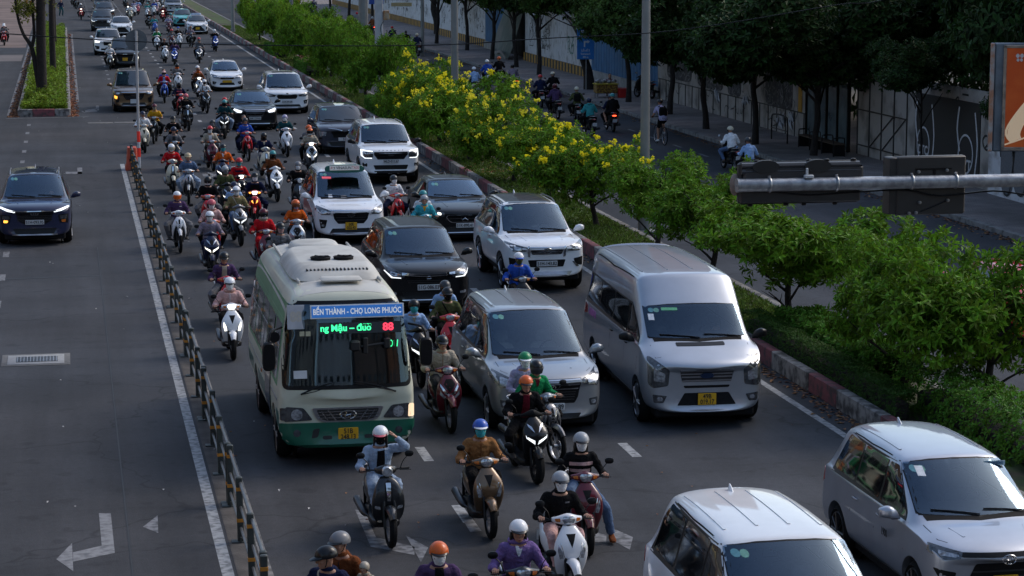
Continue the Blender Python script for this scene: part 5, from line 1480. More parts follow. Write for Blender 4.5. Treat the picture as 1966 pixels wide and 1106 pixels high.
def crown(seed, r, h, clusters, n, ln, w, nl=9, shootf=.0, fl=0, shell_=.55, droop=.35):
    rnd = random.Random(seed); L = lobes(rnd, r, h, nl); b = MB(); f = MB()
    wts = [q[1] * q[1] for q in L]
    for i in range(clusters):
        c, rr, hh = rnd.choices(L, wts)[0]
        d = Vector((rnd.gauss(0, 1), rnd.gauss(0, 1), rnd.gauss(.25, 1))).normalized()
        k = shell_ + (1 - shell_) * rnd.random() ** .5
        k *= 1 + .22 * noise.noise(d * 2.3 + c * 3)
        if rnd.random() < shootf: k *= rnd.uniform(1.1, 1.35)
        p = c + Vector((d.x * rr, d.y * rr, d.z * hh)) * k
        ax = (d + Vector((0, 0, .6))).normalized()
        rosette(b, p, ax, n, ln, w, rnd, droop)
        if fl and k > .8 and d.z > -.2 and rnd.random() < fl:
            for q in range(rnd.randint(5, 11)):
                pp = p + ax * .11 + Vector((rnd.gauss(0, .045), rnd.gauss(0, .045), rnd.gauss(.02, .04)))
                for t in range(5):
                    dd = Vector((rnd.gauss(0, 1), rnd.gauss(0, 1), rnd.gauss(0, 1))).normalized(); kite(f, pp, dd, Vector((.3, -.6, .7)), .048, .025)
    return b.mesh('crown', False), (f.mesh('flowers', False) if fl else None)

def trunk_mesh(seed, h, r, nb, spread, lean=(0, 0), fork=.5, sub=2):
    rnd = random.Random(seed); b = MB()
    P = [Vector((0, 0, -.05))]
    for i in range(1, 6):
        t = i / 5; P.append(Vector((lean[0] * t + rnd.uniform(-1, 1) * r * .5, lean[1] * t + rnd.uniform(-1, 1) * r * .5, h * t)))
    b.tube([tuple(p) for p in P], [r * 1.35, r * 1.05, r, r * .9, r * .8, r * .5], 10, 3)
    for i in range(nb):
        t = fork + (1 - fork) * i / max(nb - 1, 1); k = min(4, int(t * 5)); p0 = P[k].lerp(P[k + 1], t * 5 - k)
        a = rnd.uniform(0, 6.28); q = spread * rnd.uniform(.6, 1.0)
        p1 = p0 + Vector((math.cos(a) * q * .45, math.sin(a) * q * .45, q * .35)); p2 = p0 + Vector((math.cos(a) * q, math.sin(a) * q, q * rnd.uniform(.5, .9)))
        b.tube([tuple(p0), tuple(p1), tuple(p2)], [r * .5, r * .32, r * .12], 7, 3)
        for _ in range(sub):
            a3 = a + rnd.uniform(-1, 1); p3 = p1 + Vector((math.cos(a3), math.sin(a3), .6)) * q * .5; b.tube([tuple(p1), tuple(p3)], [r * .2, r * .06], 5)
    return b.mesh('trunk')

BC = [crown(11 + i, 1.75, 1.25, 1250, 9, .165, .026, 16, .18, fl=0) for i in range(3)]
BF = [crown(31 + i, 1.75, 1.3, 1350, 9, .145, .022, 15, .18, fl=.125) for i in range(3)]
BT = [trunk_mesh(5 + i, 1.4, .065, 6, 1.2, (.2, .1), .25) for i in range(3)]
def shrub(kind, v, loc, s, sz, rz, label, m, group='tall shrubs on the median', tr=1.0):
    root = thing('flowering_shrub' if kind else 'shrub', label, 'shrub', loc, rz, group)
    c, f = (BF if kind else BC)[v % 3]
    o = put('crown', c, m, root, matrix=Matrix.Translation((0, 0, tr * 1.45 + .1)) @ Matrix.Diagonal((s, s, sz, 1)))
    if f: put('flowers', f, YEL, root, matrix=Matrix.Translation((0, 0, tr * 1.45 + .1)) @ Matrix.Diagonal((s, s, sz, 1)))
    put('trunk', BT[v % 3], BARK, root, matrix=Matrix.Diagonal((1, 1, tr, 1)))
SH = [  # kind, variant, x, y, s, sz, label, bright
 (0, 0, 14.45, 35.2, 1.05, 1.0, 'nearest big green shrub at the right edge above the silver people carrier', 1),
 (0, 1, 14.0, 37.6, .80, .80, 'leafy green shrub between the low hedge and the shrub at the right edge', 1),
 (0, 2, 13.85, 43.6, 1.20, .85, 'wide green shrub on leaning trunks beside the silver minibus', 1),
 (0, 0, 13.8, 49.5, .95, .85, 'green shrub behind the leaning one, level with the traffic signal', 1),
 (0, 1, 13.9, 54.5, .80, .70, 'smaller green shrub left of the traffic signal arm tip', 1),
 (1, 0, 13.8, 60.6, 1.05, .90, 'flowering shrub nearest the grey lamp post, lightly dotted yellow', 1),
 (1, 1, 13.7, 66.5, .85, .82, 'yellow flowering shrub beside the black-roofed white off-roader', 1),
 (1, 2, 13.7, 72.0, .98, 1.0, 'yellow flowering shrub beside the black coupe', 1),
 (1, 0, 13.5, 79.0, 1.15, 1.18, 'densest yellow flowering shrub in the middle of the row', 1),
 (1, 1, 13.6, 86.0, 1.08, 1.15, 'yellow flowering shrub beside the white off-roader with lit lamps', 1),
 (1, 2, 13.8, 92.5, 1.05, 1.18, 'farthest yellow flowering shrub, tallest blossoms against the side road', 1),
 (0, 2, 13.4, 105.5, 1.12, 1.25, 'round green shrub in front of the pale square post', 0),
 (0, 0, 13.6, 112.0, 1.00, 1.3, 'green shrub just behind the pale square post', 0),
 (0, 1, 13.5, 119.5, 1.10, 1.25, 'green shrub on thin stems beyond the white minivan', 0),
 (0, 2, 13.6, 127.0, 1.15, 1.35, 'green shrub right of the pink flower bed', 1),
 (0, 0, 13.5, 135.0, 1.15, 1.35, 'green shrub left of the pink flower bed', 0),
 (0, 1, 13.6, 143.5, 1.20, 1.4, 'green shrub beside the thin grey post', 1),
 (0, 2, 13.5, 152.5, 1.20, 1.4, 'green shrub level with the white hatchback taxi', 0),
 (0, 0, 13.6, 162.0, 1.25, 1.4, 'green shrub second farthest up the median', 1),
 (0, 1, 13.4, 172.0, 1.2, 1.35, 'farthest green shrub up the median', 1)]
for i, (k, v, x, y, s, sz, lb, br) in enumerate(SH):
    s *= 1.14 if k else 1.05; sz *= 1.18 if y < 60 else 1.22
    if y > 100: x += .5; s *= .86
    shrub(k, v, (x, y, .18), s, sz, i * 1.7, lb, (BUSH3 if br else BUSH1) if y > 100 else (BUSH1 if br else BUSH2), 'yellow flowering shrubs on the median' if k else 'green shrubs on the median', 1.0 if y < 60 else (.9 if y < 100 else 1.12))

def scatter(name, m, area, n, fn, label, cat, kind='stuff'):
    b = MB(); rnd = random.Random(len(name) * 7 + n)
    for i in range(n):
        x, y = area(rnd); fn(b, rnd, x, y)
    o = put(name, b.mesh(name, False), m); tag(o, label, cat, None, kind)
    return o
def tuft(z, h, w=.012, k=3):
    def f(b, rnd, x, y):
        for q in range(k):
            a = rnd.uniform(0, 6.28); d = Vector((math.cos(a) * .5, math.sin(a) * .5, 1)).normalized()
            kite(b, Vector((x + rnd.gauss(0, .02), y + rnd.gauss(0, .02), z)), d, Vector((math.cos(a + 1.5), math.sin(a + 1.5), .2)), h * rnd.uniform(.6, 1.3), w)
    return f
yy = lambda rnd, a, c: a + (c - a) * rnd.random() ** 1.7
scatter('grass', GRASS, lambda r: (r.uniform(12.8, 14.42), yy(r, 40, 200)), 26000, tuft(.175, .09, .016), 'short grass growing between the kerbs of the median', 'grass')
def flat(z, s):
    def f(b, rnd, x, y):
        a = rnd.uniform(0, 6.28); kite(b, Vector((x, y, z + rnd.uniform(.002, .02))), Vector((math.cos(a), math.sin(a), rnd.uniform(-.1, .25))).normalized(), Vector((0, 0, 1)), s * rnd.uniform(.5, 1.3), s * .28)
    return f
DRY = mat('dry leaf', (.20, .10, .045), rough=.85, island=.5)
DRY2 = mat('orange dry leaf', (.30, .12, .05), rough=.85, island=.5)
scatter('fallen_leaves', DRY, lambda r: (12.52 - abs(r.gauss(0, .16)), yy(r, 33, 130)), 1100, flat(.002, .12), 'dry brown leaves lying in the gutter along the painted kerb', 'fallen leaves')
scatter('fallen_leaves', DRY, lambda r: (24.15 - abs(r.gauss(0, .22)), yy(r, 50, 170)), 1500, flat(.002, .13), 'dry leaves heaped along the edge of the right pavement', 'fallen leaves')
scatter('fallen_leaves', DRY2, lambda r: (r.uniform(.08, .42), yy(r, 104, 190)), 1200, flat(.002, .15), 'orange dry leaves beside the planted island on the left', 'fallen leaves')
scatter('fallen_leaves', DRY, lambda r: (r.uniform(-2.5, -2.15), yy(r, 104, 165)), 1500, flat(.002, .15), 'brown leaf litter in the strip left of the planted island', 'fallen leaves')
scatter('fallen_leaves', DRY2, lambda r: (r.uniform(12.8, 14.3), yy(r, 75, 180)), 1500, flat(.19, .11), 'orange leaves lying on the grass of the median', 'fallen leaves')
scatter('litter', mat('paper litter', (.5, .48, .45), rough=.8, island=.3), lambda r: (r.choice((r.uniform(24.6, 27), r.uniform(2.4, 4), r.uniform(-1.5, 1.5), r.uniform(2.0, 2.25))), yy(r, 30, 140)), 90, flat(.13, .06), 'scraps of pale litter scattered over road and pavement', 'litter').location.z = -.11
scatter('fallen_leaves', DRY, lambda r: (r.uniform(2.4, 12), yy(r, 30, 60)), 60, flat(.002, .07), 'few single dry leaves lying on the open traffic lanes', 'fallen leaves')

# clipped hedge and low plants in front of the wide shrub
def boxy(seed, x0, x1, y0, y1, z0, z1, n, ln, w, k=5):
    b = MB(); rnd = random.Random(seed)
    for i in range(n):
        x, y, z = rnd.uniform(x0, x1), rnd.uniform(y0, y1), rnd.uniform(z0, z1)
        f = rnd.choice((0, 0, 1, 2, 3))
        if f == 0: z = z1
        elif f == 1: x = x0
        elif f == 2: x = x1
        d = Vector((x - (x0 + x1) / 2, 0, (z - z0) * 1.2 + .1)).normalized()
        q = .05 * noise.noise(Vector((x * 3, y * 3, z * 3)))
        rosette(b, Vector((x, y, z)) + d * q, d, k, ln, w, rnd, .1)
    return b
h = thing('hedge', 'low clipped green hedge right behind the red and white kerb', 'hedge', (12.98, 38.5, .18))
put('foliage', boxy(3, -.20, .20, -3.8, 5.0, .05, .48, 7000, .035, .011, 5).mesh('foliage', False), HEDGE, h)
put('stems', MB().box((0, .6, .16), (.2, 8.4, .32), .04), BARK, h)
p = thing('low_shrub', 'low broad-leaved green plants between hedge and wide shrub', 'plant', (13.75, 40.2, .18))
put('foliage', boxy(5, -.42, .45, -2.8, 2.8, .1, .55, 1800, .13, .030, 7).mesh('foliage', False), BUSH2, p)
put('stems', MB().box((0, 0, .12), (.5, 4.6, .24), .05), BARK, p)
for (x, y, n, lb, fl) in ((13.3, 98.5, 2600, 'low dense green plants at the foot of the far yellow shrubs', 0), (13.3, 131.0, 1600, 'low bed with pink blossoms beside the kerb', 1), (13.2, 150.0, 1300, 'low clipped green clump beside the white hatchback taxi', 0), (13.9, 33.0, 1500, 'low green plants at the right edge above the silver people carrier', 0)):
    p = thing('low_shrub', lb, 'plant', (x, y, .18))
    put('foliage', boxy(n, -.5, .5, -3.5, 3.5, .05, .7, n, .10, .025, 6).mesh('foliage', False), BUSH2, p)
    put('stems', MB().box((0, 0, .15), (.6, 6, .3), .05), BARK, p)
    if fl:
        f = MB(); rnd = random.Random(4)
        for i in range(160):
            q = Vector((rnd.uniform(-.5, .5), rnd.uniform(-3.5, 3.5), rnd.uniform(.6, .9)))
            for t in range(4): kite(f, q, Vector((math.cos(t * 1.57), math.sin(t * 1.57), .3)).normalized(), Vector((0, 0, 1)), .07, .035)
        put('blossom', f.mesh('blossom', False), PINKF, p, kind='stuff')

# street trees on the right pavement and behind the hoarding
TC = [crown(51 + i, 3.8, 3.1, 4200, 8, .30, .06, 18, .05, shell_=.30, droop=.8) for i in range(3)]
TT = [trunk_mesh(61 + i, 3.8, .115, 8, 2.6, (.25, .1), .5) for i in range(3)]
def tree(v, x, y, r, label, m, zc=4.9, sz=1.0, tw=1.0, name='street_tree', group='street trees on the right pavement', cat='tree'):
    root = thing(name, label, cat, (x, y, .1), v * 1.3, group)
    put('crown', TC[v % 3][0], m, root, matrix=Matrix.Translation((0, 0, zc)) @ Matrix.Diagonal((r, r, sz, 1)))
    put('trunk', TT[v % 3], BARK, root, matrix=Matrix.Diagonal((tw, tw, zc / 4.6, 1)))
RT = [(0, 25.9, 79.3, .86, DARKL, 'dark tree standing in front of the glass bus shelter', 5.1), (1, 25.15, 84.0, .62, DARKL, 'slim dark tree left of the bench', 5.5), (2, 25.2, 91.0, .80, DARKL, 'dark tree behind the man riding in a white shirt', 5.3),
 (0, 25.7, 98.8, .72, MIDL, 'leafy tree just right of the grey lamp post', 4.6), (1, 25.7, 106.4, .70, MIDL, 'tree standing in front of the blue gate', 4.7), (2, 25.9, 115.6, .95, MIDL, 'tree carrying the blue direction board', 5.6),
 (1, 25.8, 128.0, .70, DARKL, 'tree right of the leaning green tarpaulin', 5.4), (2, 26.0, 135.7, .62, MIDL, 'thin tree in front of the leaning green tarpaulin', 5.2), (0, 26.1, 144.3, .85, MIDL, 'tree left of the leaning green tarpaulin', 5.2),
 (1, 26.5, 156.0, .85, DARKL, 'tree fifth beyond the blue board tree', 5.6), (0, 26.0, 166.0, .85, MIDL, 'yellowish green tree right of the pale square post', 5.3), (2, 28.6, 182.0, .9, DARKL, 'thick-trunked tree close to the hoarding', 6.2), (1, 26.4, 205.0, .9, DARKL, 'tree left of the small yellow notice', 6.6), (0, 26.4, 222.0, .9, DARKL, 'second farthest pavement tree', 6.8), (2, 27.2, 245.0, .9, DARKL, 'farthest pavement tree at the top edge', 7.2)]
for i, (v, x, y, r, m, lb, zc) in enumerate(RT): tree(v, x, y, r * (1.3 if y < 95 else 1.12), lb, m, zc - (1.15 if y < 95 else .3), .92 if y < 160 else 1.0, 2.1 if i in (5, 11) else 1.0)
rnd = random.Random(99)
k = 0
NEARL = ['dark tree overhanging the graffiti wall near the billboard', 'dark tree directly behind the billboard']
for (x, y) in ((29.5, 58), (29.0, 66), (33, 62), (31.5, 73), (36, 70), (32, 81), (37, 80), (32, 90), (38, 92), (31.8, 99), (37, 104), (32, 109), (38, 116), (32.5, 119), (38, 130), (33, 130), (33, 141), (39, 145), (34, 153), (34, 166), (40, 162), (35, 180), (36, 196), (41, 186), (36, 214), (42, 236), (35, 233), (36, 255), (44, 210), (45, 120), (44, 95), (43, 74), (45, 150)):
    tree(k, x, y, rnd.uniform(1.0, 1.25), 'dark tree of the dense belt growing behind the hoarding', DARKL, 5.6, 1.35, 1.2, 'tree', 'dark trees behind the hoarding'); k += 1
for (v, x, y, r, zc, lb) in ((1, 26.6, 70.5, .50, 3.6, 'small drooping tree in front of the black graffiti'), (2, 26.2, 61.0, .42, 3.3, 'young tree left of the billboard, in front of the grey graffiti')):
    tree(v, x, y, r, lb, DARKL, zc, .42, .35, 'young_tree', 'young trees by the graffiti wall')

wood = boxy(77, -3.4, 3.4, -100, 110, .6, 9.0, 15000, .55, .13, 6)
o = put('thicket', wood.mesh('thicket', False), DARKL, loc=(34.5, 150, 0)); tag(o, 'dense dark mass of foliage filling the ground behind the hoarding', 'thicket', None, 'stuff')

for (x, y, zc, lb) in ((15.2, 13.0, 12.0, 'tall tree right beside the viewer, mirrored in windscreens'), (14.6, 1.0, 11.5, 'tall tree just behind the viewer on the median'), (-6.5, 6.0, 13.0, 'tall tree left of the viewer')):
    tree(k, x, y, 1.15, lb, DARKL, zc, 1.2, 1.3, 'tree', 'trees around the viewer'); k += 1

# the planted island on the left with its tree
isl = [(-2.05, 104.6), (-1.95, 104.3), (-.05, 104.3), (.05, 104.6), (.05, 196), (-2.05, 196)]
b = MB()
def wall_run(b, P, w, z0, z1, mi=0):
    for a, c in zip(P, P[1:]):
        a = Vector(a); c = Vector(c); L = (c - a).length; n = max(1, int(L / 1.0)); d = (c - a).normalized(); ang = math.atan2(d.y, d.x)
        for i in range(n):
            p = a + d * (i + .5) * L / n
            T = Matrix.Translation((p.x, p.y, 0)) @ Matrix.Rotation(ang, 4, 'Z'); b.box((0, 0, (z0 + z1) / 2), (L / n - .006, w, z1 - z0), .02, mi, T)
wall_run(b, [(-2.05, 196), (-2.05, 104.4)], .18, -.02, .30); wall_run(b, [(0.05, 104.4), (.05, 137.8)], .18, -.02, .32); wall_run(b, [(.05, 141), (.05, 196)], .18, -.02, .32); wall_run(b, [(-.2, 137.9), (.25, 137.9)], .18, -.02, .32)
wall_run(b, [(-2.05, 104.35), (-1.5, 104.3)], .18, -.02, .32); wall_run(b, [(-1.5, 104.3), (-.55, 104.3)], .182, -.02, .322, 1); wall_run(b, [(-.55, 104.3), (.10, 104.3)], .18, -.02, .32)
struct('island_kerb', b.mesh('island_kerb'), [KW, KR])
struct('island_soil', MB().box((-1.0, 150, .10), (1.9, 91, .2)), SOIL)
def plant(b, rnd, x, y):
    hgt = .30 + .55 * (noise.noise(Vector((x * .8, y * .25, 0))) + .5) * min(1, (y - 104.3) / 2)
    rosette(b, Vector((x, y, .15 + hgt * rnd.random())), Vector((rnd.gauss(0, .3), rnd.gauss(0, .3), 1)).normalized(), 7, .20, .045, rnd, .2)
scatter('ground_cover', leafmat('ground cover', (.15, .23, .025)), lambda r: (r.uniform(-1.92, -.08), yy(r, 104.6, 196)), 4200, plant, 'bright green ground cover filling the planted island on the left', 'ground cover')
root = thing('street_tree', 'bare dark trunk with a forked side limb at the near end of the left island', 'tree', (-1.15, 109.6, .1), 0, 'trees on the left island')
b = MB(); b.tube([(0, 0, 0), (.03, 0, 1.2), (.05, 0, 3.0), (.12, .0, 6.0), (.25, 0, 9.5)], [.30, .235, .22, .20, .17], 14, 4)
b.tube([(-.12, 0, .9), (-.25, .1, 1.9), (-.40, .1, 2.7), (-.75, .1, 3.3), (-1.0, .1, 4.3), (-1.1, .1, 6)], [.12, .11, .10, .075, .06, .04], 9, 4)
b.tube([(-.38, .1, 2.6), (-.25, .1, 3.3), (-.28, .1, 4.6), (-.15, .1, 6)], [.09, .07, .055, .03], 8, 4)
put('trunk', b, BARK, root)
put('crown', TC[0][0], MIDL, root, matrix=Matrix.Translation((0, 0, 10.0)) @ Matrix.Diagonal((1.1, 1.1, 1, 1)))
lf = MB(); rnd = random.Random(12)
for i in range(90): rosette(lf, Vector((rnd.gauss(-.55, .42), rnd.gauss(.2, .5), rnd.gauss(4.45, .22))), Vector((0, 0, 1)), 6, .2, .045, rnd, .8)
put('low_foliage', lf.mesh('low_foliage', False), leafmat('leaf yellow green', (.13, .15, .02)), root)
root = thing('street_tree', 'second dark trunk standing farther back on the left island', 'tree', (-.72, 132, .1), 1, 'trees on the left island')
b = MB(); b.tube([(0, 0, 0), (.0, 0, 3.0), (.1, .0, 6.0), (.2, 0, 10)], [.18, .16, .14, .12], 12, 4); b.tube([(.0, 0, 2.0), (.2, .1, 3.0), (.35, .1, 3.6)], [.09, .07, .03], 8, 3); put('trunk', b, BARK, root)
put('crown', TC[1][0], MIDL, root, matrix=Matrix.Translation((0, 0, 10.6)) @ Matrix.Diagonal((1.1, 1.1, 1, 1)))
root = thing('street_tree', 'farthest trunk of the left island at the top edge', 'tree', (-.75, 160, .1), 1, 'trees on the left island')
put('trunk', b.mesh('trunk'), BARK, root); put('crown', TC[2][0], MIDL, root, matrix=Matrix.Translation((0, 0, 11.2)) @ Matrix.Diagonal((1.1, 1.1, 1, 1)))

# ---------------------------------------------------------------- hoardings, walls, shelter on the right
HW = mat('hoarding white', (.58, .58, .60), rough=.6, col2=(.30, .28, .27), c2lo=.50, c2hi=.72, scale=2.2, detail=8)
HB = mat('hoarding blue', (.018, .11, .24), rough=.55, var=.22, scale=1.5)
HG = mat('wall beige', (.36, .33, .30), rough=.8, col2=(.16, .145, .13), c2lo=.48, c2hi=.68, scale=1.1, detail=8, bump=.3, bscale=12)
POST = mat('pasted poster grey', (.045, .043, .045), rough=.85, col2=(.13, .12, .115), c2lo=.50, c2hi=.62, scale=7, detail=10)
HY = mat('stripe yellow', (.42, .22, .035), rough=.7, var=.3, scale=6); HK = mat('stripe black', (.03, .028, .026), rough=.7, var=.3, scale=6)
def scribble(b, seed, x, y0, y1, z0, z1, n, r=.018):
    rnd = random.Random(seed)
    for i in range(n):
        y = rnd.uniform(y0, y1); z = rnd.uniform(z0, z1); P = []
        a = rnd.uniform(0, 6.28); q = rnd.uniform(.1, .3)
        for t in range(7):
            P.append((x, min(max(y, y0), y1), min(max(z, z0), z1))); y += math.cos(a) * q; z += math.sin(a) * q; a += rnd.uniform(-1.6, 1.6)
        b.tube(P, [(.004, r)] * 7, 4, 3, side=(1, 0, 0))
def hoard(name, label, y0, y1, x, m, h=3.4, base=None, pitch=.45, zb=.12, corr=1):
    root = thing(name, label, 'hoarding', (x, (y0 + y1) / 2, zb))
    b = MB(); n = int((y1 - y0) / pitch); L = (y1 - y0)
    zz0 = .5 if base else 0
    if corr:
        for i in range(n):
            a = -L / 2 + i * L / n; b.box((0, a + L / n / 2, zz0 + (h - zz0) / 2), (.05, L / n * .86, h - zz0), .012); b.box((.018, a + L / n, zz0 + (h - zz0) / 2), (.05, L / n * .2, h - zz0 - .02), .004)
    else: b.box((.02, 0, zz0 + (h - zz0) / 2), (.12, L, h - zz0), .01)
    put('panel', b.mesh('panel', False), m, root)
    if base == 'stripes':
        b = MB(); k = int(L / .42)
        for i in range(k): b.box((-.04, -L / 2 + (i + .5) * L / k, .25), (.16, L / k, .50), .0, i % 2)
        put('base', b.mesh('base', False), [HY, HK], root)
    elif base == 'plain': put('base', MB().box((-.04, 0, .25), (.14, L, .5), .01), CONC, root)
    return root
def marks(root, seed, L, z0, z1, n, m, r=.018, x=-.04, name='graffiti', c=0):
    b = MB(); scribble(b, seed, x, c - L / 2, c + L / 2, z0, z1, n, r); put(name, b.mesh(name, False), m, root)
INKG = mat('graffiti black', (.015, .015, .016), rough=.6, var=.2); GRG = mat('graffiti green', (.01, .16, .10), rough=.6, var=.2); WG = mat('graffiti white', (.5, .5, .52), rough=.6, var=.2)
r_ = hoard('hoarding', 'white corrugated hoarding with black tags and yellow-black base behind the blue board', 124.2, 143.2, 28.0, HW, base='stripes'); marks(r_, 1, 7, 1.0, 2.9, 55, INKG, .022, c=4.5); marks(r_, 2, 1.6, 1.1, 2.0, 8, GRG, .03, c=-4); marks(r_, 4, 1.0, .9, 2.2, 12, INKG, .035, c=-8)
put('grey_post', MB().box((-.04, 5.0, 1.95), (.12, 1.0, 2.9), .01), KEDGE, r_)
r_ = hoard('gate', 'blue corrugated site gate on a pale base by the fruit seller', 108.8, 124.0, 27.9, HB, base='plain', pitch=.6)
r_ = hoard('hoarding', 'blue corrugated hoarding left of the leaning tarpaulin', 152.0, 159, 28.3, HB, base='plain')
r_ = hoard('hoarding', 'far white corrugated hoarding with striped base, left of the blue one', 159.2, 183, 28.6, HW, base='stripes'); marks(r_, 6, 20, 1, 2.6, 50, INKG, .03)
r_ = hoard('hoarding', 'farthest white hoarding beyond the thick-trunked tree', 183.2, 262, 29.4, HW, base='stripes', pitch=1.2); marks(r_, 7, 70, 1, 2.6, 60, INKG, .05)
r_ = hoard('hoarding', 'dark gap panel behind the leaning tarpaulin', 143.4, 151.8, 28.6, TRIM)
# leaning tarpaulin
t = thing('tarpaulin', 'large grey-green tarpaulin sheet leaning against the hoarding', 'tarpaulin', (27.7, 146.6, .12))
b = MB(); V = []
for i in range(13):
    for j in range(11):
        u, v = i / 12, j / 10
        V.append((-.9 * (1 - v) + .12 * math.sin(u * 9 + v * 3) * (1 - v) + .1, -3.2 + 6.0 * u - .3 * v, .02 + 2.9 * v + .05 * math.sin(u * 14)))
o_ = len(V); V += [(x + .03, y, z) for x, y, z in V]
F_ = [(i * 11 + j, i * 11 + j + 1, (i + 1) * 11 + j + 1, (i + 1) * 11 + j) for i in range(12) for j in range(10)]
b.add(V, F_ + [tuple(k + o_ for k in f) for f in F_]); put('sheet', b, mat('tarpaulin', (.105, .125, .105), rough=.7, col2=(.17, .16, .14), scale=.9, bump=.5, bscale=3, dist=.1), t)
b = MB(); b.tube([(-.92, -3.2, .1), (-.95, -1.5, .45), (-.9, .5, .3), (-.9, 2.8, .55)], [(.02, .10)] * 4, 6, 4, side=(1, 0, 0)); put('lower_fold', b, mat('tarp edge', (.26, .23, .21), rough=.8, var=.2), t)
# beige wall with torn posters
r_ = hoard('wall', 'long beige wall covered in torn dark posters right of the grey lamp post', 85.6, 108.6, 27.7, HG, h=3.3, pitch=1.15, corr=0)
b = MB()
for i in range(20): b.box((-.055, -11.2 + i * 1.17, .48), (.03, .05, .95), .0)
b.box((-.055, 0, .97), (.035, 22.6, .04), 0); put('frame', b.mesh('frame', False), HK, r_)
b = MB()
for (yc, w, z0, z1) in ((-7.9, 3.6, .95, 2.9), (-1.6, 2.0, 1.0, 2.9), (2.2, 4.2, 1.05, 2.95), (7.5, 4.4, 1.1, 2.95)): 
    b.loft('x', [(-.060, yc, (z0 + z1) / 2, w / 2, (z1 - z0) / 2), (-.048, yc, (z0 + z1) / 2, w / 2, (z1 - z0) / 2)], 24, 7, 1)
put('poster', b.mesh('poster', False), POST, r_); marks(r_, 9, 20, 1.0, 2.8, 90, mat('torn paper', (.24, .23, .22), rough=.8, var=.3), .014, -.066, 'torn_paper'); marks(r_, 19, 21, .2, 2.9, 60, INKG, .02, -.072)
b = MB(); rnd = random.Random(5)
for (yc, zc) in ((-9.6, .6), (-8.8, .5), (-8.2, .45), (-3.4, .9), (.9, .8)):
    for q in range(7): kite(b, Vector((-.07, yc + rnd.gauss(0, .15), zc + rnd.uniform(.1, .4))), Vector((-.15, rnd.gauss(0, .4), -1)).normalized(), Vector((-1, 0, 0)), rnd.uniform(.3, .6), .12)
put('torn_poster', b.mesh('torn_poster', False), mat('white paper', (.42, .42, .44), rough=.8, island=.15), r_)
put('yellow_strip', MB().box((-.05, -10.7, 2.0), (.03, .45, 2.0), 0), mat('yellow sheet', (.45, .23, .02), rough=.7, var=.2), r_)
# bus shelter
s = thing('bus_shelter', 'glass-walled bus shelter behind the dark tree and bench', 'bus shelter', (27.5, 82.6, .125))
gl = mat('shelter glass', (.10, .14, .15), rough=.12, var=.4, scale=1.2, spec=.6)
for i, yc in enumerate((-1.75, -.55, .75, 1.9)): put('glass_panel', MB().box((0, yc, 1.25), (.03, 1.0, 2.4), .004), gl, s)
for yc in (-2.35, -1.15, .1, 1.35, 2.5): put('post', MB().box((0, yc, 1.35), (.12, .12, 2.7), .01), TRIM, s)
put('roof', MB().box((-.6, .05, 2.78), (1.9, 5.2, .12), .03), TRIM, s)
s = thing('bench', 'dark slatted bench with looped arm rests in front of the glass shelter', 'bench', (26.6, 80.6, .125))
put('seat', MB().box((0, 0, .44), (.42, 4.2, .05), .015), mat('bench wood', (.07, .045, .03), rough=.7, var=.3, scale=9), s)
for yc in (-2.0, -.7, .7, 2.0):
    b = MB(); b.tube([(-.2, yc, .0), (-.2, yc, .58), (-.14, yc, .66), (.14, yc, .66), (.2, yc, .58), (.2, yc, .0)], .022, 8, 2); b.box((0, yc, .22), (.36, .03, .40), .005); put('arm_rest', b, BLACK, s)
s = thing('railing', 'bent black tube railing left of the bench', 'railing', (26.4, 85.0, .125)); b = MB(); b.tube([(0, 1.0, 0), (0, 1.0, .75), (0, .75, .98), (0, -.75, .98), (0, -1.0, .75), (0, -1.0, 0)], .03, 8, 3); put('hoop', b, BLACK, s); b = MB(); b.tube([(0, 1, .45), (0, -1, .45)], .02, 8); put('crossbar', b, BLACK, s)
marks(r_, 23, 1, 1, 2, 0, INKG) if 0 else None
# frame panel, black graffiti, grey graffiti, white panel
r_ = hoard('hoarding', 'pale panel in a dark wire frame right of the glass shelter', 74.6, 79.8, 27.7, HG, h=2.9, corr=0)
b = MB()
for yc in (-2.5, -1.25, 0, 1.25, 2.5): b.box((-.06, yc, 1.4), (.04, .04, 2.8), 0)
for zc in (.35, 1.6, 2.7): b.box((-.065, 0, zc), (.035, 5.1, .04), 0)
b.tube([(-.065, 1.2, .35), (-.065, -1.2, 1.6)], .02, 5); b.tube([(-.065, -.1, .35), (-.065, -2.4, 1.6)], .02, 5); put('frame', b.mesh('frame', False), HK, r_)
r_ = hoard('wall', 'wall with white lettering on black graffiti above the dark board', 66.8, 74.4, 27.6, HG, h=3.0, corr=0)
b = MB(); b.box((-.055, .2, 1.45), (.04, 5.6, 2.3), .01); put('black_field', b, INKG, r_)
b = MB()
for (yc, w) in ((2.2, .55), (-1.5, .6)):
    b.torus((-.085, yc, .95), w, .035, 'x', 24, 5, rw=.01); b.tube([(-.085, yc - .8, .4), (-.085, yc - .95, 1.3), (-.085, yc - .7, 2.3)], [(.006, .05)] * 3, 5, 3, side=(1, 0, 0)); b.tube([(-.085, yc + .5, 1.0), (-.085, yc + .75, 1.7), (-.085, yc + .6, 2.4)], [(.006, .06)] * 3, 5, 3, side=(1, 0, 0))
put('graffiti', b.mesh('graffiti', False), WG, r_)
WEST = Matrix.Rotation(R(-90), 4, 'Z') @ FRONT
marks(r_, 29, 7, .3, 2.8, 22, INKG, .03, -.06); text('graffiti_lettering', 'DTC', .42, WG, r_, (-.09, 2.2, .75), WEST, bold=.03); text('graffiti_lettering', 'HYT', .48, WG, r_, (-.09, -1.5, .6), WEST, bold=.03)
r_ = hoard('wall', 'pale wall with swollen grey graffiti letters left of the billboard', 59.6, 66.6, 27.3, HW, h=3.1, corr=0)
b = MB()
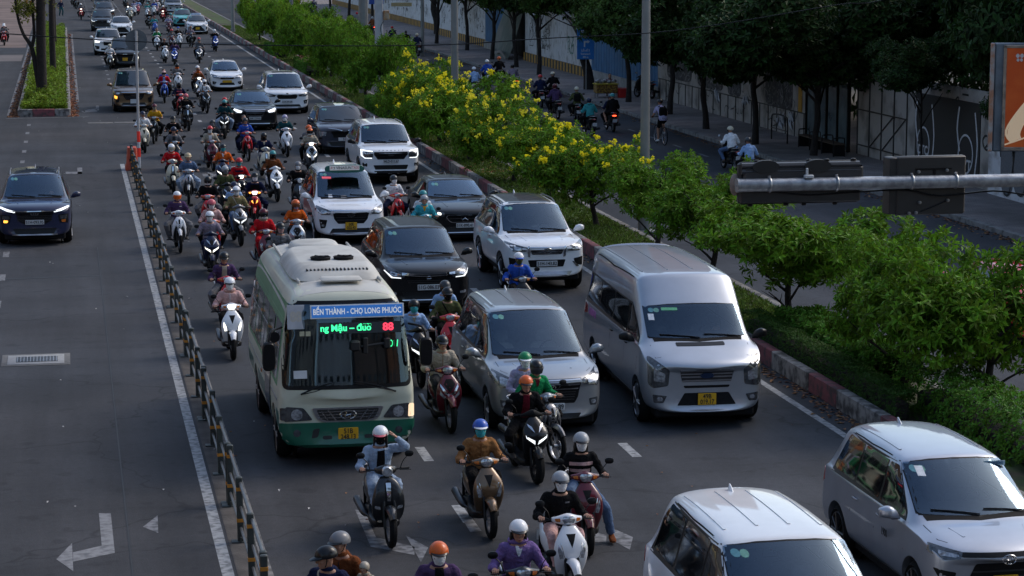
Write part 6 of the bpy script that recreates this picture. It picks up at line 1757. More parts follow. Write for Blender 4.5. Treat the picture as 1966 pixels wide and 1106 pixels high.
for (yc, w, z) in ((2.0, .5, 1.2), (1.0, .6, 1.3), (-.2, .7, 1.1), (-1.4, .6, 1.3), (-2.5, .7, 1.2)): b.loft('x', [(-.062, yc, z, w, 1.1), (-.045, yc, z, w, 1.1)], 20, 3, 1)
put('grey_letters', b.mesh('grey_letters', False), mat('graffiti grey', (.13, .13, .14), rough=.7, var=.2), r_)
b = MB()
for (yc, w, z) in ((2.0, .5, 1.2), (1.0, .6, 1.3), (-.2, .7, 1.1), (-1.4, .6, 1.3), (-2.5, .7, 1.2)):
    b.tube([(-.07, yc + w * math.cos(a) * (1 + .2 * math.sin(3 * a)), z + 1.1 * math.sin(a)) for a in [k * .42 for k in range(13)]], [(.005, .04)] * 13, 5, 2, side=(1, 0, 0))
put('graffiti_outline', b.mesh('graffiti_outline', False), INKG, r_)
r_ = hoard('hoarding', 'plain white panels below and right of the billboard', 46, 59.4, 26.8, mat('clean white panel', (.50, .49, .48), rough=.55, var=.1, scale=.6), h=2.6, corr=0, pitch=2)
b = MB()
for yc in (-3.9, -1.1, 1.7, 4.5): b.box((-.045, yc, 1.3), (.012, .02, 2.55), 0)
put('panel_joint', b.mesh('panel_joint', False), KEDGE, r_)

# billboard at the right edge
bb = thing('billboard', 'orange illuminated advertising box with a pale swirl at the right edge', 'billboard', (25.2, 58, 0), R(-12))
put('cabinet', MB().box((.10, .30, 3.62), (2.7, .28, 2.86), .03), mat('billboard steel', (.15, .17, .19), rough=.5, var=.3, scale=2), bb)
OR = mat('billboard orange', (.30, .035, .004), rough=.35, col2=(.46, .11, .02), c2lo=.42, c2hi=.75, scale=.9, emit=(.9, .16, .02), es=.05)
put('face', MB().box((.20, .10, 3.62), (2.35, .06, 2.62), .006), OR, bb)
b = MB()
for (x0, x1, z0, z1) in ((-1.04, -.96, 2.24, 5.0), (1.36, 1.44, 2.24, 5.0), (-1.04, 1.44, 2.22, 2.32), (-1.04, 1.44, 4.92, 5.0)): b.box(((x0 + x1) / 2, .075, (z0 + z1) / 2), (x1 - x0, .10, z1 - z0), .01)
put('frame', b.mesh('frame', False), mat('frame metal', (.40, .34, .28), rough=.25, metal=.6, var=.3, scale=5), bb)
b = MB(); b.box((-1.28, .30, 3.62), (.06, .3, 2.86), .01); b.box((-1.15, .34, 3.62), (.22, .10, 2.7), .01); put('side_return', b.mesh('side_return', False), mat('side steel', (.10, .12, .15), rough=.5, var=.3, scale=3), bb)
b = MB(); b.box((-1.32, .14, 3.62), (.10, .12, 2.84), .01); put('side_edge', b, mat('scuffed orange edge', (.42, .20, .12), rough=.4, col2=(.40, .38, .36), scale=3), bb)
b = MB()
for q in range(5): b.tube([(-.78 + .05 * q, .066, 2.45 + .02 * q), (-.92 + .08 * q, .066, 2.75), (-.55 + .06 * q, .066, 3.35), (.1 + .02 * q, .066, 4.1 + .05 * q)], [(.03 + .01 * q, .003)] * 4, 6, 4, side=(1, 0, 0))
b.tube([(-.95, .066, 2.38), (-.3, .066, 2.62), (.5, .066, 3.1), (1.2, .066, 3.9)], [(.02, .003)] * 4, 6, 4, side=(1, 0, 0))
put('swirl', b.mesh('swirl', False), mat('pale swirl', (.75, .52, .32), rough=.4, emit=(1, .75, .5), es=.12), bb)
b = MB(); b.loft('y', [(.060, .0, 3.0, .42, .34), (.066, .0, 3.0, .42, .34)], 24, 2, 1); put('pale_disc', b, mat('pale lilac', (.55, .52, .65), rough=.4, emit=(.8, .78, 1), es=.12), bb)
b = MB()
for sx in (-1, 1):
    b.loft('y', [(.060, -.62 + sx * .055, 4.72, .05, .06), (.064, -.62 + sx * .055, 4.72, .05, .06)], 12, 1.6, 1); b.loft('y', [(.060, -.62 + sx * .045, 4.61, .04, .045), (.064, -.62 + sx * .045, 4.61, .04, .045)], 12, 1.6, 1)
put('butterfly_mark', b.mesh('butterfly_mark', False), mat('white print', (.7, .7, .7), rough=.4, var=.1), bb)
text('lettering', 'A', .22, mat('white print', (.7,) * 3), bb, (-.36, .064, 4.66), bold=.02)
put('post', MB().box((.2, .40, 1.1), (.25, .2, 2.3), .02), STEEL, bb)

# ---------------------------------------------------------------- traffic signal arm close to the camera, wires
GALV = mat('galvanised steel', (.40, .42, .44), rough=.38, metal=.65, col2=(.26, .27, .29), c2lo=.40, c2hi=.62, scale=12, bump=.2, bscale=40)
sg = thing('signal_arm', 'round galvanised steel arm reaching in from the right across the side road', 'signal arm', (7.0, 24, 5.24))
b = MB(); b.cyl((0, 0, 0), (10.5, 0, -.02), .072, 24); put('arm', b, GALV, sg)
b = MB(); b.cyl((-.012, 0, 0), (.015, 0, 0), .076, 24); b.cyl((.0, -.005, .0), (-.02, -.005, 0), .012, 8); put('end_cap', b, STEEL, sg)
b = MB(); b.cyl((10.5, 0, -5.24), (10.5, 0, .3), .11, 20); put('post', b, GALV, sg)
b = MB(); b.box((.78, -.03, .085), (.10, .06, .035), .006); b.box((.76, -.03, .13), (.025, .02, .09), .004); put('bracket', b, PLATE, sg)
for x in (.35, 1.1, 1.95, 2.45, 4.2):
    b = MB(); b.torus((x, 0, 0), .078, .009, 'x', 24, 6, rw=.014); b.box((x, 0, .088), (.03, .03, .02), .004); put('clamp', b, STEEL, sg)
b = MB(); b.tube([(.4, .02, -.075), (.8, .03, -.12), (1.3, .03, -.10), (1.9, .03, -.09), (2.3, .03, -.16), (2.9, .03, -.12), (3.4, .03, -.17), (4.2, .03, -.08)], .010, 6, 4); put('cable', b, BLACK, sg)
th = thing('traffic_signal', 'black horizontal three-lamp traffic signal seen from behind on the arm', 'traffic signal', (7.72, 24.12, 5.25))
b = MB(); b.box((0, .02, .0), (1.36, .10, .44), .02); b.box((0, -.05, -.12), (1.34, .06, .19), .015); put('housing', b, mat('signal black', (.018, .018, .019), rough=.5, var=.2, scale=9), th)
b = MB()
for i in range(2): b.tube([(-.66 + .0, -.04, .19 - .06 * i), (.66, -.04, .19 - .06 * i)], [(.05, .035)] * 2, 8)
b.box((.03, -.06, .11), (1.34, .05, .14), .03); put('ribbed_back', b, mat('signal grey black', (.035, .035, .037), rough=.42, var=.15, scale=6), th)
b = MB()
for xq in (-.40, .18):
    b.loft('y', [(-.10, xq, .18, .15, .07), (-.02, xq, .18, .15, .07)], 20, 2, 1)
put('lamp_recess', b, INK, th)
for i in range(3):
    b = MB(); b.cyl((-.44 + .44 * i, .06, 0), (-.44 + .44 * i, .30, 0), .17, 20, .175); put('visor', b, TRIM, th)
b = MB()
for xq in (-.48, -.35, .1, .3, .60):
    b.box((xq, -.02, .235), (.05, .04, .03), .006)
for xq in (-.55, -.15, .05, .4): b.box((xq, -.02, -.235), (.05, .04, .03), .006)
b.box((0, .0, 0), (1.30, .03, .46), .004)
put('lug_rail', b.mesh('lug_rail'), BLACK, th)
b = MB(); b.ell((-.70, .05, -.02), (.06, .06, .12)); put('end_visor', b, mat('visor beige', (.22, .16, .13), rough=.6, var=.2), th)
cd = thing('countdown_display', 'square black countdown box bolted to the arm, right of the long signal', 'traffic signal', (9.20, 24.12, 5.19), R(3))
b = MB(); b.box((0, .0, 0), (.80, .12, .64), .015); b.box((-.43, .06, .0), (.10, .2, .62), .01); put('housing', b, mat('signal black', (.018,) * 3), cd)
for (x, z) in ((-.16, .155), (.17, .165), (-.14, -.18), (.19, -.165), (-.26, -.295), (-.18, -.29)):
    b = MB(); b.cyl((x, -.06, z), (x, -.085, z), .018, 12); b.cyl((x, -.085, z), (x, -.10, z), .009, 8); put('bolt', b, STEEL, cd)
b = MB(); b.box((0.02, -.062, .18), (.42, .012, .02), .002); b.box((.03, -.063, .09), (.03, .010, .18), .002); b.tube([(-.12, -.065, -.28), (.05, -.07, -.22), (.17, -.065, -.17)], .006, 6, 3); put('seam', b.mesh('seam'), BLACK, cd)
wire = thing('cable', 'thin black cable sagging across the whole upper picture', 'cable', (0, 20, 0))
b = MB(); b.tube([(-3.0, 0, 7.30), (-.53, 0, 7.08), (.62, 0, 7.0), (1.71, 0, 6.96), (3.1, 0, 6.95), (4.1, 0, 7.0), (5.26, 0, 7.06), (6.69, 0, 7.27), (7.6, 0, 7.42), (12, 0, 8.6)], .0048, 6, 5); put('strand', b, BLACK, wire)
b = MB()
for x, z in ((-2.2, 7.22), (11.2, 8.37)): b.cyl((x, -.03, z), (x, .03, z), .012, 8)
put('clamp', b, BLACK, wire)

# sign pole and barrier end on the left
sp = thing('road_sign', 'round grey sign back on a pale pole with red bands by the barrier block', 'road sign', (2.31, 79.2, 0))
b = MB(); b.cyl((0, 0, 1.1), (0, 0, 4.7), .045, 12); put('pole', b, mat('pale pole', (.42, .40, .39), rough=.5, var=.1, scale=6), sp)
b = MB(); b.cyl((0, 0, .0), (0, 0, 1.12), .052, 12); put('lower_pole', b, PLATE, sp)
b = MB(); b.cyl((0, 0, 1.0), (0, 0, 1.36), .056, 12); b.cyl((0, 0, .5), (0, 0, .80), .056, 12); put('red_band', b.mesh('red_band'), mat('faintly glowing red', (.62, .03, .02), rough=.4, emit=(1, .05, .03), es=.05), sp)  # bands carry a faint glow of their own in place of reflected light
b = MB(); b.cyl((0, .06, 4.38), (0, .075, 4.38), .36, 32); put('disc', b, mat('sign back grey', (.115, .125, .135), rough=.5, metal=.4, var=.12, scale=4), sp)
b = MB(); b.box((0, .045, 4.5), (.14, .03, .04), .005); b.box((0, .045, 4.25), (.14, .03, .04), .005); put('clamp', b.mesh('clamp'), STEEL, sp)
rb = thing('barrier_block', 'orange-red plastic barrier block at the end of the railing', 'barrier block', (2.1, 80.0, 0))
b = MB(); b.loft('z', [(0, 0, 0, .24, .42), (.1, 0, 0, .24, .42), (.22, 0, 0, .20, .38), (.70, 0, 0, .16, .36), (.76, 0, 0, .15, .34)], 20, 6, 1); put('block', b, mat('barrier orange', (.50, .06, .02), rough=.5, var=.2, scale=5), rb)
b = MB(); b.box((0, -.39, .35), (.2, .03, .10), .01); put('slot', b, TRIM, rb)

FG = mat('rail post green grey', (.035, .042, .038), rough=.5, var=.25, scale=6); FO = mat('post orange band', (.50, .20, .02), rough=.5, var=.15, scale=9); FR = mat('rail tube', (.18, .18, .18), rough=.35, metal=.7, var=.2, scale=7)
fence = thing('guard_rail', 'long dark metal railing with orange-banded posts dividing the road', 'guard rail', (2.08, 54, 0))
pm = MB(); pm.box((0, 0, .44), (.085, .085, .88), .01); pm.box((0, 0, .012), (.24, .16, .024), .006); pm.box((0, -.05, .05), (.02, .08, .07), .004); pmesh = pm.mesh('post')
bm_ = MB()
for z in (.30, .72): bm_.box((0, 0, z), (.092, .092, .05), .004)
bmesh_ = bm_.mesh('orange_band')
y = 26.1; k = 0
while y < 80:
    rz = random.uniform(-.03, .03)
    for dy in ((0,) if k % 3 else (0, .16)):
        o = put('post', pmesh, FG, fence, loc=(random.uniform(-.008, .008), y + dy - 54, 0)); o.rotation_euler = (random.uniform(-.02, .02), random.uniform(-.02, .02), rz)
        put('orange_band', bmesh_, FO, o)
    y += 1.98; k += 1
y = 26.1
while y < 78.5:
    b = MB()
    for z in (.80, .48, .20): b.cyl((0, y - 54 + .04, z), (0, y - 54 + 1.94, z), .019 if z < .7 else .024, 8)
    put('rail', b.mesh('rail'), FR, fence); y += 1.98

# lamp posts and masts
PG = mat('post grey', (.20, .205, .20), rough=.5, var=.12, scale=2, metal=.3); PW = mat('post pale', (.38, .38, .40), rough=.7, var=.2, scale=1.5)
def lamp_post(x, y, r0, r1, h, label, m, arm=True, name='lamp_post'):
    t = thing(name, label, 'lamp post', (x, y, .0), 0, 'grey lamp posts along the median and pavement')
    b = MB(); b.tube([(0, 0, 0), (0, 0, h * .5), (0, 0, h)], [r0, (r0 + r1) / 2, r1], 14, 2); put('pole', b, m, t)
    b = MB(); b.box((0, 0, .05), (r0 * 4, r0 * 4, .1), .02); b.cyl((0, 0, .1), (0, 0, .5), r0 * 1.3, 14); put('base', b, m, t)
    if arm:
        b = MB(); b.tube([(0, 0, h - .1), (-.5, 0, h + .5), (-1.8, 0, h + .7)], .04, 8, 3); put('arm', b, m, t)
        b = MB(); b.loft('x', [(-2.6, 0, h + .66, .06, .03), (-2.5, 0, h + .68, .14, .05), (-1.9, 0, h + .72, .12, .06), (-1.75, 0, h + .72, .04, .04)], 12, 2.4); put('lamp_head', b, ALLOY, t)
    return t
lamp_post(15.0, 60.2, .135, .10, 10, 'near round grey lamp post between shrubs and cyclist', PG)
lamp_post(15.0, 91.2, .16, .12, 10, 'grey lamp post behind the farthest yellow shrub', PG)
lamp_post(15.1, 160, .15, .11, 10, 'lamp post beyond the green shrubs right of the thin mast', PG)
lamp_post(12.95, 186.0, .14, .12, 9, 'thin post at the far end of the grass strip', PG, False)
lamp_post(15.4, 171, .15, .12, 9, 'thin grey post rising from the far green shrubs', PG)
lamp_post(16.5, 206, .15, .12, 10, 'farthest grey post beside the side road', PG)
cp = thing('utility_pole', 'pale square concrete pole with a small rusty meter box', 'utility pole', (14.25, 108.2, .18))
b = MB(); b.box((0, 0, 4.0), (.36, .30, 8.0), .03); put('pole', b, PW, cp); put('meter_box', MB().box((.33, -.16, 3.98), (.26, .16, .44), .02), mat('rusty box', (.33, .27, .20), rough=.7, col2=(.30, .14, .05), scale=4, c2lo=.4, c2hi=.6), cp)
put('small_box', MB().box((.10, -.18, 1.75), (.18, .1, .22), .02), PW, cp)
b = MB(); b.tube([(.2, -.17, 3.7), (.05, -.2, 3.4), (.14, -.18, 2.8), (.10, -.18, 1.9)], .012, 6, 4); put('cable', b, BLACK, cp)
cp = thing('utility_pole', 'grey pole with a warm glow coloured onto its edge left of the square concrete pole', 'utility pole', (14.2, 113.6, .18)); b = MB(); b.tube([(0, 0, 0), (0, 0, 9)], [.24, .2], 14); put('pole', b, PG, cp); b = MB(); b.cyl((.2, -.12, .3), (.2, -.12, 9), .02, 6); put('warm_edge', b, mat('pale conduit', (.5, .42, .36), rough=.6, var=.1), cp)  # warm light on the pole's edge is put into a thin pale tube
# cantilever sign edge at the top
gs = thing('overhead_sign', 'bottom edge of overhead sign boards at the top, right of the square pole', 'road sign', (21.0, 152, 0))
b = MB(); b.box((.2, 0, 4.25), (3.0, .12, 1.3), .02); put('board', b, mat('sign alloy', (.42, .45, .48), rough=.5, var=.1), gs); b = MB(); b.box((-1.15, -.1, 3.52), (.95, .04, .32), .01); put('blue_board', b, mat('sign blue', (.02, .06, .28), rough=.5, var=.1), gs)
b = MB(); b.box((.5, -.1, 3.33), (1.35, .04, .24), .01); put('yellow_board', b, mat('sign ochre', (.36, .28, .14), rough=.6, var=.2), gs)
b = MB(); b.cyl((1.9, .1, 0), (1.9, .1, 6), .12, 12); put('post', b, PG, gs); b = MB(); b.box((.4, .1, 3.7), (3.2, .1, .1), .01); put('crossbar', b, PG, gs)
# blue direction board on the tree
sb_ = thing('direction_board', 'tall blue metro direction board fixed to the pavement tree', 'sign board', (25.55, 115.0, 0), R(-4))
b = MB(); b.box((0, 0, 2.62), (.86, .04, 1.92), .01); put('board', b, mat('board blue', (.02, .17, .50), rough=.45, var=.12, scale=3), sb_)
WP = mat('white lettering', (.55, .57, .60), rough=.5, var=.1)
for (t, z, s) in (('ĐIỂM NGẦM', 3.28, .15), ('METRO', 3.04, .17), ('GA BA SON', 2.78, .16), ('Lối số 5', 2.10, .15), ('Entrance 5', 1.93, .13), ('400 m', 1.77, .13)): text('lettering', t, s, WP, sb_, (0, -.024, z), bold=.025, sx=.85)
b = MB(); b.add([(-.09, -.024, 2.28), (-.02, -.024, 2.28), (-.02, -.024, 2.50), (.10, -.024, 2.50), (.10, -.024, 2.45), (.21, -.024, 2.54), (.10, -.024, 2.63), (.10, -.024, 2.58), (-.09, -.024, 2.58)], [(0, 1, 2, 8), (2, 3, 7, 8), (4, 5, 6)]); put('arrow', b.mesh('arrow', False), WP, sb_)
b = MB(); b.box((.05, .1, 1.9), (.05, .05, 3.8), .01); put('post', b, STEEL, sb_)
# fruit seller's cart, box
ct = thing('street_stall', 'low yellow basket stall heaped with goods on the right pavement', 'stall', (25.35, 109.6, .125))
put('basket', MB().box((0, 0, .42), (1.05, .7, .42), .04), mat('woven yellow', (.36, .22, .03), rough=.7, col2=(.12, .05, .02), scale=14, c2lo=.42, c2hi=.55), ct)
put('rim', MB().box((0, 0, .65), (1.12, .78, .05), .01), mat('yellow rim', (.38, .30, .03), rough=.6, var=.2), ct)
for sx in (-1, 1):
    for sy in (-1, 1): put('leg', MB().box((sx * .46, sy * .28, .1), (.05, .05, .22), .005), STEEL, ct)
b = MB(); rnd = random.Random(8)
for i in range(9): b.ell((rnd.uniform(-.45, .4), rnd.uniform(-.2, .25), .74 + rnd.uniform(0, .08)), (.12, .10, .09))
put('goods', b, mat('plastic bags', (.34, .34, .35), rough=.5, col2=(.10, .10, .11), scale=5, bump=.6, bscale=14), ct)
rbx = thing('crate', 'bright red plastic crate beside the yellow stall', 'crate', (26.15, 109.4, .125)); b = MB(); b.loft('z', [(0, 0, 0, .23, .2), (.38, 0, 0, .27, .24), (.42, 0, 0, .28, .25)], 16, 8, 1); put('box', b, mat('red plastic', (.50, .02, .02), rough=.45, var=.1), rbx); put('lid', MB().box((0, 0, .44), (.52, .46, .04), .015), mat('red lid', (.42, .05, .05), rough=.5, var=.2), rbx)

# ---------------------------------------------------------------- the bus
def make_bus(loc, rz):
    W, L, H = 1.03, 6.35, 2.74; F = -L / 2; B = L / 2
    def row(y, w, z4, z6, w6, z8, zb=.32, bow=.10, wb=None): return car_row(y, zb, w, z4, wb or w * .985, z6, w6, z8, bow)
    rows = [row(F + .03, W * .86, .95, 1.02, W * .72, 1.04, .40), row(F + .09, W * .97, 1.10, 1.24, W * .84, 1.27), row(F + .17, W, 1.20, 1.85, W * .88, 1.88, bow=.13), row(F + .27, W, 1.22, 2.46, W * .85, 2.52, bow=.13),
            row(F + .44, W, 1.22, 2.56, W * .82, 2.66, bow=.08), row(F + .9, W, 1.22, 2.58, W * .84, 2.72, bow=0), row(0, W, 1.22, 2.60, W * .84, H, bow=0), row(B - .7, W, 1.22, 2.60, W * .84, H, bow=0),
            row(B - .2, W, 1.22, 2.44, W * .80, 2.56, bow=-.05), row(B - .08, W * .97, 1.2, 2.2, W * .8, 2.3, bow=-.05), row(B - .01, W * .9, 1.1, 1.9, W * .7, 2.0, bow=-.05)]
    wr = .39; yf, yr = F + 1.10, F + 4.45
    me = body_shell(rows, (), [(sx * (W - .27), y) for sx in (-1, 1) for y in (yf, yr)], wr, L); bv = bvh_of(me)
    CREAM = mat('bus cream', (.55, .56, .44), rough=.45, coat=.3, col2=(.47, .47, .38), c2lo=.45, c2hi=.75, scale=1.6, detail=6)
    ROOF = mat('weathered bus roof', (.50, .49, .45), rough=.6, col2=(.30, .28, .25), c2lo=.46, c2hi=.80, scale=2.2, detail=9)
    GRN = mat('bus green', (.006, .10, .06), rough=.35, coat=.5, var=.15, scale=3); LGR = mat('bus light green', (.10, .30, .13), rough=.4, coat=.4, var=.15, scale=3)
    root = thing('bus', 'cream and green route 88 city bus with blue destination board and dirty white roof', 'bus', loc, rz)
    put('body', me, CREAM, root)
    def add(nm, polys, view, m, off=.004, res=.10, rnd=0, parent=root, skirt=.012):
        b = MB()
        for p in polys: decal(b, bv, p, view, off, res, skirt, 0, rnd)
        if b.v: return put(nm, b, m, parent)
    add('roof_panel', [rounded([(-.90, F + .44), (.90, F + .44), (.93, B - .25), (-.93, B - .25)], .1)], 'top', ROOF, .004, .14)
    tm, rm = car_wheel(wr, .24, 6)
    for sx in (-1, 1):
        for y in (yf, yr):
            w = put('wheel', rm, DALLOY, root, matrix=Matrix.Translation((sx * (W - .15), y, wr)) @ Matrix.Rotation(0 if sx > 0 else math.pi, 4, 'Z')); put('tyre', tm, RUBBER, w)
            a = MB(); a.cyl((sx * (W - .33), y, wr), (sx * (W - .30), y, wr), wr + .05, 20); put('wheel_well', a, TRIM, root)
    put('underbody', MB().box((0, 0, .38), (1.6, L * .9, .2), .03), TRIM, root)
    # front: black screen surround, glass, boards, lamps, grille, bumper
    add('screen_surround', [rounded([(-.965, 1.20), (.965, 1.20), (.945, 2.50), (-.945, 2.50)], .10, 5)], 'front', BLACK, .004, .08)
    hole = rounded([(-.92, 1.265), (.92, 1.265), (.895, 2.445), (-.895, 2.445)], .08, 2); cut_front(me, hole, F + .8, 1.2)
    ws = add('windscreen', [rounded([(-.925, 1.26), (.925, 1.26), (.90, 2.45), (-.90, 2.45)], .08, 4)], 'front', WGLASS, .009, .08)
    SF = mat('bus seat', (.05, .10, .22), rough=.9, var=.2); b = MB(); b.box((0, F + .55, 1.12), (1.85, .5, .25), .06); put('dashboard', b, TRIM, root)
    b = MB(); b.torus((.45, F + .95, 1.30), .24, .018, 'y', 24, 6); put('steering_wheel', b, TRIM, root)
    for yy_ in (F + 1.7, F + 2.6, F + 3.5, F + 4.4):
        for q in (-.62, .62): b = MB(); b.loft('z', [(.7, q, yy_, .36, .1), (1.3, q, yy_ + .05, .36, .07), (1.6, q, yy_ + .1, .32, .05)], 14, 5, 2); put('seat', b, SF, root)
    b = MB(); b.cyl((-.35, F + 1.1, .8), (-.35, F + 1.1, 2.6), .02, 8); b.tube([(-.3, F + 1.1, 2.35), (-.3, B - .6, 2.35)], .018, 6); b.tube([(.3, F + 1.1, 2.35), (.3, B - .6, 2.35)], .018, 6); put('hand_rail', b.mesh('hand_rail'), mat('rail yellow', (.45, .28, .03), rough=.4), root)
    b = MB(); b.loft('z', [(1.35, -.78, F + .75, .05, .16), (1.9, -.80, F + .7, .04, .2), (2.35, -.80, F + .7, .05, .16)], 12, 3, 2); put('reflection_strip', b, mat('curtain orange', (.42, .16, .04), rough=.9, var=.3), root)  # solid orange shape standing for the orange reflection on the glass
    b = MB(); b.box((0, 0, .8), (1.9, L * .85, .3), .05); put('floor', b, TRIM, root)
    gy = lambda x, z: bv.ray_cast(Vector((x, -20, z)), Vector((0, 1, 0)))[0].y
    tilt = math.atan2(gy(.1, 2.38) - gy(.1, 2.18), .20)
    def board(nm, x, z, w, h, m, par=root, off=.03, extra=0):
        T = Matrix.Translation((x, gy(x, z) - off, z)) @ Matrix.Rotation(-tilt, 4, 'X')
        return put(nm, MB().box((0, 0, 0), (w, .012, h), .003), m, par, matrix=T)
    bl = board('destination_board', .17, 2.345, 1.36, .17, mat('destination blue', (.03, .16, .52), rough=.35, var=.06, emit=(.05, .3, .9), es=.12), off=.022)
    put('board_edge', MB().box((0, .004, 0), (1.40, .010, .205), .003), mat('white print', (.7,) * 3), bl)
    WT = mat('board white letters', (.70, .74, .76), rough=.4, emit=(1, 1, 1), es=.15)
    for (s, x) in (('BẾN THÀNH - CH', -.285), ('O', .11), (' LONG PH', .31), ('U', .505), ('O', .572), ('C', .64)):
        pass
    text('lettering', 'BẾN THÀNH - CHO LONG PHUOC', .118, WT, bl, (0, -.008, -.004), bold=.03, sx=.70, spacing=1.02)
    # hooks and tone marks of the last letters, set by hand
    me_t = text_me('BẾN THÀNH - CHO LONG PHUOC', .118, .03, spacing=1.02)
    xs = [v.co.x for v in me_t.vertices]; x0, x1 = min(xs), max(xs)
    def wx(s): q = [v.co.x for v in text_me(s, .118, .03, align='LEFT', spacing=1.02).vertices]; return max(q) - min(q)
    full = 'BẾN THÀNH - CHO LONG PHUOC'
    b = MB()
    for pre, acc in (('BẾN THÀNH - CHO', '.'), ('BẾN THÀNH - CHO LONG PHU', ''), ('BẾN THÀNH - CHO LONG PHUO', "'")):
        ex = (x0 + wx(pre)) * .70
        b.tube([(ex - .012, -.009, .034), (ex + .002, -.009, .040), (ex + .004, -.009, .052)], [(.0035, .001)] * 3, 5)
        if acc == '.': b.box((ex - .026, -.009, -.058), (.010, .003, .010), .001)
        if acc == "'": b.tube([(ex - .030, -.009, .050), (ex - .016, -.009, .068)], [(.0035, .001)] * 2, 5)
    put('tone_marks', b.mesh('tone_marks'), WT, bl)
    card = board('route_card', -.74, 2.27, .26, .36, mat('faded route card', (.40, .40, .42), rough=.4, var=.15, scale=6), off=.020)
    text('lettering', '88', .20, mat('faded digits', (.46, .42, .36), rough=.5, var=.1), card, (0, -.008, 0), bold=.05, sx=.85)
    led = board('led_display', .21, 2.10, 1.22, .17, mat('display black', (.006, .006, .008), rough=.2, var=.1), off=.020)
    GL = mat('green led', (.05, .8, .3), emit=(.05, 1, .35), es=.8); RL = mat('red led', (.9, .05, .08), emit=(1, .05, .10), es=.8)
    text('lettering', 'ng Mậu – đuo', .135, GL, led, (-.60, -.008, .0), bold=.028, sx=.98, align='LEFT'); text('route_number', '88', .155, RL, led, (.415, -.008, .0), bold=.035, sx=1.05)
    b = MB(); wq = [v.co.x for v in text_me('ng Mậu – đuo', .135, .028, align='LEFT').vertices]; ex = -.60 + max(wq) * .98
    for xx in (ex + .0, ex - .092): b.tube([(xx - .008, -.009, .028), (xx + .008, -.009, .034), (xx + .010, -.009, .048)], [(.005, .001)] * 3, 5)
    b.tube([(ex - .055, -.009, .060), (ex - .038, -.009, .042)], [(.005, .001)] * 2, 5); [b.box((ex - .06, -.009, .055), (.12, .001, .004), .0)]; put('tone_marks', b.mesh('tone_marks'), GL, led)
    notice = board('notice', -.70, 1.43, .20, .12, PLATE, off=.03)
    for k in range(2): board('inspection_sticker', -.66 + .09 * k, 2.03, .07, .07, mat('sticker cream', (.40, .37, .24), rough=.5, var=.2), off=.04)
    b = MB(); b.box((.12, F + .10, 1.85), (.14, .12, .15), .02); b.tube([(.2, F + .10, 1.83), (.58, F + .14, 1.87)], .02, 6); b.box((.27, F + .08, 1.85), (.07, .04, .24), .01); b.box((.60, F + .13, 1.87), (.1, .06, .17), .02); put('camera_unit', b, INK, root)
    T = Matrix.Translation((.66, gy(.68, 1.86) - .08, 1.86)); b = MB(); b.torus((0, 0, 0), .045, .008, 'y', 16, 5, sx=.5); b.tube([(.09, 0, -.05), (.10, 0, .05)], .007, 5); put('clock_display', b, GL, root, matrix=T)
    for (xa, xb) in ((-.70, -.20), (.72, .10)):
        b = MB(); P = [(xa, gy(xa, 1.17) - .03, 1.14), ((xa + xb) / 2, gy((xa + xb) / 2, 1.26) - .03, 1.25), (xb, gy(xb, 1.31) - .03, 1.31)]; b.tube(P, [.014, .010, .008], 6, 2); b.tube([P[0], (xa + (.2 if xa < 0 else -.15), gy(0, 1.2) - .06, 1.19), (xb, gy(xb, 1.28) - .04, 1.28)], .007, 5, 2); put('wiper', b, BLACK, root)
    add('front_bumper', [[(-.99, .34), (.99, .34), (1.0, .70), (-1.0, .70)]], 'front', GRN, .022, .08, .03, skirt=.04)
    for sx in (-1, 1):
        add('headlight', [rounded([(sx * .52, .74), (sx * .66, .93), (sx * .93, .95), (sx * .95, .72)], .04)], 'front', LENSD, .016, .06)
        add('headlight_lens', [[(sx * .76 + .085 * math.cos(a), .83 + .085 * math.sin(a)) for a in [k * .524 for k in range(12)]]], 'front', LENS, .030, .05)
        add('corner_lamp', [rounded([(sx * .905, .74), (sx * .99, .74), (sx * .99, .93), (sx * .915, .93)], .02)], 'front', LITWARM if sx > 0 else LENSD, .020, .05)
        add('bumper_recess', [rounded([(sx * .45, .48), (sx * .55, .46), (sx * .52, .60), (sx * .42, .62)], .03)], 'front', INK, .026, .05)
        add('bumper_recess', [rounded([(sx * .24, .44), (sx * .38, .44), (sx * .38, .50), (sx * .24, .50)], .03)], 'front', INK, .026, .05)
        add('fog_lamp', [[(sx * .76 + .055 * math.cos(a), .55 + .055 * math.sin(a)) for a in [k * .524 for k in range(12)]]], 'front', LENSD, .030, .04)
    add('grille_frame', [rounded([(-.54, .92), (.54, .92), (.46, .74), (.34, .70), (-.34, .70), (-.46, .74)], .04)], 'front', ALLOY, .018, .07)
    add('grille', [rounded([(-.47, .895), (.47, .895), (.40, .75), (.31, .725), (-.31, .725), (-.40, .75)], .03)], 'front', INK, .024, .07)
    for z in (.86, .815, .77): add('grille_bar', [strip([(-.44, z), (.44, z)], .014)], 'front', CHROME, .032, .1)
    for sx in (-1, 1): add('grille_bar', [strip([(sx * .18, .73), (sx * .30, .89)], .02), strip([(sx * .30, .73), (sx * .40, .87)], .016)], 'front', CHROME, .030, .1)
    b = MB(); yy_ = gy(0, .81) - .05; b.torus((0, yy_, .81), .065, .009, 'y', 28, 6, sx=1.75)
    for x in (-.55, .55): b.tube([((x - .22) * .07, yy_, .765), ((x + .32) * .07, yy_, .855)], .009, 6)
    b.tube([(-.04, yy_, .80), (.04, yy_, .82)], .008, 6); put('badge', b, CHROME, root)
    plate_on(root, bv, .52, '51B|248.13', PLATEY, True)
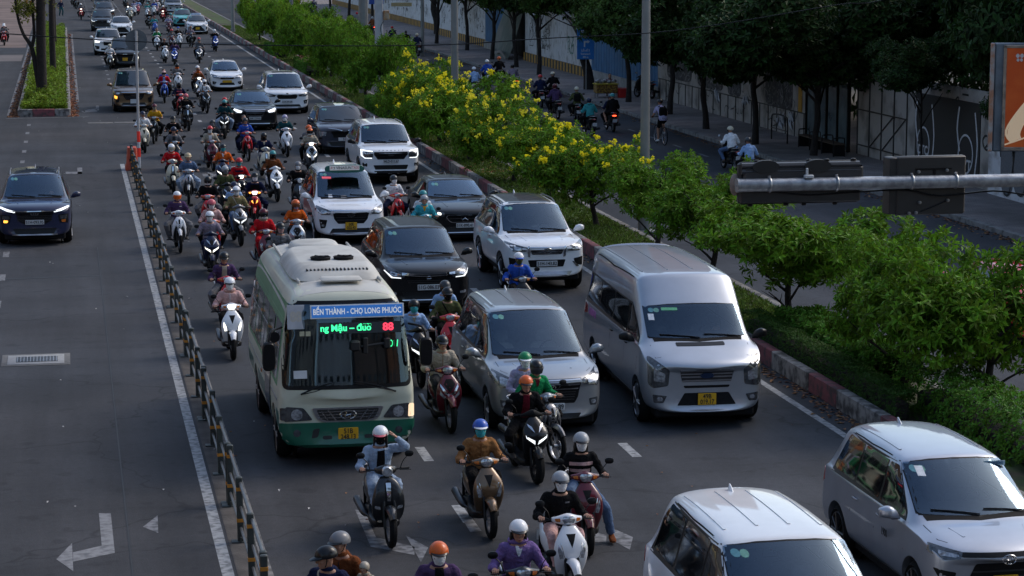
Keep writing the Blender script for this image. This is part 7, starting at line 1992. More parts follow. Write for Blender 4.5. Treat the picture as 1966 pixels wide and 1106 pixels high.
    # sides
    for vw in ('left', 'right'):
        s = 1 if vw == 'left' else -1
        add('upper_band', [[(F + .55, 2.18), (B - .2, 2.18), (B - .25, 2.44), (F + .62, 2.44)]], vw, LGR, .004, .2)
        add('lower_panel', [[(F + .75, .36), (yf - .45, .36), (yf - .45, .86), (F + .30, .86), (F + .25, .6)], [(yf + .45, .36), (yr - .47, .36), (yr - .47, .86), (yf + .45, .86)], [(yr + .47, .36), (B - .1, .36), (B - .1, .86), (yr + .47, .86)]], vw, GRN, .005, .2)
        ys = [F + .62, F + 1.50, F + 2.6, F + 3.65, F + 4.7, B - .35]
        add('window_band', [[(F + .55, 1.20), (B - .25, 1.20), (B - .25, 2.20), (F + .55, 2.20)]], vw, LGR, .006, .2)
        for a, c in zip(ys, ys[1:]):
            add('side_window', [rounded([(a + .05, 1.27), (c - .05, 1.27), (c - .05, 2.12), (a + .05, 2.12)], .05)], vw, SGLASS, .010, .15)
            add('window_rail', [strip([(a + .05, 1.78), (c - .05, 1.78)], .025), strip([((a + c) / 2, 1.27), ((a + c) / 2, 1.78)], .02)], vw, ALLOY, .014, .3)
        add('side_stripe', [strip([(F + .5, 1.00), (B - .2, 1.00)], .03)], vw, ALLOY, .006, .3)
        for y in (yf + 1.0, yf + 2.1): add('side_lamp', [rounded([(y, .92), (y + .12, .92), (y + .12, .97), (y, .97)], .01)], vw, AMBER, .015, .05)
        b = MB(); x = s * 1.03; b.tube([(s * .95, F + .33, 2.12), (s * 1.12, F + .10, 2.10), (s * 1.17, F + .05, 1.95)], .018, 8, 3)
        b.loft('y', [(F - .02, s * 1.17, 1.74, .085, .19), (F + .03, s * 1.17, 1.74, .10, .22), (F + .09, s * 1.17, 1.74, .09, .20)], 16, 4, 2); mo = put('mirror', b, BLACK, root)
        b = MB(); b.loft('y', [(F + .088, s * 1.17, 1.74, .08, .18), (F + .094, s * 1.17, 1.74, .08, .18)], 16, 4, 1); put('mirror_glass', b, CHROME, mo)
        if s < 0:
            b = MB(); b.tube([(s * 1.0, F + .3, 2.05), (s * 1.08, F + .12, 2.02)], .014, 6); b.loft('y', [(F + .06, s * 1.08, 2.02, .08, .08), (F + .10, s * 1.08, 2.02, .05, .05)], 16, 2, 1); put('round_mirror', b, BLACK, root)
            add('door_panel', [rounded([(F + 1.62, .42), (F + 2.52, .42), (F + 2.52, 2.10), (F + 1.62, 2.10)], .04)], vw, SGLASS, .016, .2)
    # roof unit with vent slots and fans
    u = MB(); u.loft('z', [(H - .06, 0, -.65, .70, 1.45), (H + .04, 0, -.62, .64, 1.36), (H + .11, 0, -.56, .56, 1.22), (H + .13, 0, -.53, .50, 1.14)], 32, 6, 2); ut = put('roof_unit', u, ROOF, root)
    b = MB()
    for i in range(17):
        x = -.46 + .0575 * i; b.box((x, -1.90 + .03 * (x / .46) ** 2 + .06, H + .075), (.030, .12, .06 - .02 * abs(x) / .46), .008, T=None)
    put('vent_slot', b.mesh('vent_slot'), INK, ut); ut2 = ut
    for x in (-.17, .19):
        b = MB(); b.cyl((x, -1.05, H + .13), (x, -1.05, H + .165), .155, 24); b.torus((x, -1.05, H + .165), .15, .012, 'z', 24, 6)
        for a in range(4): b.tube([(x, -1.05, H + .18), (x + .15 * math.cos(a * 1.57 + .5), -1.05 + .15 * math.sin(a * 1.57 + .5), H + .175)], .012, 5)
        put('fan', b, TRIM, ut2)
    b = MB(); b.box((0, -2.32, H + .005), (.62, .34, .05), .02); put('hatch', b, ROOF, root); b = MB(); b.loft('z', [(H - .02, 0, 1.6, .42, .42), (H + .05, 0, 1.6, .38, .38), (H + .08, 0, 1.6, .30, .30)], 20, 4, 2); put('roof_vent', b, ROOF, root)
    b = MB()
    for x in (-.62, .62): b.box((x, .0, H - .05), (.03, 4.4, .05), .008)
    put('roof_rib', b.mesh('roof_rib'), ROOF, root)
    return root
make_bus((3.98, 34.0 + 3.175, 0), 0)

# ---------------------------------------------------------------- cars
def C(S, x, y, label, cat='car', rz=0, group=None, name='car'):
    if abs(rz) < 90 and y > 28: x *= (y - 1.3) / y; y -= 1.3
    return make_car(S, label, cat, (x, y + S['L'] / 2, 0), R(rz), group, name)
T1 = C(dd(INNOVA, interior='grey', color='white', plate=('50E|050.43', .50, 1, 1), labels=((-.42, 1.17, .10, .07, 'white'), (-.08, 1.15, .14, .06, 'grey'))), 7.20, 60.4, 'white taxi people carrier with a lettered roof sign and yellow plate', 'taxi', name='taxi')
root, bv, wsn, W_ = T1
lb = put('roof_sign', MB().loft('y', [(-.90, 0, 1.83, .52, .10), (-.86, 0, 1.86, .50, .085), (-.70, 0, 1.84, .46, .06), (-.60, 0, 1.82, .44, .02)], 24, 3.2, 2), mat('sign green', (.015, .10, .08), rough=.4, coat=.4, var=.1), root)
b = MB(); b.box((0, -.905, 1.86), (.78, .02, .125), .02); put('sign_face', b, mat('sign face white', (.55, .57, .57), rough=.4, emit=(1, 1, 1), es=.05), lb)
text('lettering', 'VINASUN', .105, mat('sign grey letters', (.10, .10, .11), rough=.5, var=.1), lb, (-.02, -.918, 1.86), bold=.02, sx=.9); text('lettering', 'TAXI', .105, mat('sign red letters', (.50, .08, .09), rough=.5, var=.1), lb, (.285, -.918, 1.86), bold=.01, sx=.8)
b = MB(); b.tube([(-.36, -.917, 1.835), (-.33, -.917, 1.90), (-.31, -.917, 1.86), (-.345, -.917, 1.862)], .008, 5); put('emblem', b, mat('sign red letters', (.5, .08, .09)), lb); b = MB(); b.tube([(-.29, -.917, 1.875), (-.26, -.917, 1.885), (-.265, -.917, 1.84), (-.285, -.917, 1.83)], .008, 5); put('emblem', b, INK, lb)
b = MB(); decal(b, bv, [(-.56, 1.565), (-.33, 1.565), (-.33, 1.60), (-.56, 1.60)], 'front', .012, .06); put('number_strip', b, mat('red number strip', (.55, .05, .07), rough=.4, emit=(1, .15, .2), es=.3), wsn)
b = MB(); decal(b, bv, [(-1.3, .62), (.9, .62), (.9, .95), (.1, .98), (-1.3, .80)], 'right', .006, .12)
put('side_livery', b, mat('livery red', (.35, .035, .03), rough=.35, coat=.5, var=.3, scale=3), root)
C(dd(CRV, interior='grey', color='black', plate=('51G-086.03', .60, 0, 0)), 7.50, 49.0, 'black crossover with chrome nose bar and lit lamp edges beside the bus', group=None)
C(dd(OLDINNOVA, interior='beige', color='silver', plate=('51A-005.89', .47, 0, 0), labels=()), 7.66, 36.9, 'silver grey people carrier behind the scooter with the green jacket rider')
V_, vb, vw_, _ = C(dd(VANS, interior='grey', color='van silver', plate=('49B|019.17', .50, 1, 1), labels=((-.70, 1.68, .09, .09, 'white'),)), 10.42, 36.9, 'tall silver minibus with yellow plate beside the painted kerb', 'minibus', name='minibus', rz=-1.8)
b = MB(); decal(b, vb, [(-.52, 1.775), (-.26, 1.775), (-.26, 1.815), (-.52, 1.815)], 'front', .012, .06); put('route_label', b, mat('label green', (.12, .42, .22), rough=.5, var=.1), vw_)
b = MB(); decal(b, vb, [(1.7, 1.12), (2.35, 1.12), (2.30, 1.24), (1.75, 1.24)], 'right', .006, .1); put('side_label', b, mat('label magenta', (.35, .10, .30), rough=.4, var=.5, scale=12), V_)
C(dd(FORTUNER, interior='beige', color='white', roofpaint='black', plate=('51H-143.82', .66, 0, 0), handle=CHROME, rails=DALLOY), 10.62, 51.6, 'white off-roader with a black roof and chrome grille bars')
E_, eb, ew, _ = C(dd(EVEREST, interior='black', color='white', plate=('94LD-011.67', .76, 0, 0)), 10.20, 74.6, 'white off-roader with square lit lamp outlines and black mirrors')
for i, ch in enumerate('EVEREST'):
    h_ = eb.ray_cast(Vector(((i - 3) * .125, -20, 1.10)), Vector((0, 1, 0)))
    if h_[0]: text('lettering', ch, .05, BLACK, E_, (h_[0].x, h_[0].y - .012, 1.10), bold=.04)
C(dd(COUPE, interior='grey', color='black', plate=('51K-890.41', .45, 0, 0)), 10.22, 60.4, 'black saloon with a large star emblem in an oval grille')
C(dd(CRV, L=4.75, H=1.66, W=1.96, color=(.035, .038, .055), arches=0, rails=None, plate=('51L', .56, 0, 0), front=[('chrome_wing', 'chrome', [(0, .86), (.30, .93), (.60, .96), (.60, .945), (.30, .91), (0, .835)], dict(off=.012, rnd=0)), ('grille', 'black', [(-.5, .84), (.5, .84), (.4, .62), (-.4, .62)], dict(m=0)), ('headlight', 'lens', [(.66, .82), (.92, .84), (.90, .68), (.70, .68)], dict()), ('lower_intake', 'black', [(-.6, .46), (.6, .46), (.5, .32), (-.5, .32)], dict(m=0))], bars=[], badge=None), 9.95, 85.2, 'dark blue-grey crossover with a thin chrome wing, left of the densest yellow shrub')
C(dd(SEDONA, interior='black', color='white', plate=('51A-201.00'[:0] + '51A-291.00', .56, 0, 0)), 9.65, 104.6, 'white minivan with a glass sunroof beside the grass median')
C(dd(LUXSEDAN, interior='black', color='black', plate=('30K-229.83', .50, 0, 0)), 7.55, 96.2, 'long black limousine with wide chrome slatted grille')
C(dd(CITY, interior='grey', color='white', plate=('', .50, 1, 0)), 8.05, 120.4, 'white saloon with a chrome wing grille in the middle lane')
C(dd(INNOVA, color='bronze', plate=('', .50, 0, 1), front=INNOVA['front'][:4] + [('fog_lamp_bezel', 'black', [(.66, .66), (.88, .68), (.84, .44), (.72, .46)], dict(off=.006)), ('indicator', 'litamber', [(.78, .72), (.92, .76), (.90, .62), (.80, .60)], dict(off=.012, r='black'))] + INNOVA['front'][6:]), 2.95, 107.0, 'bronze grey people carrier with a lit orange indicator behind the sign pole')
C(dd(XPANDER, color='dark grey', plate=('', .56, 1, 1)), 3.45, 141.6, 'dark people carrier with black shield grille behind the round sign')
C(dd(CRV, color='white', L=4.8, arches=1, plate=None, front=[('grille', 'black', [(-.34, .92), (.34, .92), (.30, .66), (-.30, .66)], dict(m=0)), ('headlight', 'lit', [(.56, .93), (.92, .97), (.92, .85), (.60, .84)], dict(r='lit')), ('fog_lamp_bezel', 'black', [(.6, .60), (.92, .66), (.9, .42), (.62, .42)], dict()), ('lower_intake', 'black', [(-.5, .46), (.5, .46), (.5, .34), (-.5, .34)], dict(m=0))], bars=[], badge=None), 2.75, 157.2, 'white crossover behind the dark people carrier in the left lane')
C(dd(VIOS, color='white', plate=None, sticker=0), 4.35, 187.0, 'white saloon with a bluish windscreen between two crossovers')
C(dd(CRV, color='dark grey', plate=None), 3.0, 196.0, 'dark grey crossover with one lit lamp, far left lane')
C(dd(SANTAFE, color='grey', plate=None), 3.6, 219.0, 'dark car second from the top in the far left queue')
C(dd(INNOVA, color='dark grey', plate=None), 3.8, 243.0, 'dark people carrier at the top of the far left queue')
C(dd(VIOS, color='white', plate=('', .48, 1, 1)), 10.35, 188.6, 'white hatchback taxi with a black shield grille and roof lamp', 'taxi', name='taxi')
C(dd(VIOS, color=(.10, .42, .42), plate=None, badge=('oval', .74, .03)), 10.0, 204.6, 'turquoise hatchback behind the far white hatchback taxi')
C(dd(FORTUNER, color='silver', plate=('', .66, 0, 0), ribs=0), 10.55, 234.0, 'silver off-roader at the top beside the median end')
C(dd(SEDONA, color='white', plate=None, sunroof=0), 11.2, 262.0, 'white van cut off by the top edge of the picture')
C(dd(SANTAFE, interior='black', color=(.018, .022, .055), plate=('51H-093.95', .62, 0, 0)), -.92, 61.7, 'dark blue crossover alone on the left road with an orange lamp lit')
b = MB(); b.loft('z', [(0, 0, 0, .16, .10), (.012, 0, 0, .17, .11)], 20, 2, 1); b.ell((0, 0, .03), (.08, .06, .05))
C(dd(INNOVA, interior='grey', color='white', plate=None, wr=.33), 7.12, 20.5, 'white people carrier cut off by the bottom edge of the picture')
Z_, zb_, zw_, _ = C(dd(VELOZ, interior='black', color='pale silver', plate=('60K|', .56, 1, 1), labels=((-.47, 1.53, .09, .09, 'white'),)), 10.38, 24.35, 'silver people carrier with a yellow 60K plate at the bottom right corner')
text('lettering', '1900', .13, BLACK, Z_, (-.905, -.55, .80), Matrix.Rotation(R(-90), 4, 'Z') @ FRONT, bold=.03, sx=.8)
b = MB(); b.box((.50, 0, 0), (.28, .008, .055), .003); h_ = zb_.ray_cast(Vector((.5, -20, 1.575)), Vector((0, 1, 0)))
lb = put('contract_label', MB().box((0, 0, 0), (.27, .008, .06), .003), mat('label pale blue', (.30, .44, .50), rough=.5, var=.08), Z_, loc=(h_[0].x, h_[0].y - .02, 1.575)); text('lettering', 'XE HỢP ĐỒNG'.replace('Ợ', 'O'), .042, mat('label ink', (.02, .08, .20)), lb, (0, -.006, 0), bold=.03, sx=.72)
C(dd(CITY, color='red', plate=None), 18.35, 41.6, 'red car half hidden behind the nearest shrubs on the side road', rz=180)
for (x, y, j, lb) in ((7.55, 61.65, 'beige', 'taxi'), (7.72, 50.5, 'white', 'black crossover with chrome nose bar'), (7.98, 38.15, 'white', 'silver grey people carrier'), (10.55, 37.25, 'yellow', 'tall silver minibus'), (10.75, 53.0, 'lavender', 'black-roofed white off-roader'), (-.48, 62.4, 'grey', 'dark blue crossover'), (7.45, 22.1, 'white', 'white people carrier at the bottom edge'), (4.42, 35.15, 'light blue', 'city bus')):
    z = {'city bus': .55, 'tall silver minibus': .42, 'black-roofed white off-roader': .28}.get(lb, .20)
    person('driver in %s shirt behind the windscreen of the %s' % (j, lb), (x, y, z), 0, pose='drive', jacket=j, helmet=None, hair=0, hr=(8, 0), group='drivers seen through windscreens')
# taxi lamp on the far hatchback
for o in [q for q in COL.objects if q.get('label', '').startswith('white hatchback taxi')]:
    b = MB(); b.loft('z', [(1.47, 0, -.1, .42, .14), (1.62, 0, -.1, .36, .10)], 16, 5, 1); put('roof_sign', b, mat('roof lamp blue white', (.40, .46, .58), rough=.4, var=.2), o)

# ---------------------------------------------------------------- motorbikes and their riders
KWORD = {'lead': 'scooter', 'sport': 'sporty scooter', 'wave': 'light motorbike', 'vespa': 'retro scooter', 'sh': 'tall scooter', 'big': 'sports motorbike'}
_lab = set()
def uniq(*opts):
    for l in opts:
        l = ' '.join(l.split())
        if len(l.split()) <= 16 and l not in _lab:
            _lab.add(l); return l
    print('DUP', l); return l
def K(at, kind, col, r, p=None, hint='', lit=0, tail=0, yaw=None, away=False, sc=.965, **bk):
    x, y = at; y += .63
    rz = R((180 if away else 0) + (yaw if yaw is not None else random.uniform(-7, 7)))
    g = 'motorbikes on the side road' if away else 'motorbikes in the traffic stream'
    gp = 'riders on the side road' if away else 'riders in the traffic stream'
    r = dict(r); r.setdefault('helmet', 'black'); hint = ' ' + hint
    def who(d):
        t = ' jacket' if d.get('sleeve', 'long') == 'long' else ' shirt'
        hm = d.get('helmet', 'black')
        return (hm + '-helmeted' if hm else 'bare-headed'), d.get('jacket', 'grey') + t
    h, j = who(r); m = r.get('mask'); k = KWORD[kind]
    make_bike(kind, col, uniq('%s %s under the %s rider in %s%s' % (col, k, h, j, hint), '%s %s of rider in %s%s' % (col, k, j, hint)), 'motorbike' if kind in ('wave', 'big') else 'scooter', (x, y, 0), rz, g, lit, tail, scale=sc, **bk)
    r.setdefault('pose', 'wave' if kind in ('wave', 'big') else 'ride')
    r.setdefault('hs', random.choice(['half', 'half', 'cap', 'visor', 'open']))
    if not r.get('panel') and r.get('sleeve', 'long') == 'long' and random.random() < .35: r.update(panel='bag', panelc=random.choice(['black', 'brown', 'beige']))
    if r.get('mask') and random.random() < .25: r.setdefault('hair', 1)
    r.setdefault('hr', random.choice([(0, 0), (8, 4), (-8, 3), (4, 8), (-5, -2), (12, 0)]))
    ex = (', %s mask,' % m) if m and not away else (', dark glasses,' if r.get('glasses') else '')
    person(uniq('%s rider in %s%s on %s %s%s' % (h, j, ex, col, k, hint), '%s rider in %s on %s %s%s' % (h, j, col, k, hint), '%s rider in %s%s' % (h, j, hint)), (x, y, 0), rz, group=gp, scale=sc, **r)
    if p:
        p = dict(p); p.setdefault('pose', 'pass'); p.setdefault('hr', (10, 0)); h2, j2 = who(p)
        person(uniq('%s passenger in %s behind the %s rider in %s%s' % (h2, j2, h, j, hint), '%s passenger in %s%s' % (h2, j2, hint)), (x, y, 0), rz, group=gp, scale=sc, **p)
D = dict
# nearest rows
K((3.94, 29.38), 'vespa', 'dark grey', D(pose='phone', hs='half', jacket='pale denim', panel='open', panelc='black', trousers='pale denim', helmet='white', brim='rose', mask='black', hair=1, shoes='beige', hr=(-12, 4), bulk=.01), yaw=3, hint='holding a phone', lit=0)
K((5.31, 29.60), 'lead', 'bronze', D(hs='half', jacket='tan', panel='zip', panelc='brown', helmet='blue', brim='white', mask='turquoise', glasses=True, bulk=.012, hr=(-6, 0)), yaw=2)
K((6.50, 32.53), 'big', 'black', D(hs='half', jacket='black', panel='open', panelc='maroon', helmet='orange', bulk=.02, hr=(-4, 6), trousers='black'), yaw=4, hint='before the silver people carrier', lit=0)
K((6.45, 28.51), 'lead', 'maroon', D(pose='stop', jacket='black', panel='stripes', panelc='pink', helmet='silver', hs='half', mask='white', hair=1, trousers='denim', shoes='brown', hr=(6, 4)), yaw=-4, hint='in a striped sweater')
K((5.73, 26.39), 'lead', 'white', D(jacket='black', panel='logo', panelc='grey', helmet='silver', hs='half', mask='white', glasses=True, trousers='pink', bulk=.015, hr=(4, 2)), yaw=2, hint='lower right of the striped sweater')
K((4.78, 24.16), 'lead', 'dark grey', D(hs='half', jacket='purple', collar='hood', panel='vee', panelc='white', helmet='white', hair=1, trousers='black', bulk=.01, hr=(0, 6)), hint='at the bottom edge', yaw=-3)
K((3.76, 23.37), 'wave', 'black', D(hs='half', jacket='plum', panel='open', panelc='black', helmet='orange', brim='black', mask='white', bulk=.015, hr=(-2, 6)), hint='at the bottom edge', yaw=0)
K((2.55, 23.43), 'wave', 'black', D(jacket='navy', helmet='black', hs='cap', hr=(-55, 10), bulk=.01), D(jacket='brown', helmet='grey', hr=(-20, 5)), hint='at the bottom edge, head turned left', yaw=-30)
K((5.85, 36.23), 'sh', 'maroon', D(jacket='beige', helmet='black', hs='cap', brim='black', glasses=True, trousers='dark grey', collar='collar', panel='zip', panelc='tan', bulk=.022, hr=(-2, 2)), yaw=3, shieldc=None, hint='right of the bus')
K((6.76, 41.35), 'lead', 'red', D(jacket='olive', helmet='black', mask='black', panel='bag', panelc='black', bulk=.015), D(jacket='light blue', helmet='dark grey', mask='black', hr=(8, 0)), hint='before the black crossover')
K((5.95, 40.05), 'sport', 'black', D(jacket='light blue', helmet='black', mask='turquoise', panel='vee', panelc='beige', trousers='navy'), hint='half hidden by the bus', yaw=2)
K((6.90, 33.73), 'wave', 'grey', D(jacket='green', helmet='black', hs='full', brim='dark grey', panel='vee', panelc='maroon', trousers='black', bulk=.02, hr=(-16, 8)), D(jacket='lavender', helmet='green', brim='white', mask='white', glasses=False, hr=(-20, 4), pose='pass'), yaw=17)
K((8.95, 45.79), 'lead', 'black', D(jacket='blue', helmet='white', brim='blue', mask='olive', bulk=.015), hint='behind the silver people carrier', yaw=0)
# around the bus, left column
K((2.92, 43.37), 'lead', 'white', D(jacket='pink', collar='hood', helmet='white', mask='white', panel='zip', panelc='white', trousers='black', bulk=.014, hr=(0, 4)), lit=1, hint='alone left of the bus', yaw=0)
K((3.05, 46.90), 'wave', 'red', D(jacket='plum', panel='open', panelc='beige', helmet='black', trousers='grey', hr=(-4, 12), bulk=.012), hint='left of the bus')
K((3.20, 54.17), 'sport', 'navy', D(jacket='mauve', panel='zip', panelc='grey', helmet='white', brim='black', mask='white', trousers='navy', bulk=.01), hint='beside the railing', lit=-1)
K((3.39, 56.61), 'wave', 'red', D(jacket='pink', collar='hood', helmet='rose', brim='maroon', mask='white', glasses=True, hair=1, trousers='black', bulk=.01), hint='behind the mauve shirt')
K((4.21, 59.57), 'sport', 'grey', D(jacket='khaki', panel='bag', panelc='beige', helmet='white', mask='white', trousers='denim', bulk=.02, hair=0), D(jacket='light blue', sleeve='short', helmet='navy', brim='navy', hr=(18, 0)), hint='in the middle of the scooters', lit=0)
K((2.65, 58.56), 'wave', 'white', D(jacket='plum', panel='logo', panelc='white', helmet='white', hs='full', brim='orange', trousers='grey', bulk=.012), yaw=2, hint='by the railing')
K((3.63, 62.13), 'wave', 'red', D(jacket='black', helmet='black', mask='white', glasses=True, panel=None, trousers='grey', bulk=.02), hint='and striped sleeves')
K((4.29, 65.02), 'sport', 'black', D(jacket='olive', helmet='silver', hs='open', mask='grey', trousers='dark grey', bulk=.018), hint='in the thick of the crowd', lit=-1)
K((4.94, 62.89), 'wave', 'red', D(jacket='navy', panel='vest', panelc='black', helmet='black', mask='white', trousers='navy', bulk=.01), lit=2, hint='with a dark vest')
K((4.48, 54.44), 'lead', 'maroon', D(jacket='red', collar='scarf', collarc='beige', helmet='maroon', mask='white', trousers='red', bulk=.022), hint='behind the bus roof')
K((5.41, 56.23), 'sh', 'silver', D(jacket='orange', sleeve='short', helmet='orange', brim='brown', mask='lavender', hair=1, trousers='black'), hint='left of the lettered taxi')
K((4.63, 51.70), 'lead', 'grey', D(jacket='grey', panel='zip', panelc='dark grey', helmet='black', hs='cap', mask='pink', trousers='black', bulk=.012), hint='just above the bus roof')
K((3.46, 69.03), 'wave', 'silver', D(jacket='denim', sleeve='short', helmet='gold', brim='gold', trousers='pale denim', hr=(0, 4), bulk=.012), yaw=-3, hint='near the railing')
K((3.12, 72.22), 'vespa', 'cream', D(jacket='red', panel='logo', panelc='white', helmet='white', brim='beige', mask='white', trousers='black', bulk=.012), hint='near the barrier block')
K((3.49, 78.76), 'lead', 'black', D(jacket='grey', panel='open', panelc='dark grey', helmet='navy', glasses=True, trousers='denim', bulk=.01), hint='behind the cream retro scooter')
K((2.70, 85.98), 'lead', 'cream', D(jacket='white', helmet='navy', trousers='black', bulk=.01, hr=(0, 0)), yaw=2, hint='beside the sign pole')
K((3.25, 89.56), 'wave', 'dark grey', D(jacket='yellow', sleeve='short', helmet='maroon', mask='beige', trousers='black', bulk=.01), hint='right of the sign pole')
K((3.68, 83.56), 'wave', 'black', D(jacket='black', sleeve='short', helmet='black', mask='beige', trousers='black', bulk=.01), hint='wearing a face cloth')
K((4.68, 71.92), 'sport', 'navy', D(jacket='orange', panel='vee', panelc='white', helmet='black', mask='turquoise', trousers='denim', bulk=.012), hint='above the olive jacket', lit=-1)
K((4.83, 67.18), 'wave', 'dark grey', D(jacket='red', panel='chest', panelc='navy', helmet='red', mask='turquoise', trousers='black', bulk=.012), lit=1, hint='with a banded chest')
K((4.71, 78.88), 'lead', 'maroon', D(jacket='beige', panel='open', panelc='white', helmet='red', mask='white', trousers='black', bulk=.016))
K((4.96, 81.58), 'lead', 'dark grey', D(jacket='dark grey', collar='hood', helmet='dark grey', mask='grey', trousers='black', bulk=.02), hint='behind the beige jacket')
K((6.02, 91.34), 'big', 'black', D(jacket='dark teal', helmet='teal', mask='black', trousers='pale denim', bulk=.024), D(jacket='maroon', helmet='red', hr=(20, 0)), hint='left of the limousine')
K((6.14, 82.12), 'wave', 'red', D(jacket='blue', sleeve='short', panel='logo', panelc='white', helmet='dark grey', trousers='navy', bulk=.016), D(jacket='navy', helmet=None), hint='in front of the limousine')
K((6.27, 75.84), 'vespa', 'cream', D(jacket='navy', sleeve='short', panel='vee', panelc='beige', helmet='black', hs='open', mask='black', trousers='grey', bulk=.016), hint='right of the blue polo shirt')
K((7.65, 83.41), 'lead', 'white', D(jacket='dark teal', helmet='lavender', hs='open', mask='white', trousers='black', bulk=.018), hint='in the open lane')
K((7.93, 77.39), 'sh', 'silver', D(jacket='beige', panel='zip', panelc='grey', helmet='orange', mask='white', trousers='black', bulk=.02), D(jacket='grey', helmet='orange', hr=(10, 0)), hint='left of the dark blue-grey crossover', lit=1)
K((6.00, 69.37), 'sport', 'white', D(jacket='brown', helmet='teal', mask='black', trousers='black', bulk=.022), hint='in the middle lane')
K((6.41, 65.86), 'vespa', 'dark grey', D(jacket='black', helmet='grey', mask='white', trousers='black', bulk=.018), hint='upper left of the lettered taxi')
K((8.56, 61.53), 'wave', 'red', D(jacket='white', panel='logo', panelc='lavender', helmet='dark grey', mask='white', trousers='navy', bulk=.012), hint='between the taxi and the black saloon')
K((8.65, 56.65), 'vespa', 'turquoise', D(jacket='turquoise', panel='vee', panelc='yellow', helmet='silver', brim='tan', trousers='tan', bulk=.022), D(jacket='white', sleeve='short', helmet='teal', mask='white'), hint='above the black crossover')
# farther traffic
K((4.74, 95.29), 'vespa', 'black', D(jacket='black', collar='hood', helmet='rose', mask='beige', bulk=.02))
K((4.81, 102.42), 'wave', 'red', D(jacket='navy', panel='chest', panelc='rose', helmet='black', mask='black', bulk=.012), hint='behind the black retro scooter')
K((4.52, 111.46), 'wave', 'blue', D(jacket='red', panel='open', panelc='light blue', helmet='pink', brim='black', mask='white', bulk=.012), D(jacket='blue', helmet=None, hr=(20, 0)))
K((5.44, 117.92), 'lead', 'white', D(jacket='grey', collar='scarf', collarc='orange', helmet='dark grey', mask='orange', bulk=.01))
K((6.02, 104.61), 'sh', 'dark grey', D(jacket='white', panel='straps', panelc='navy', helmet='white', hs='open', mask='black', bulk=.014), hint='with rucksack straps')
K((6.27, 113.98), 'lead', 'silver', D(jacket='brown', collar='hood', collarc='orange', helmet='brown', mask='orange', bulk=.012), D(jacket='pink', helmet='white', hr=(-10, 0)), lit=1)
K((5.99, 146.29), 'lead', 'white', D(jacket='black', collar='hood', helmet='brown', bulk=.015), hint='on the dotted lane line')
K((6.48, 143.27), 'sport', 'blue', D(jacket='plum', helmet='grey', hs='open', mask='black', bulk=.015), hint='right of the dotted lane line')
K((8.07, 145.30), 'sport', 'grey', D(jacket='grey', collar='hood', helmet='black', bulk=.015, trousers='denim'), D(jacket='grey', helmet='red', hr=(30, 0)), hint='carrying a second rider')
K((9.94, 159.95), 'sport', 'blue', D(jacket='black', sleeve='short', helmet='white', mask='white', trousers='black'), hint='nearest the far kerb')
K((6.13, 161.75), 'lead', 'white', D(jacket='green', helmet='brown', bulk=.01), D(jacket='white', helmet='navy'), hint='far up the road')
K((7.11, 161.21), 'sh', 'maroon', D(jacket='grey', helmet='red', mask='grey', bulk=.012), hint='far up the road')
K((7.73, 164.79), 'lead', 'white', D(jacket='black', helmet='blue', mask='white', bulk=.012), hint='far up the road')
K((8.07, 188.04), 'lead', 'maroon', D(jacket='lavender', helmet='maroon', mask='white', bulk=.012), hint='far up the road')
K((8.63, 165.77), 'wave', 'dark grey', D(jacket='mauve', sleeve='short', helmet='brown', bulk=.01), hint='left of the far taxi')
K((8.71, 214.21), 'wave', 'red', D(jacket='maroon', helmet='white', bulk=.01), lit=1, hint='near the top edge')
K((6.92, 198.62), 'wave', 'black', D(jacket='black', sleeve='short', helmet='brown', bulk=.01), hint='near the top edge')
K((6.92, 187.28), 'lead', 'blue', D(jacket='teal', helmet='maroon', bulk=.01), hint='near the top edge')
K((7.63, 223.02), 'lead', 'white', D(jacket='teal', helmet='teal', bulk=.01), hint='near the top edge')
K((8.52, 229.95), 'lead', 'white', D(jacket='blue', helmet='silver', bulk=.01), hint='near the top edge')
K((8.93, 232.84), 'lead', 'pink', D(jacket='white', helmet='pink', bulk=.01), hint='near the top edge')
K((1.48, 221.47), 'wave', 'red', D(jacket='grey', helmet='white', mask='grey', bulk=.01), lit=1, hint='far left lane')
K((1.18, 252.94), 'wave', 'dark grey', D(jacket='maroon', helmet='black', bulk=.01), hint='top left')
K((0.99, 258.33), 'wave', 'black', D(jacket='grey', helmet='silver', bulk=.01), hint='top left')
K((3.54, 251.62), 'lead', 'white', D(jacket='beige', helmet='black', bulk=.01), hint='left of the far queue')
K((3.43, 280.67), 'lead', 'maroon', D(jacket='black', helmet='white'), hint='left of the far queue')
K((5.88, 217.98), 'lead', 'cream', D(jacket='white', helmet='black', bulk=.01), hint='right of the far queue')
K((7.08, 233.19), 'lead', 'rose', D(jacket='light blue', helmet='grey', bulk=.01), hint='right of the far queue')
K((6.59, 230.31), 'lead', 'white', D(jacket='lavender', helmet='navy', bulk=.01), hint='right of the far queue')
K((5.92, 227.55), 'vespa', 'silver', D(jacket='black', helmet='black', bulk=.01), hint='beside the dark crossover', lit=1)
K((2.53, 139.30), 'wave', 'silver', D(jacket='white', sleeve='short', helmet='cream', mask='white', trousers='black'), hint='in the left lane', yaw=0)
K((6.46, 260.06), 'lead', 'dark grey', D(jacket='navy', helmet='blue'), hint='at the top of the stream')
K((8.30, 261.58), 'wave', 'black', D(jacket='red', helmet='white'), hint='at the top of the stream')
K((9.30, 269.17), 'lead', 'white', D(jacket='orange', helmet='black'), hint='at the top of the stream')
K((10.06, 257.52), 'wave', 'black', D(jacket='black', helmet='red'), hint='at the top of the stream')
K((8.35, 281.91), 'lead', 'silver', D(jacket='brown', helmet='cream'), hint='at the top of the stream')
K((11.38, 272.84), 'lead', 'maroon', D(jacket='pink', helmet='white'), hint='at the top of the stream')
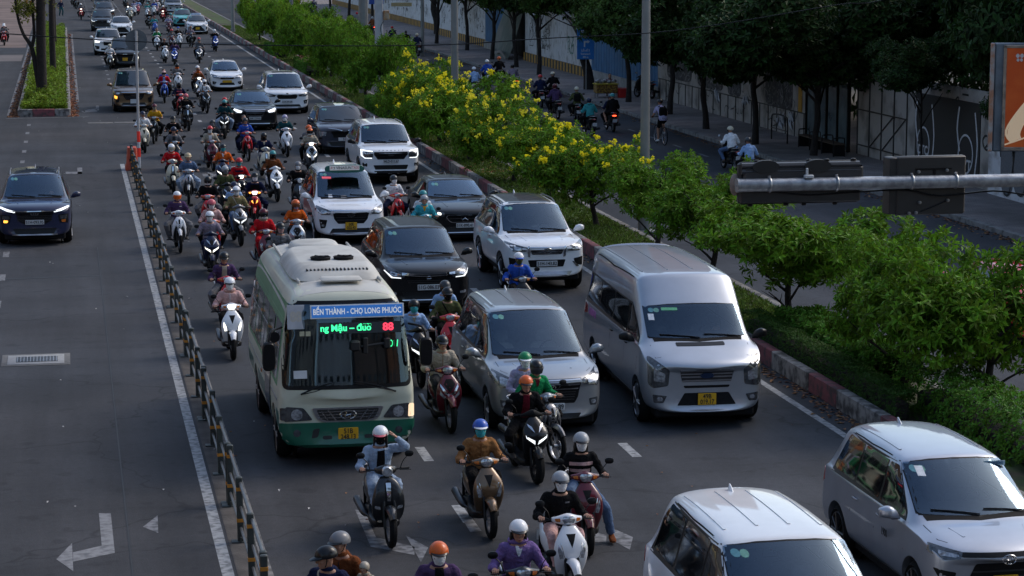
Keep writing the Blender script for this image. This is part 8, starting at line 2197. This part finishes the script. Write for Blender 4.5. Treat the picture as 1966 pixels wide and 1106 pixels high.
K((10.74, 290.49), 'wave', 'red', D(jacket='grey', helmet='black'), hint='at the top of the stream')
K((-4.29, 170.95), 'wave', 'red', D(jacket='grey', helmet='white', brim='black', mask='pink', bulk=.01), D(jacket='black', helmet='white', mask='black'), hint='left of the planted island')
K((10.05, 305.31), 'lead', 'blue', D(jacket='teal', helmet='white'), hint='at the top of the stream')
# the side road, seen from behind
A = D(away=True)
K((22.37, 155.46), 'lead', 'black', D(jacket='black', sleeve='short', helmet=None, hair=0, trousers='black', bulk=.01), hint='with mirrors like horns', **A)
K((22.45, 151.03), 'wave', 'black', D(jacket='navy', helmet='cream', bulk=.01), hint='right of the bare-headed rider', **A)
K((22.44, 162.77), 'wave', 'dark grey', D(jacket='navy', sleeve='short', helmet='red'), hint='beside the square pole', **A)
K((23.57, 182.19), 'wave', 'black', D(jacket='brown', helmet='silver', bulk=.01), tail=1, **A)
K((22.27, 179.62), 'wave', 'black', D(jacket='light blue', sleeve='short', helmet='black'), **A)
K((23.71, 193.28), 'lead', 'silver', D(jacket='grey', helmet='red', bulk=.01), **A)
K((23.01, 207.13), 'lead', 'silver', D(jacket='white', helmet='navy', panel=None, bulk=.01), hint='far up the side road', **A)
K((24.29, 232.97), 'wave', 'dark grey', D(jacket='grey', helmet='blue', bulk=.01), hint='far up the side road', **A)
K((23.68, 228.55), 'wave', 'navy', D(jacket='navy', helmet='pink'), hint='far up the side road', **A)
K((23.33, 239.47), 'wave', 'black', D(jacket='black', helmet='red', pack='red'), hint='far up the side road', **A)
K((22.85, 244.53), 'lead', 'cream', D(jacket='gold', helmet='cream'), hint='far up the side road', **A)
K((21.28, 118.53), 'lead', 'white', D(jacket='blue', helmet='white', collar='hood', bulk=.016), **A)
K((22.41, 121.29), 'wave', 'black', D(jacket='black', helmet='orange', bulk=.016), **A)
K((21.76, 114.05), 'wave', 'black', D(jacket='mauve', helmet='black', bulk=.014), tail=1, **A)
K((19.50, 112.21), 'lead', 'cream', D(jacket='light blue', helmet='white', bulk=.01), hint='behind yellow blossoms', **A)
K((21.38, 105.21), 'wave', 'maroon', D(jacket='navy', helmet='red', bulk=.014), hint='in a trio of riders', **A)
K((22.42, 107.37), 'wave', 'maroon', D(jacket='black', helmet='cream', bulk=.018), hint='in a trio of riders', **A)
K((20.67, 98.54), 'wave', 'black', D(jacket='plum', helmet='maroon', collar='hood', bulk=.016), hint='in a trio of riders', **A)
K((21.19, 96.45), 'wave', 'dark grey', D(jacket='olive', helmet='cream', pack='black', bulk=.014, trousers='black'), hint='wearing a backpack', **A)
K((20.25, 89.85), 'wave', 'black', D(jacket='teal', helmet='navy', collar='hood', bulk=.024, trousers='black'), **A)
K((21.52, 91.59), 'wave', 'black', D(jacket='navy', helmet='navy', bulk=.012), D(jacket='black', helmet='teal', bulk=.02, trousers='black', shorts=True), tail=1, hint='sharing a bike', **A)
K((21.90, 75.44), 'wave', 'black', D(jacket='white', helmet='cream', trousers='denim', bulk=.014, hr=(10, 0)), hint='left of the signal', **A)
K((21.28, 71.22), 'wave', 'dark grey', D(jacket='light blue', helmet='dark grey', bulk=.01), hint='half hidden by the signal', **A)

person('small child in a knitted beige hat held in front of the bottom-edge riders', (2.85, 24.05, .42), R(-40), pose='pass', jacket='beige', trousers='grey', helmet='beige', hs='open', brim='beige', hr=(10, 0), scale=.52)
# parked scooter, cyclist, pedestrians, seller
make_bike('lead', 'black', 'dark scooter parked on the pavement in front of the blue gate', 'scooter', (27.1, 108.9, .125), R(200), 'parked scooters')
by = thing('bicycle', 'slim city bicycle ridden by the person with a dark backpack', 'bicycle', (*(22.03, 85.99), 0), R(183))
for y in (-.52, .52):
    b = MB(); b.torus((0, 0, 0), .33, .018, 'x', 36, 6); w = put('tyre', b.mesh('tyre'), RUBBER, by, loc=(0, y, .345)); b = MB(); b.torus((0, 0, 0), .305, .008, 'x', 36, 6, rw=.012)
    for i in range(14): b.tube([(0, 0, 0), (0, .3 * math.cos(i * .449), .3 * math.sin(i * .449))], .002, 4)
    put('rim', b.mesh('rim'), ALLOY, w)
FRM = mat('bicycle frame', (.03, .03, .035), rough=.4, metal=.4, var=.2)
b = MB(); b.tube([(0, .52, .345), (0, .05, .30), (0, .14, .88)], .016, 8); b.tube([(0, .05, .30), (0, -.34, .80), (0, .12, .78)], .018, 8); b.tube([(0, .52, .345), (0, .12, .78)], .012, 6); b.tube([(0, -.52, .345), (0, -.36, .78), (0, -.34, 1.0)], .014, 8); put('frame', b, FRM, by)
b = MB(); b.tube([(-.25, -.30, 1.02), (-.1, -.36, 1.03), (.1, -.36, 1.03), (.25, -.30, 1.02)], .012, 8, 2); put('handlebar', b, BLACK, by)
b = MB(); b.loft('y', [(.04, 0, .92, .03, .02), (.15, 0, .92, .05, .025), (.30, 0, .93, .10, .03)], 12, 2.4); put('saddle', b, SEAT, by)
b = MB(); b.torus((0, .05, .30), .09, .008, 'x', 20, 5); b.tube([(-.1, .05, .42), (0, .05, .30), (.1, .05, .16)], .010, 6); put('crank', b, STEEL, by)
person('cyclist in a pale grey shirt and shorts with a dark backpack and cap', (*(22.03, 85.99), 0), R(183), pose='cycle', jacket='lavender', sleeve='short', trousers='black', shorts=True, helmet='black', brim='black', pack='black', shoes='white', hr=(0, 0))
person('seated seller in dark clothes behind the yellow stall', (25.75, 110.5, .125), R(-10), pose='sit', jacket='plum', trousers='black', helmet=None, hair=0, hr=(10, 0))
person('pedestrian in red walking on the far left paving', (-3.2, 241, 0), R(100), pose='stand', jacket='red', trousers='red', helmet=None, group='pedestrians far left')
person('pedestrian in dark trousers walking ahead of the one in red', (-3.75, 241.5, 0), R(100), pose='stand', jacket='tan', trousers='black', helmet=None, group='pedestrians far left')
person('dark clothed pedestrian on the left island at the top edge', (-.35, 225, .2), R(20), pose='stand', jacket='navy', trousers='dark teal', helmet=None, group='pedestrians far left')

# ---------------------------------------------------------------- street fronts that close the space beside and behind the viewer
rnd = random.Random(31)
FC = [('beige', (.34, .30, .24)), ('orange', (.40, .13, .04)), ('pale yellow', (.42, .36, .20)), ('white', (.45, .45, .44)), ('red', (.34, .05, .04)), ('grey', (.20, .20, .21)), ('brown', (.16, .10, .07)), ('light blue', (.20, .28, .36))]
def block(x, y, w, d, h, c, rz, label):
    t = thing('building', label, 'building', (x, y, 0), rz)
    put('wall', MB().box((0, 0, h / 2), (w, d, h), .05), mat('facade ' + c[0], c[1], rough=.8, var=.2, scale=.4), t)
    put('roof', MB().box((0, 0, h + .15), (w + .3, d + .3, .3), .05), CONC, t)
    st = 3.4 if h < 30 else 9.0
    for f in range(1, int(h / st)):
        for k in range(int(w / 2.6) if h < 30 else 4):
            b = MB(); xx = -w / 2 + (k + .5) * w / (int(w / 2.6) if h < 30 else 4); zz = f * st + 1.3
            b.box((xx, -d / 2 - .02, zz), (1.3, .1, 1.6), .02); o = put('window', b, DALLOY, t); b = MB(); b.box((xx, -d / 2 - .06, zz), (1.1, .06, 1.4), .01); put('pane', b, GLASS, o)
    q = rnd.choice(FC); put('signboard', MB().box((0, -d / 2 - .2, 3.4), (w * .9, .3, 1.1), .03), mat('facade ' + q[0], q[1], rough=.8, var=.2, scale=.4), t)
    put('shutter', MB().box((0, -d / 2 - .03, 1.4), (w * .8, .1, 2.6), .02), STEEL, t)
ORD = ['first', 'second', 'third', 'fourth', 'fifth', 'sixth', 'seventh', 'eighth', 'ninth', 'tenth', 'eleventh', 'twelfth']
for i in range(12):
    c = FC[i % 8]; block(-24, 6 + i * 11, 10.4, 9, rnd.uniform(9, 15), c, R(90), '%s shop house, %s of the row along the left street side' % (c[0], ORD[i]))
for i in range(5):
    c = FC[(i * 3 + 5) % 8]; block(-30 + i * 18, -42, 16, 12, rnd.uniform(14, 24), c, R(180), '%s office block, %s of the row behind the viewer' % (c[0], ORD[i]))

for i in range(9):  # added unseen towers, tall enough to darken bonnet and roof reflections
    c = FC[(i * 3 + 1) % 8]; block(-120 + i * 32, 470 + (i % 3) * 14, 28, 16, rnd.uniform(95, 175), c, 0, '%s tower block, %s of the unseen row added to darken reflections' % (c[0], ORD[i]))
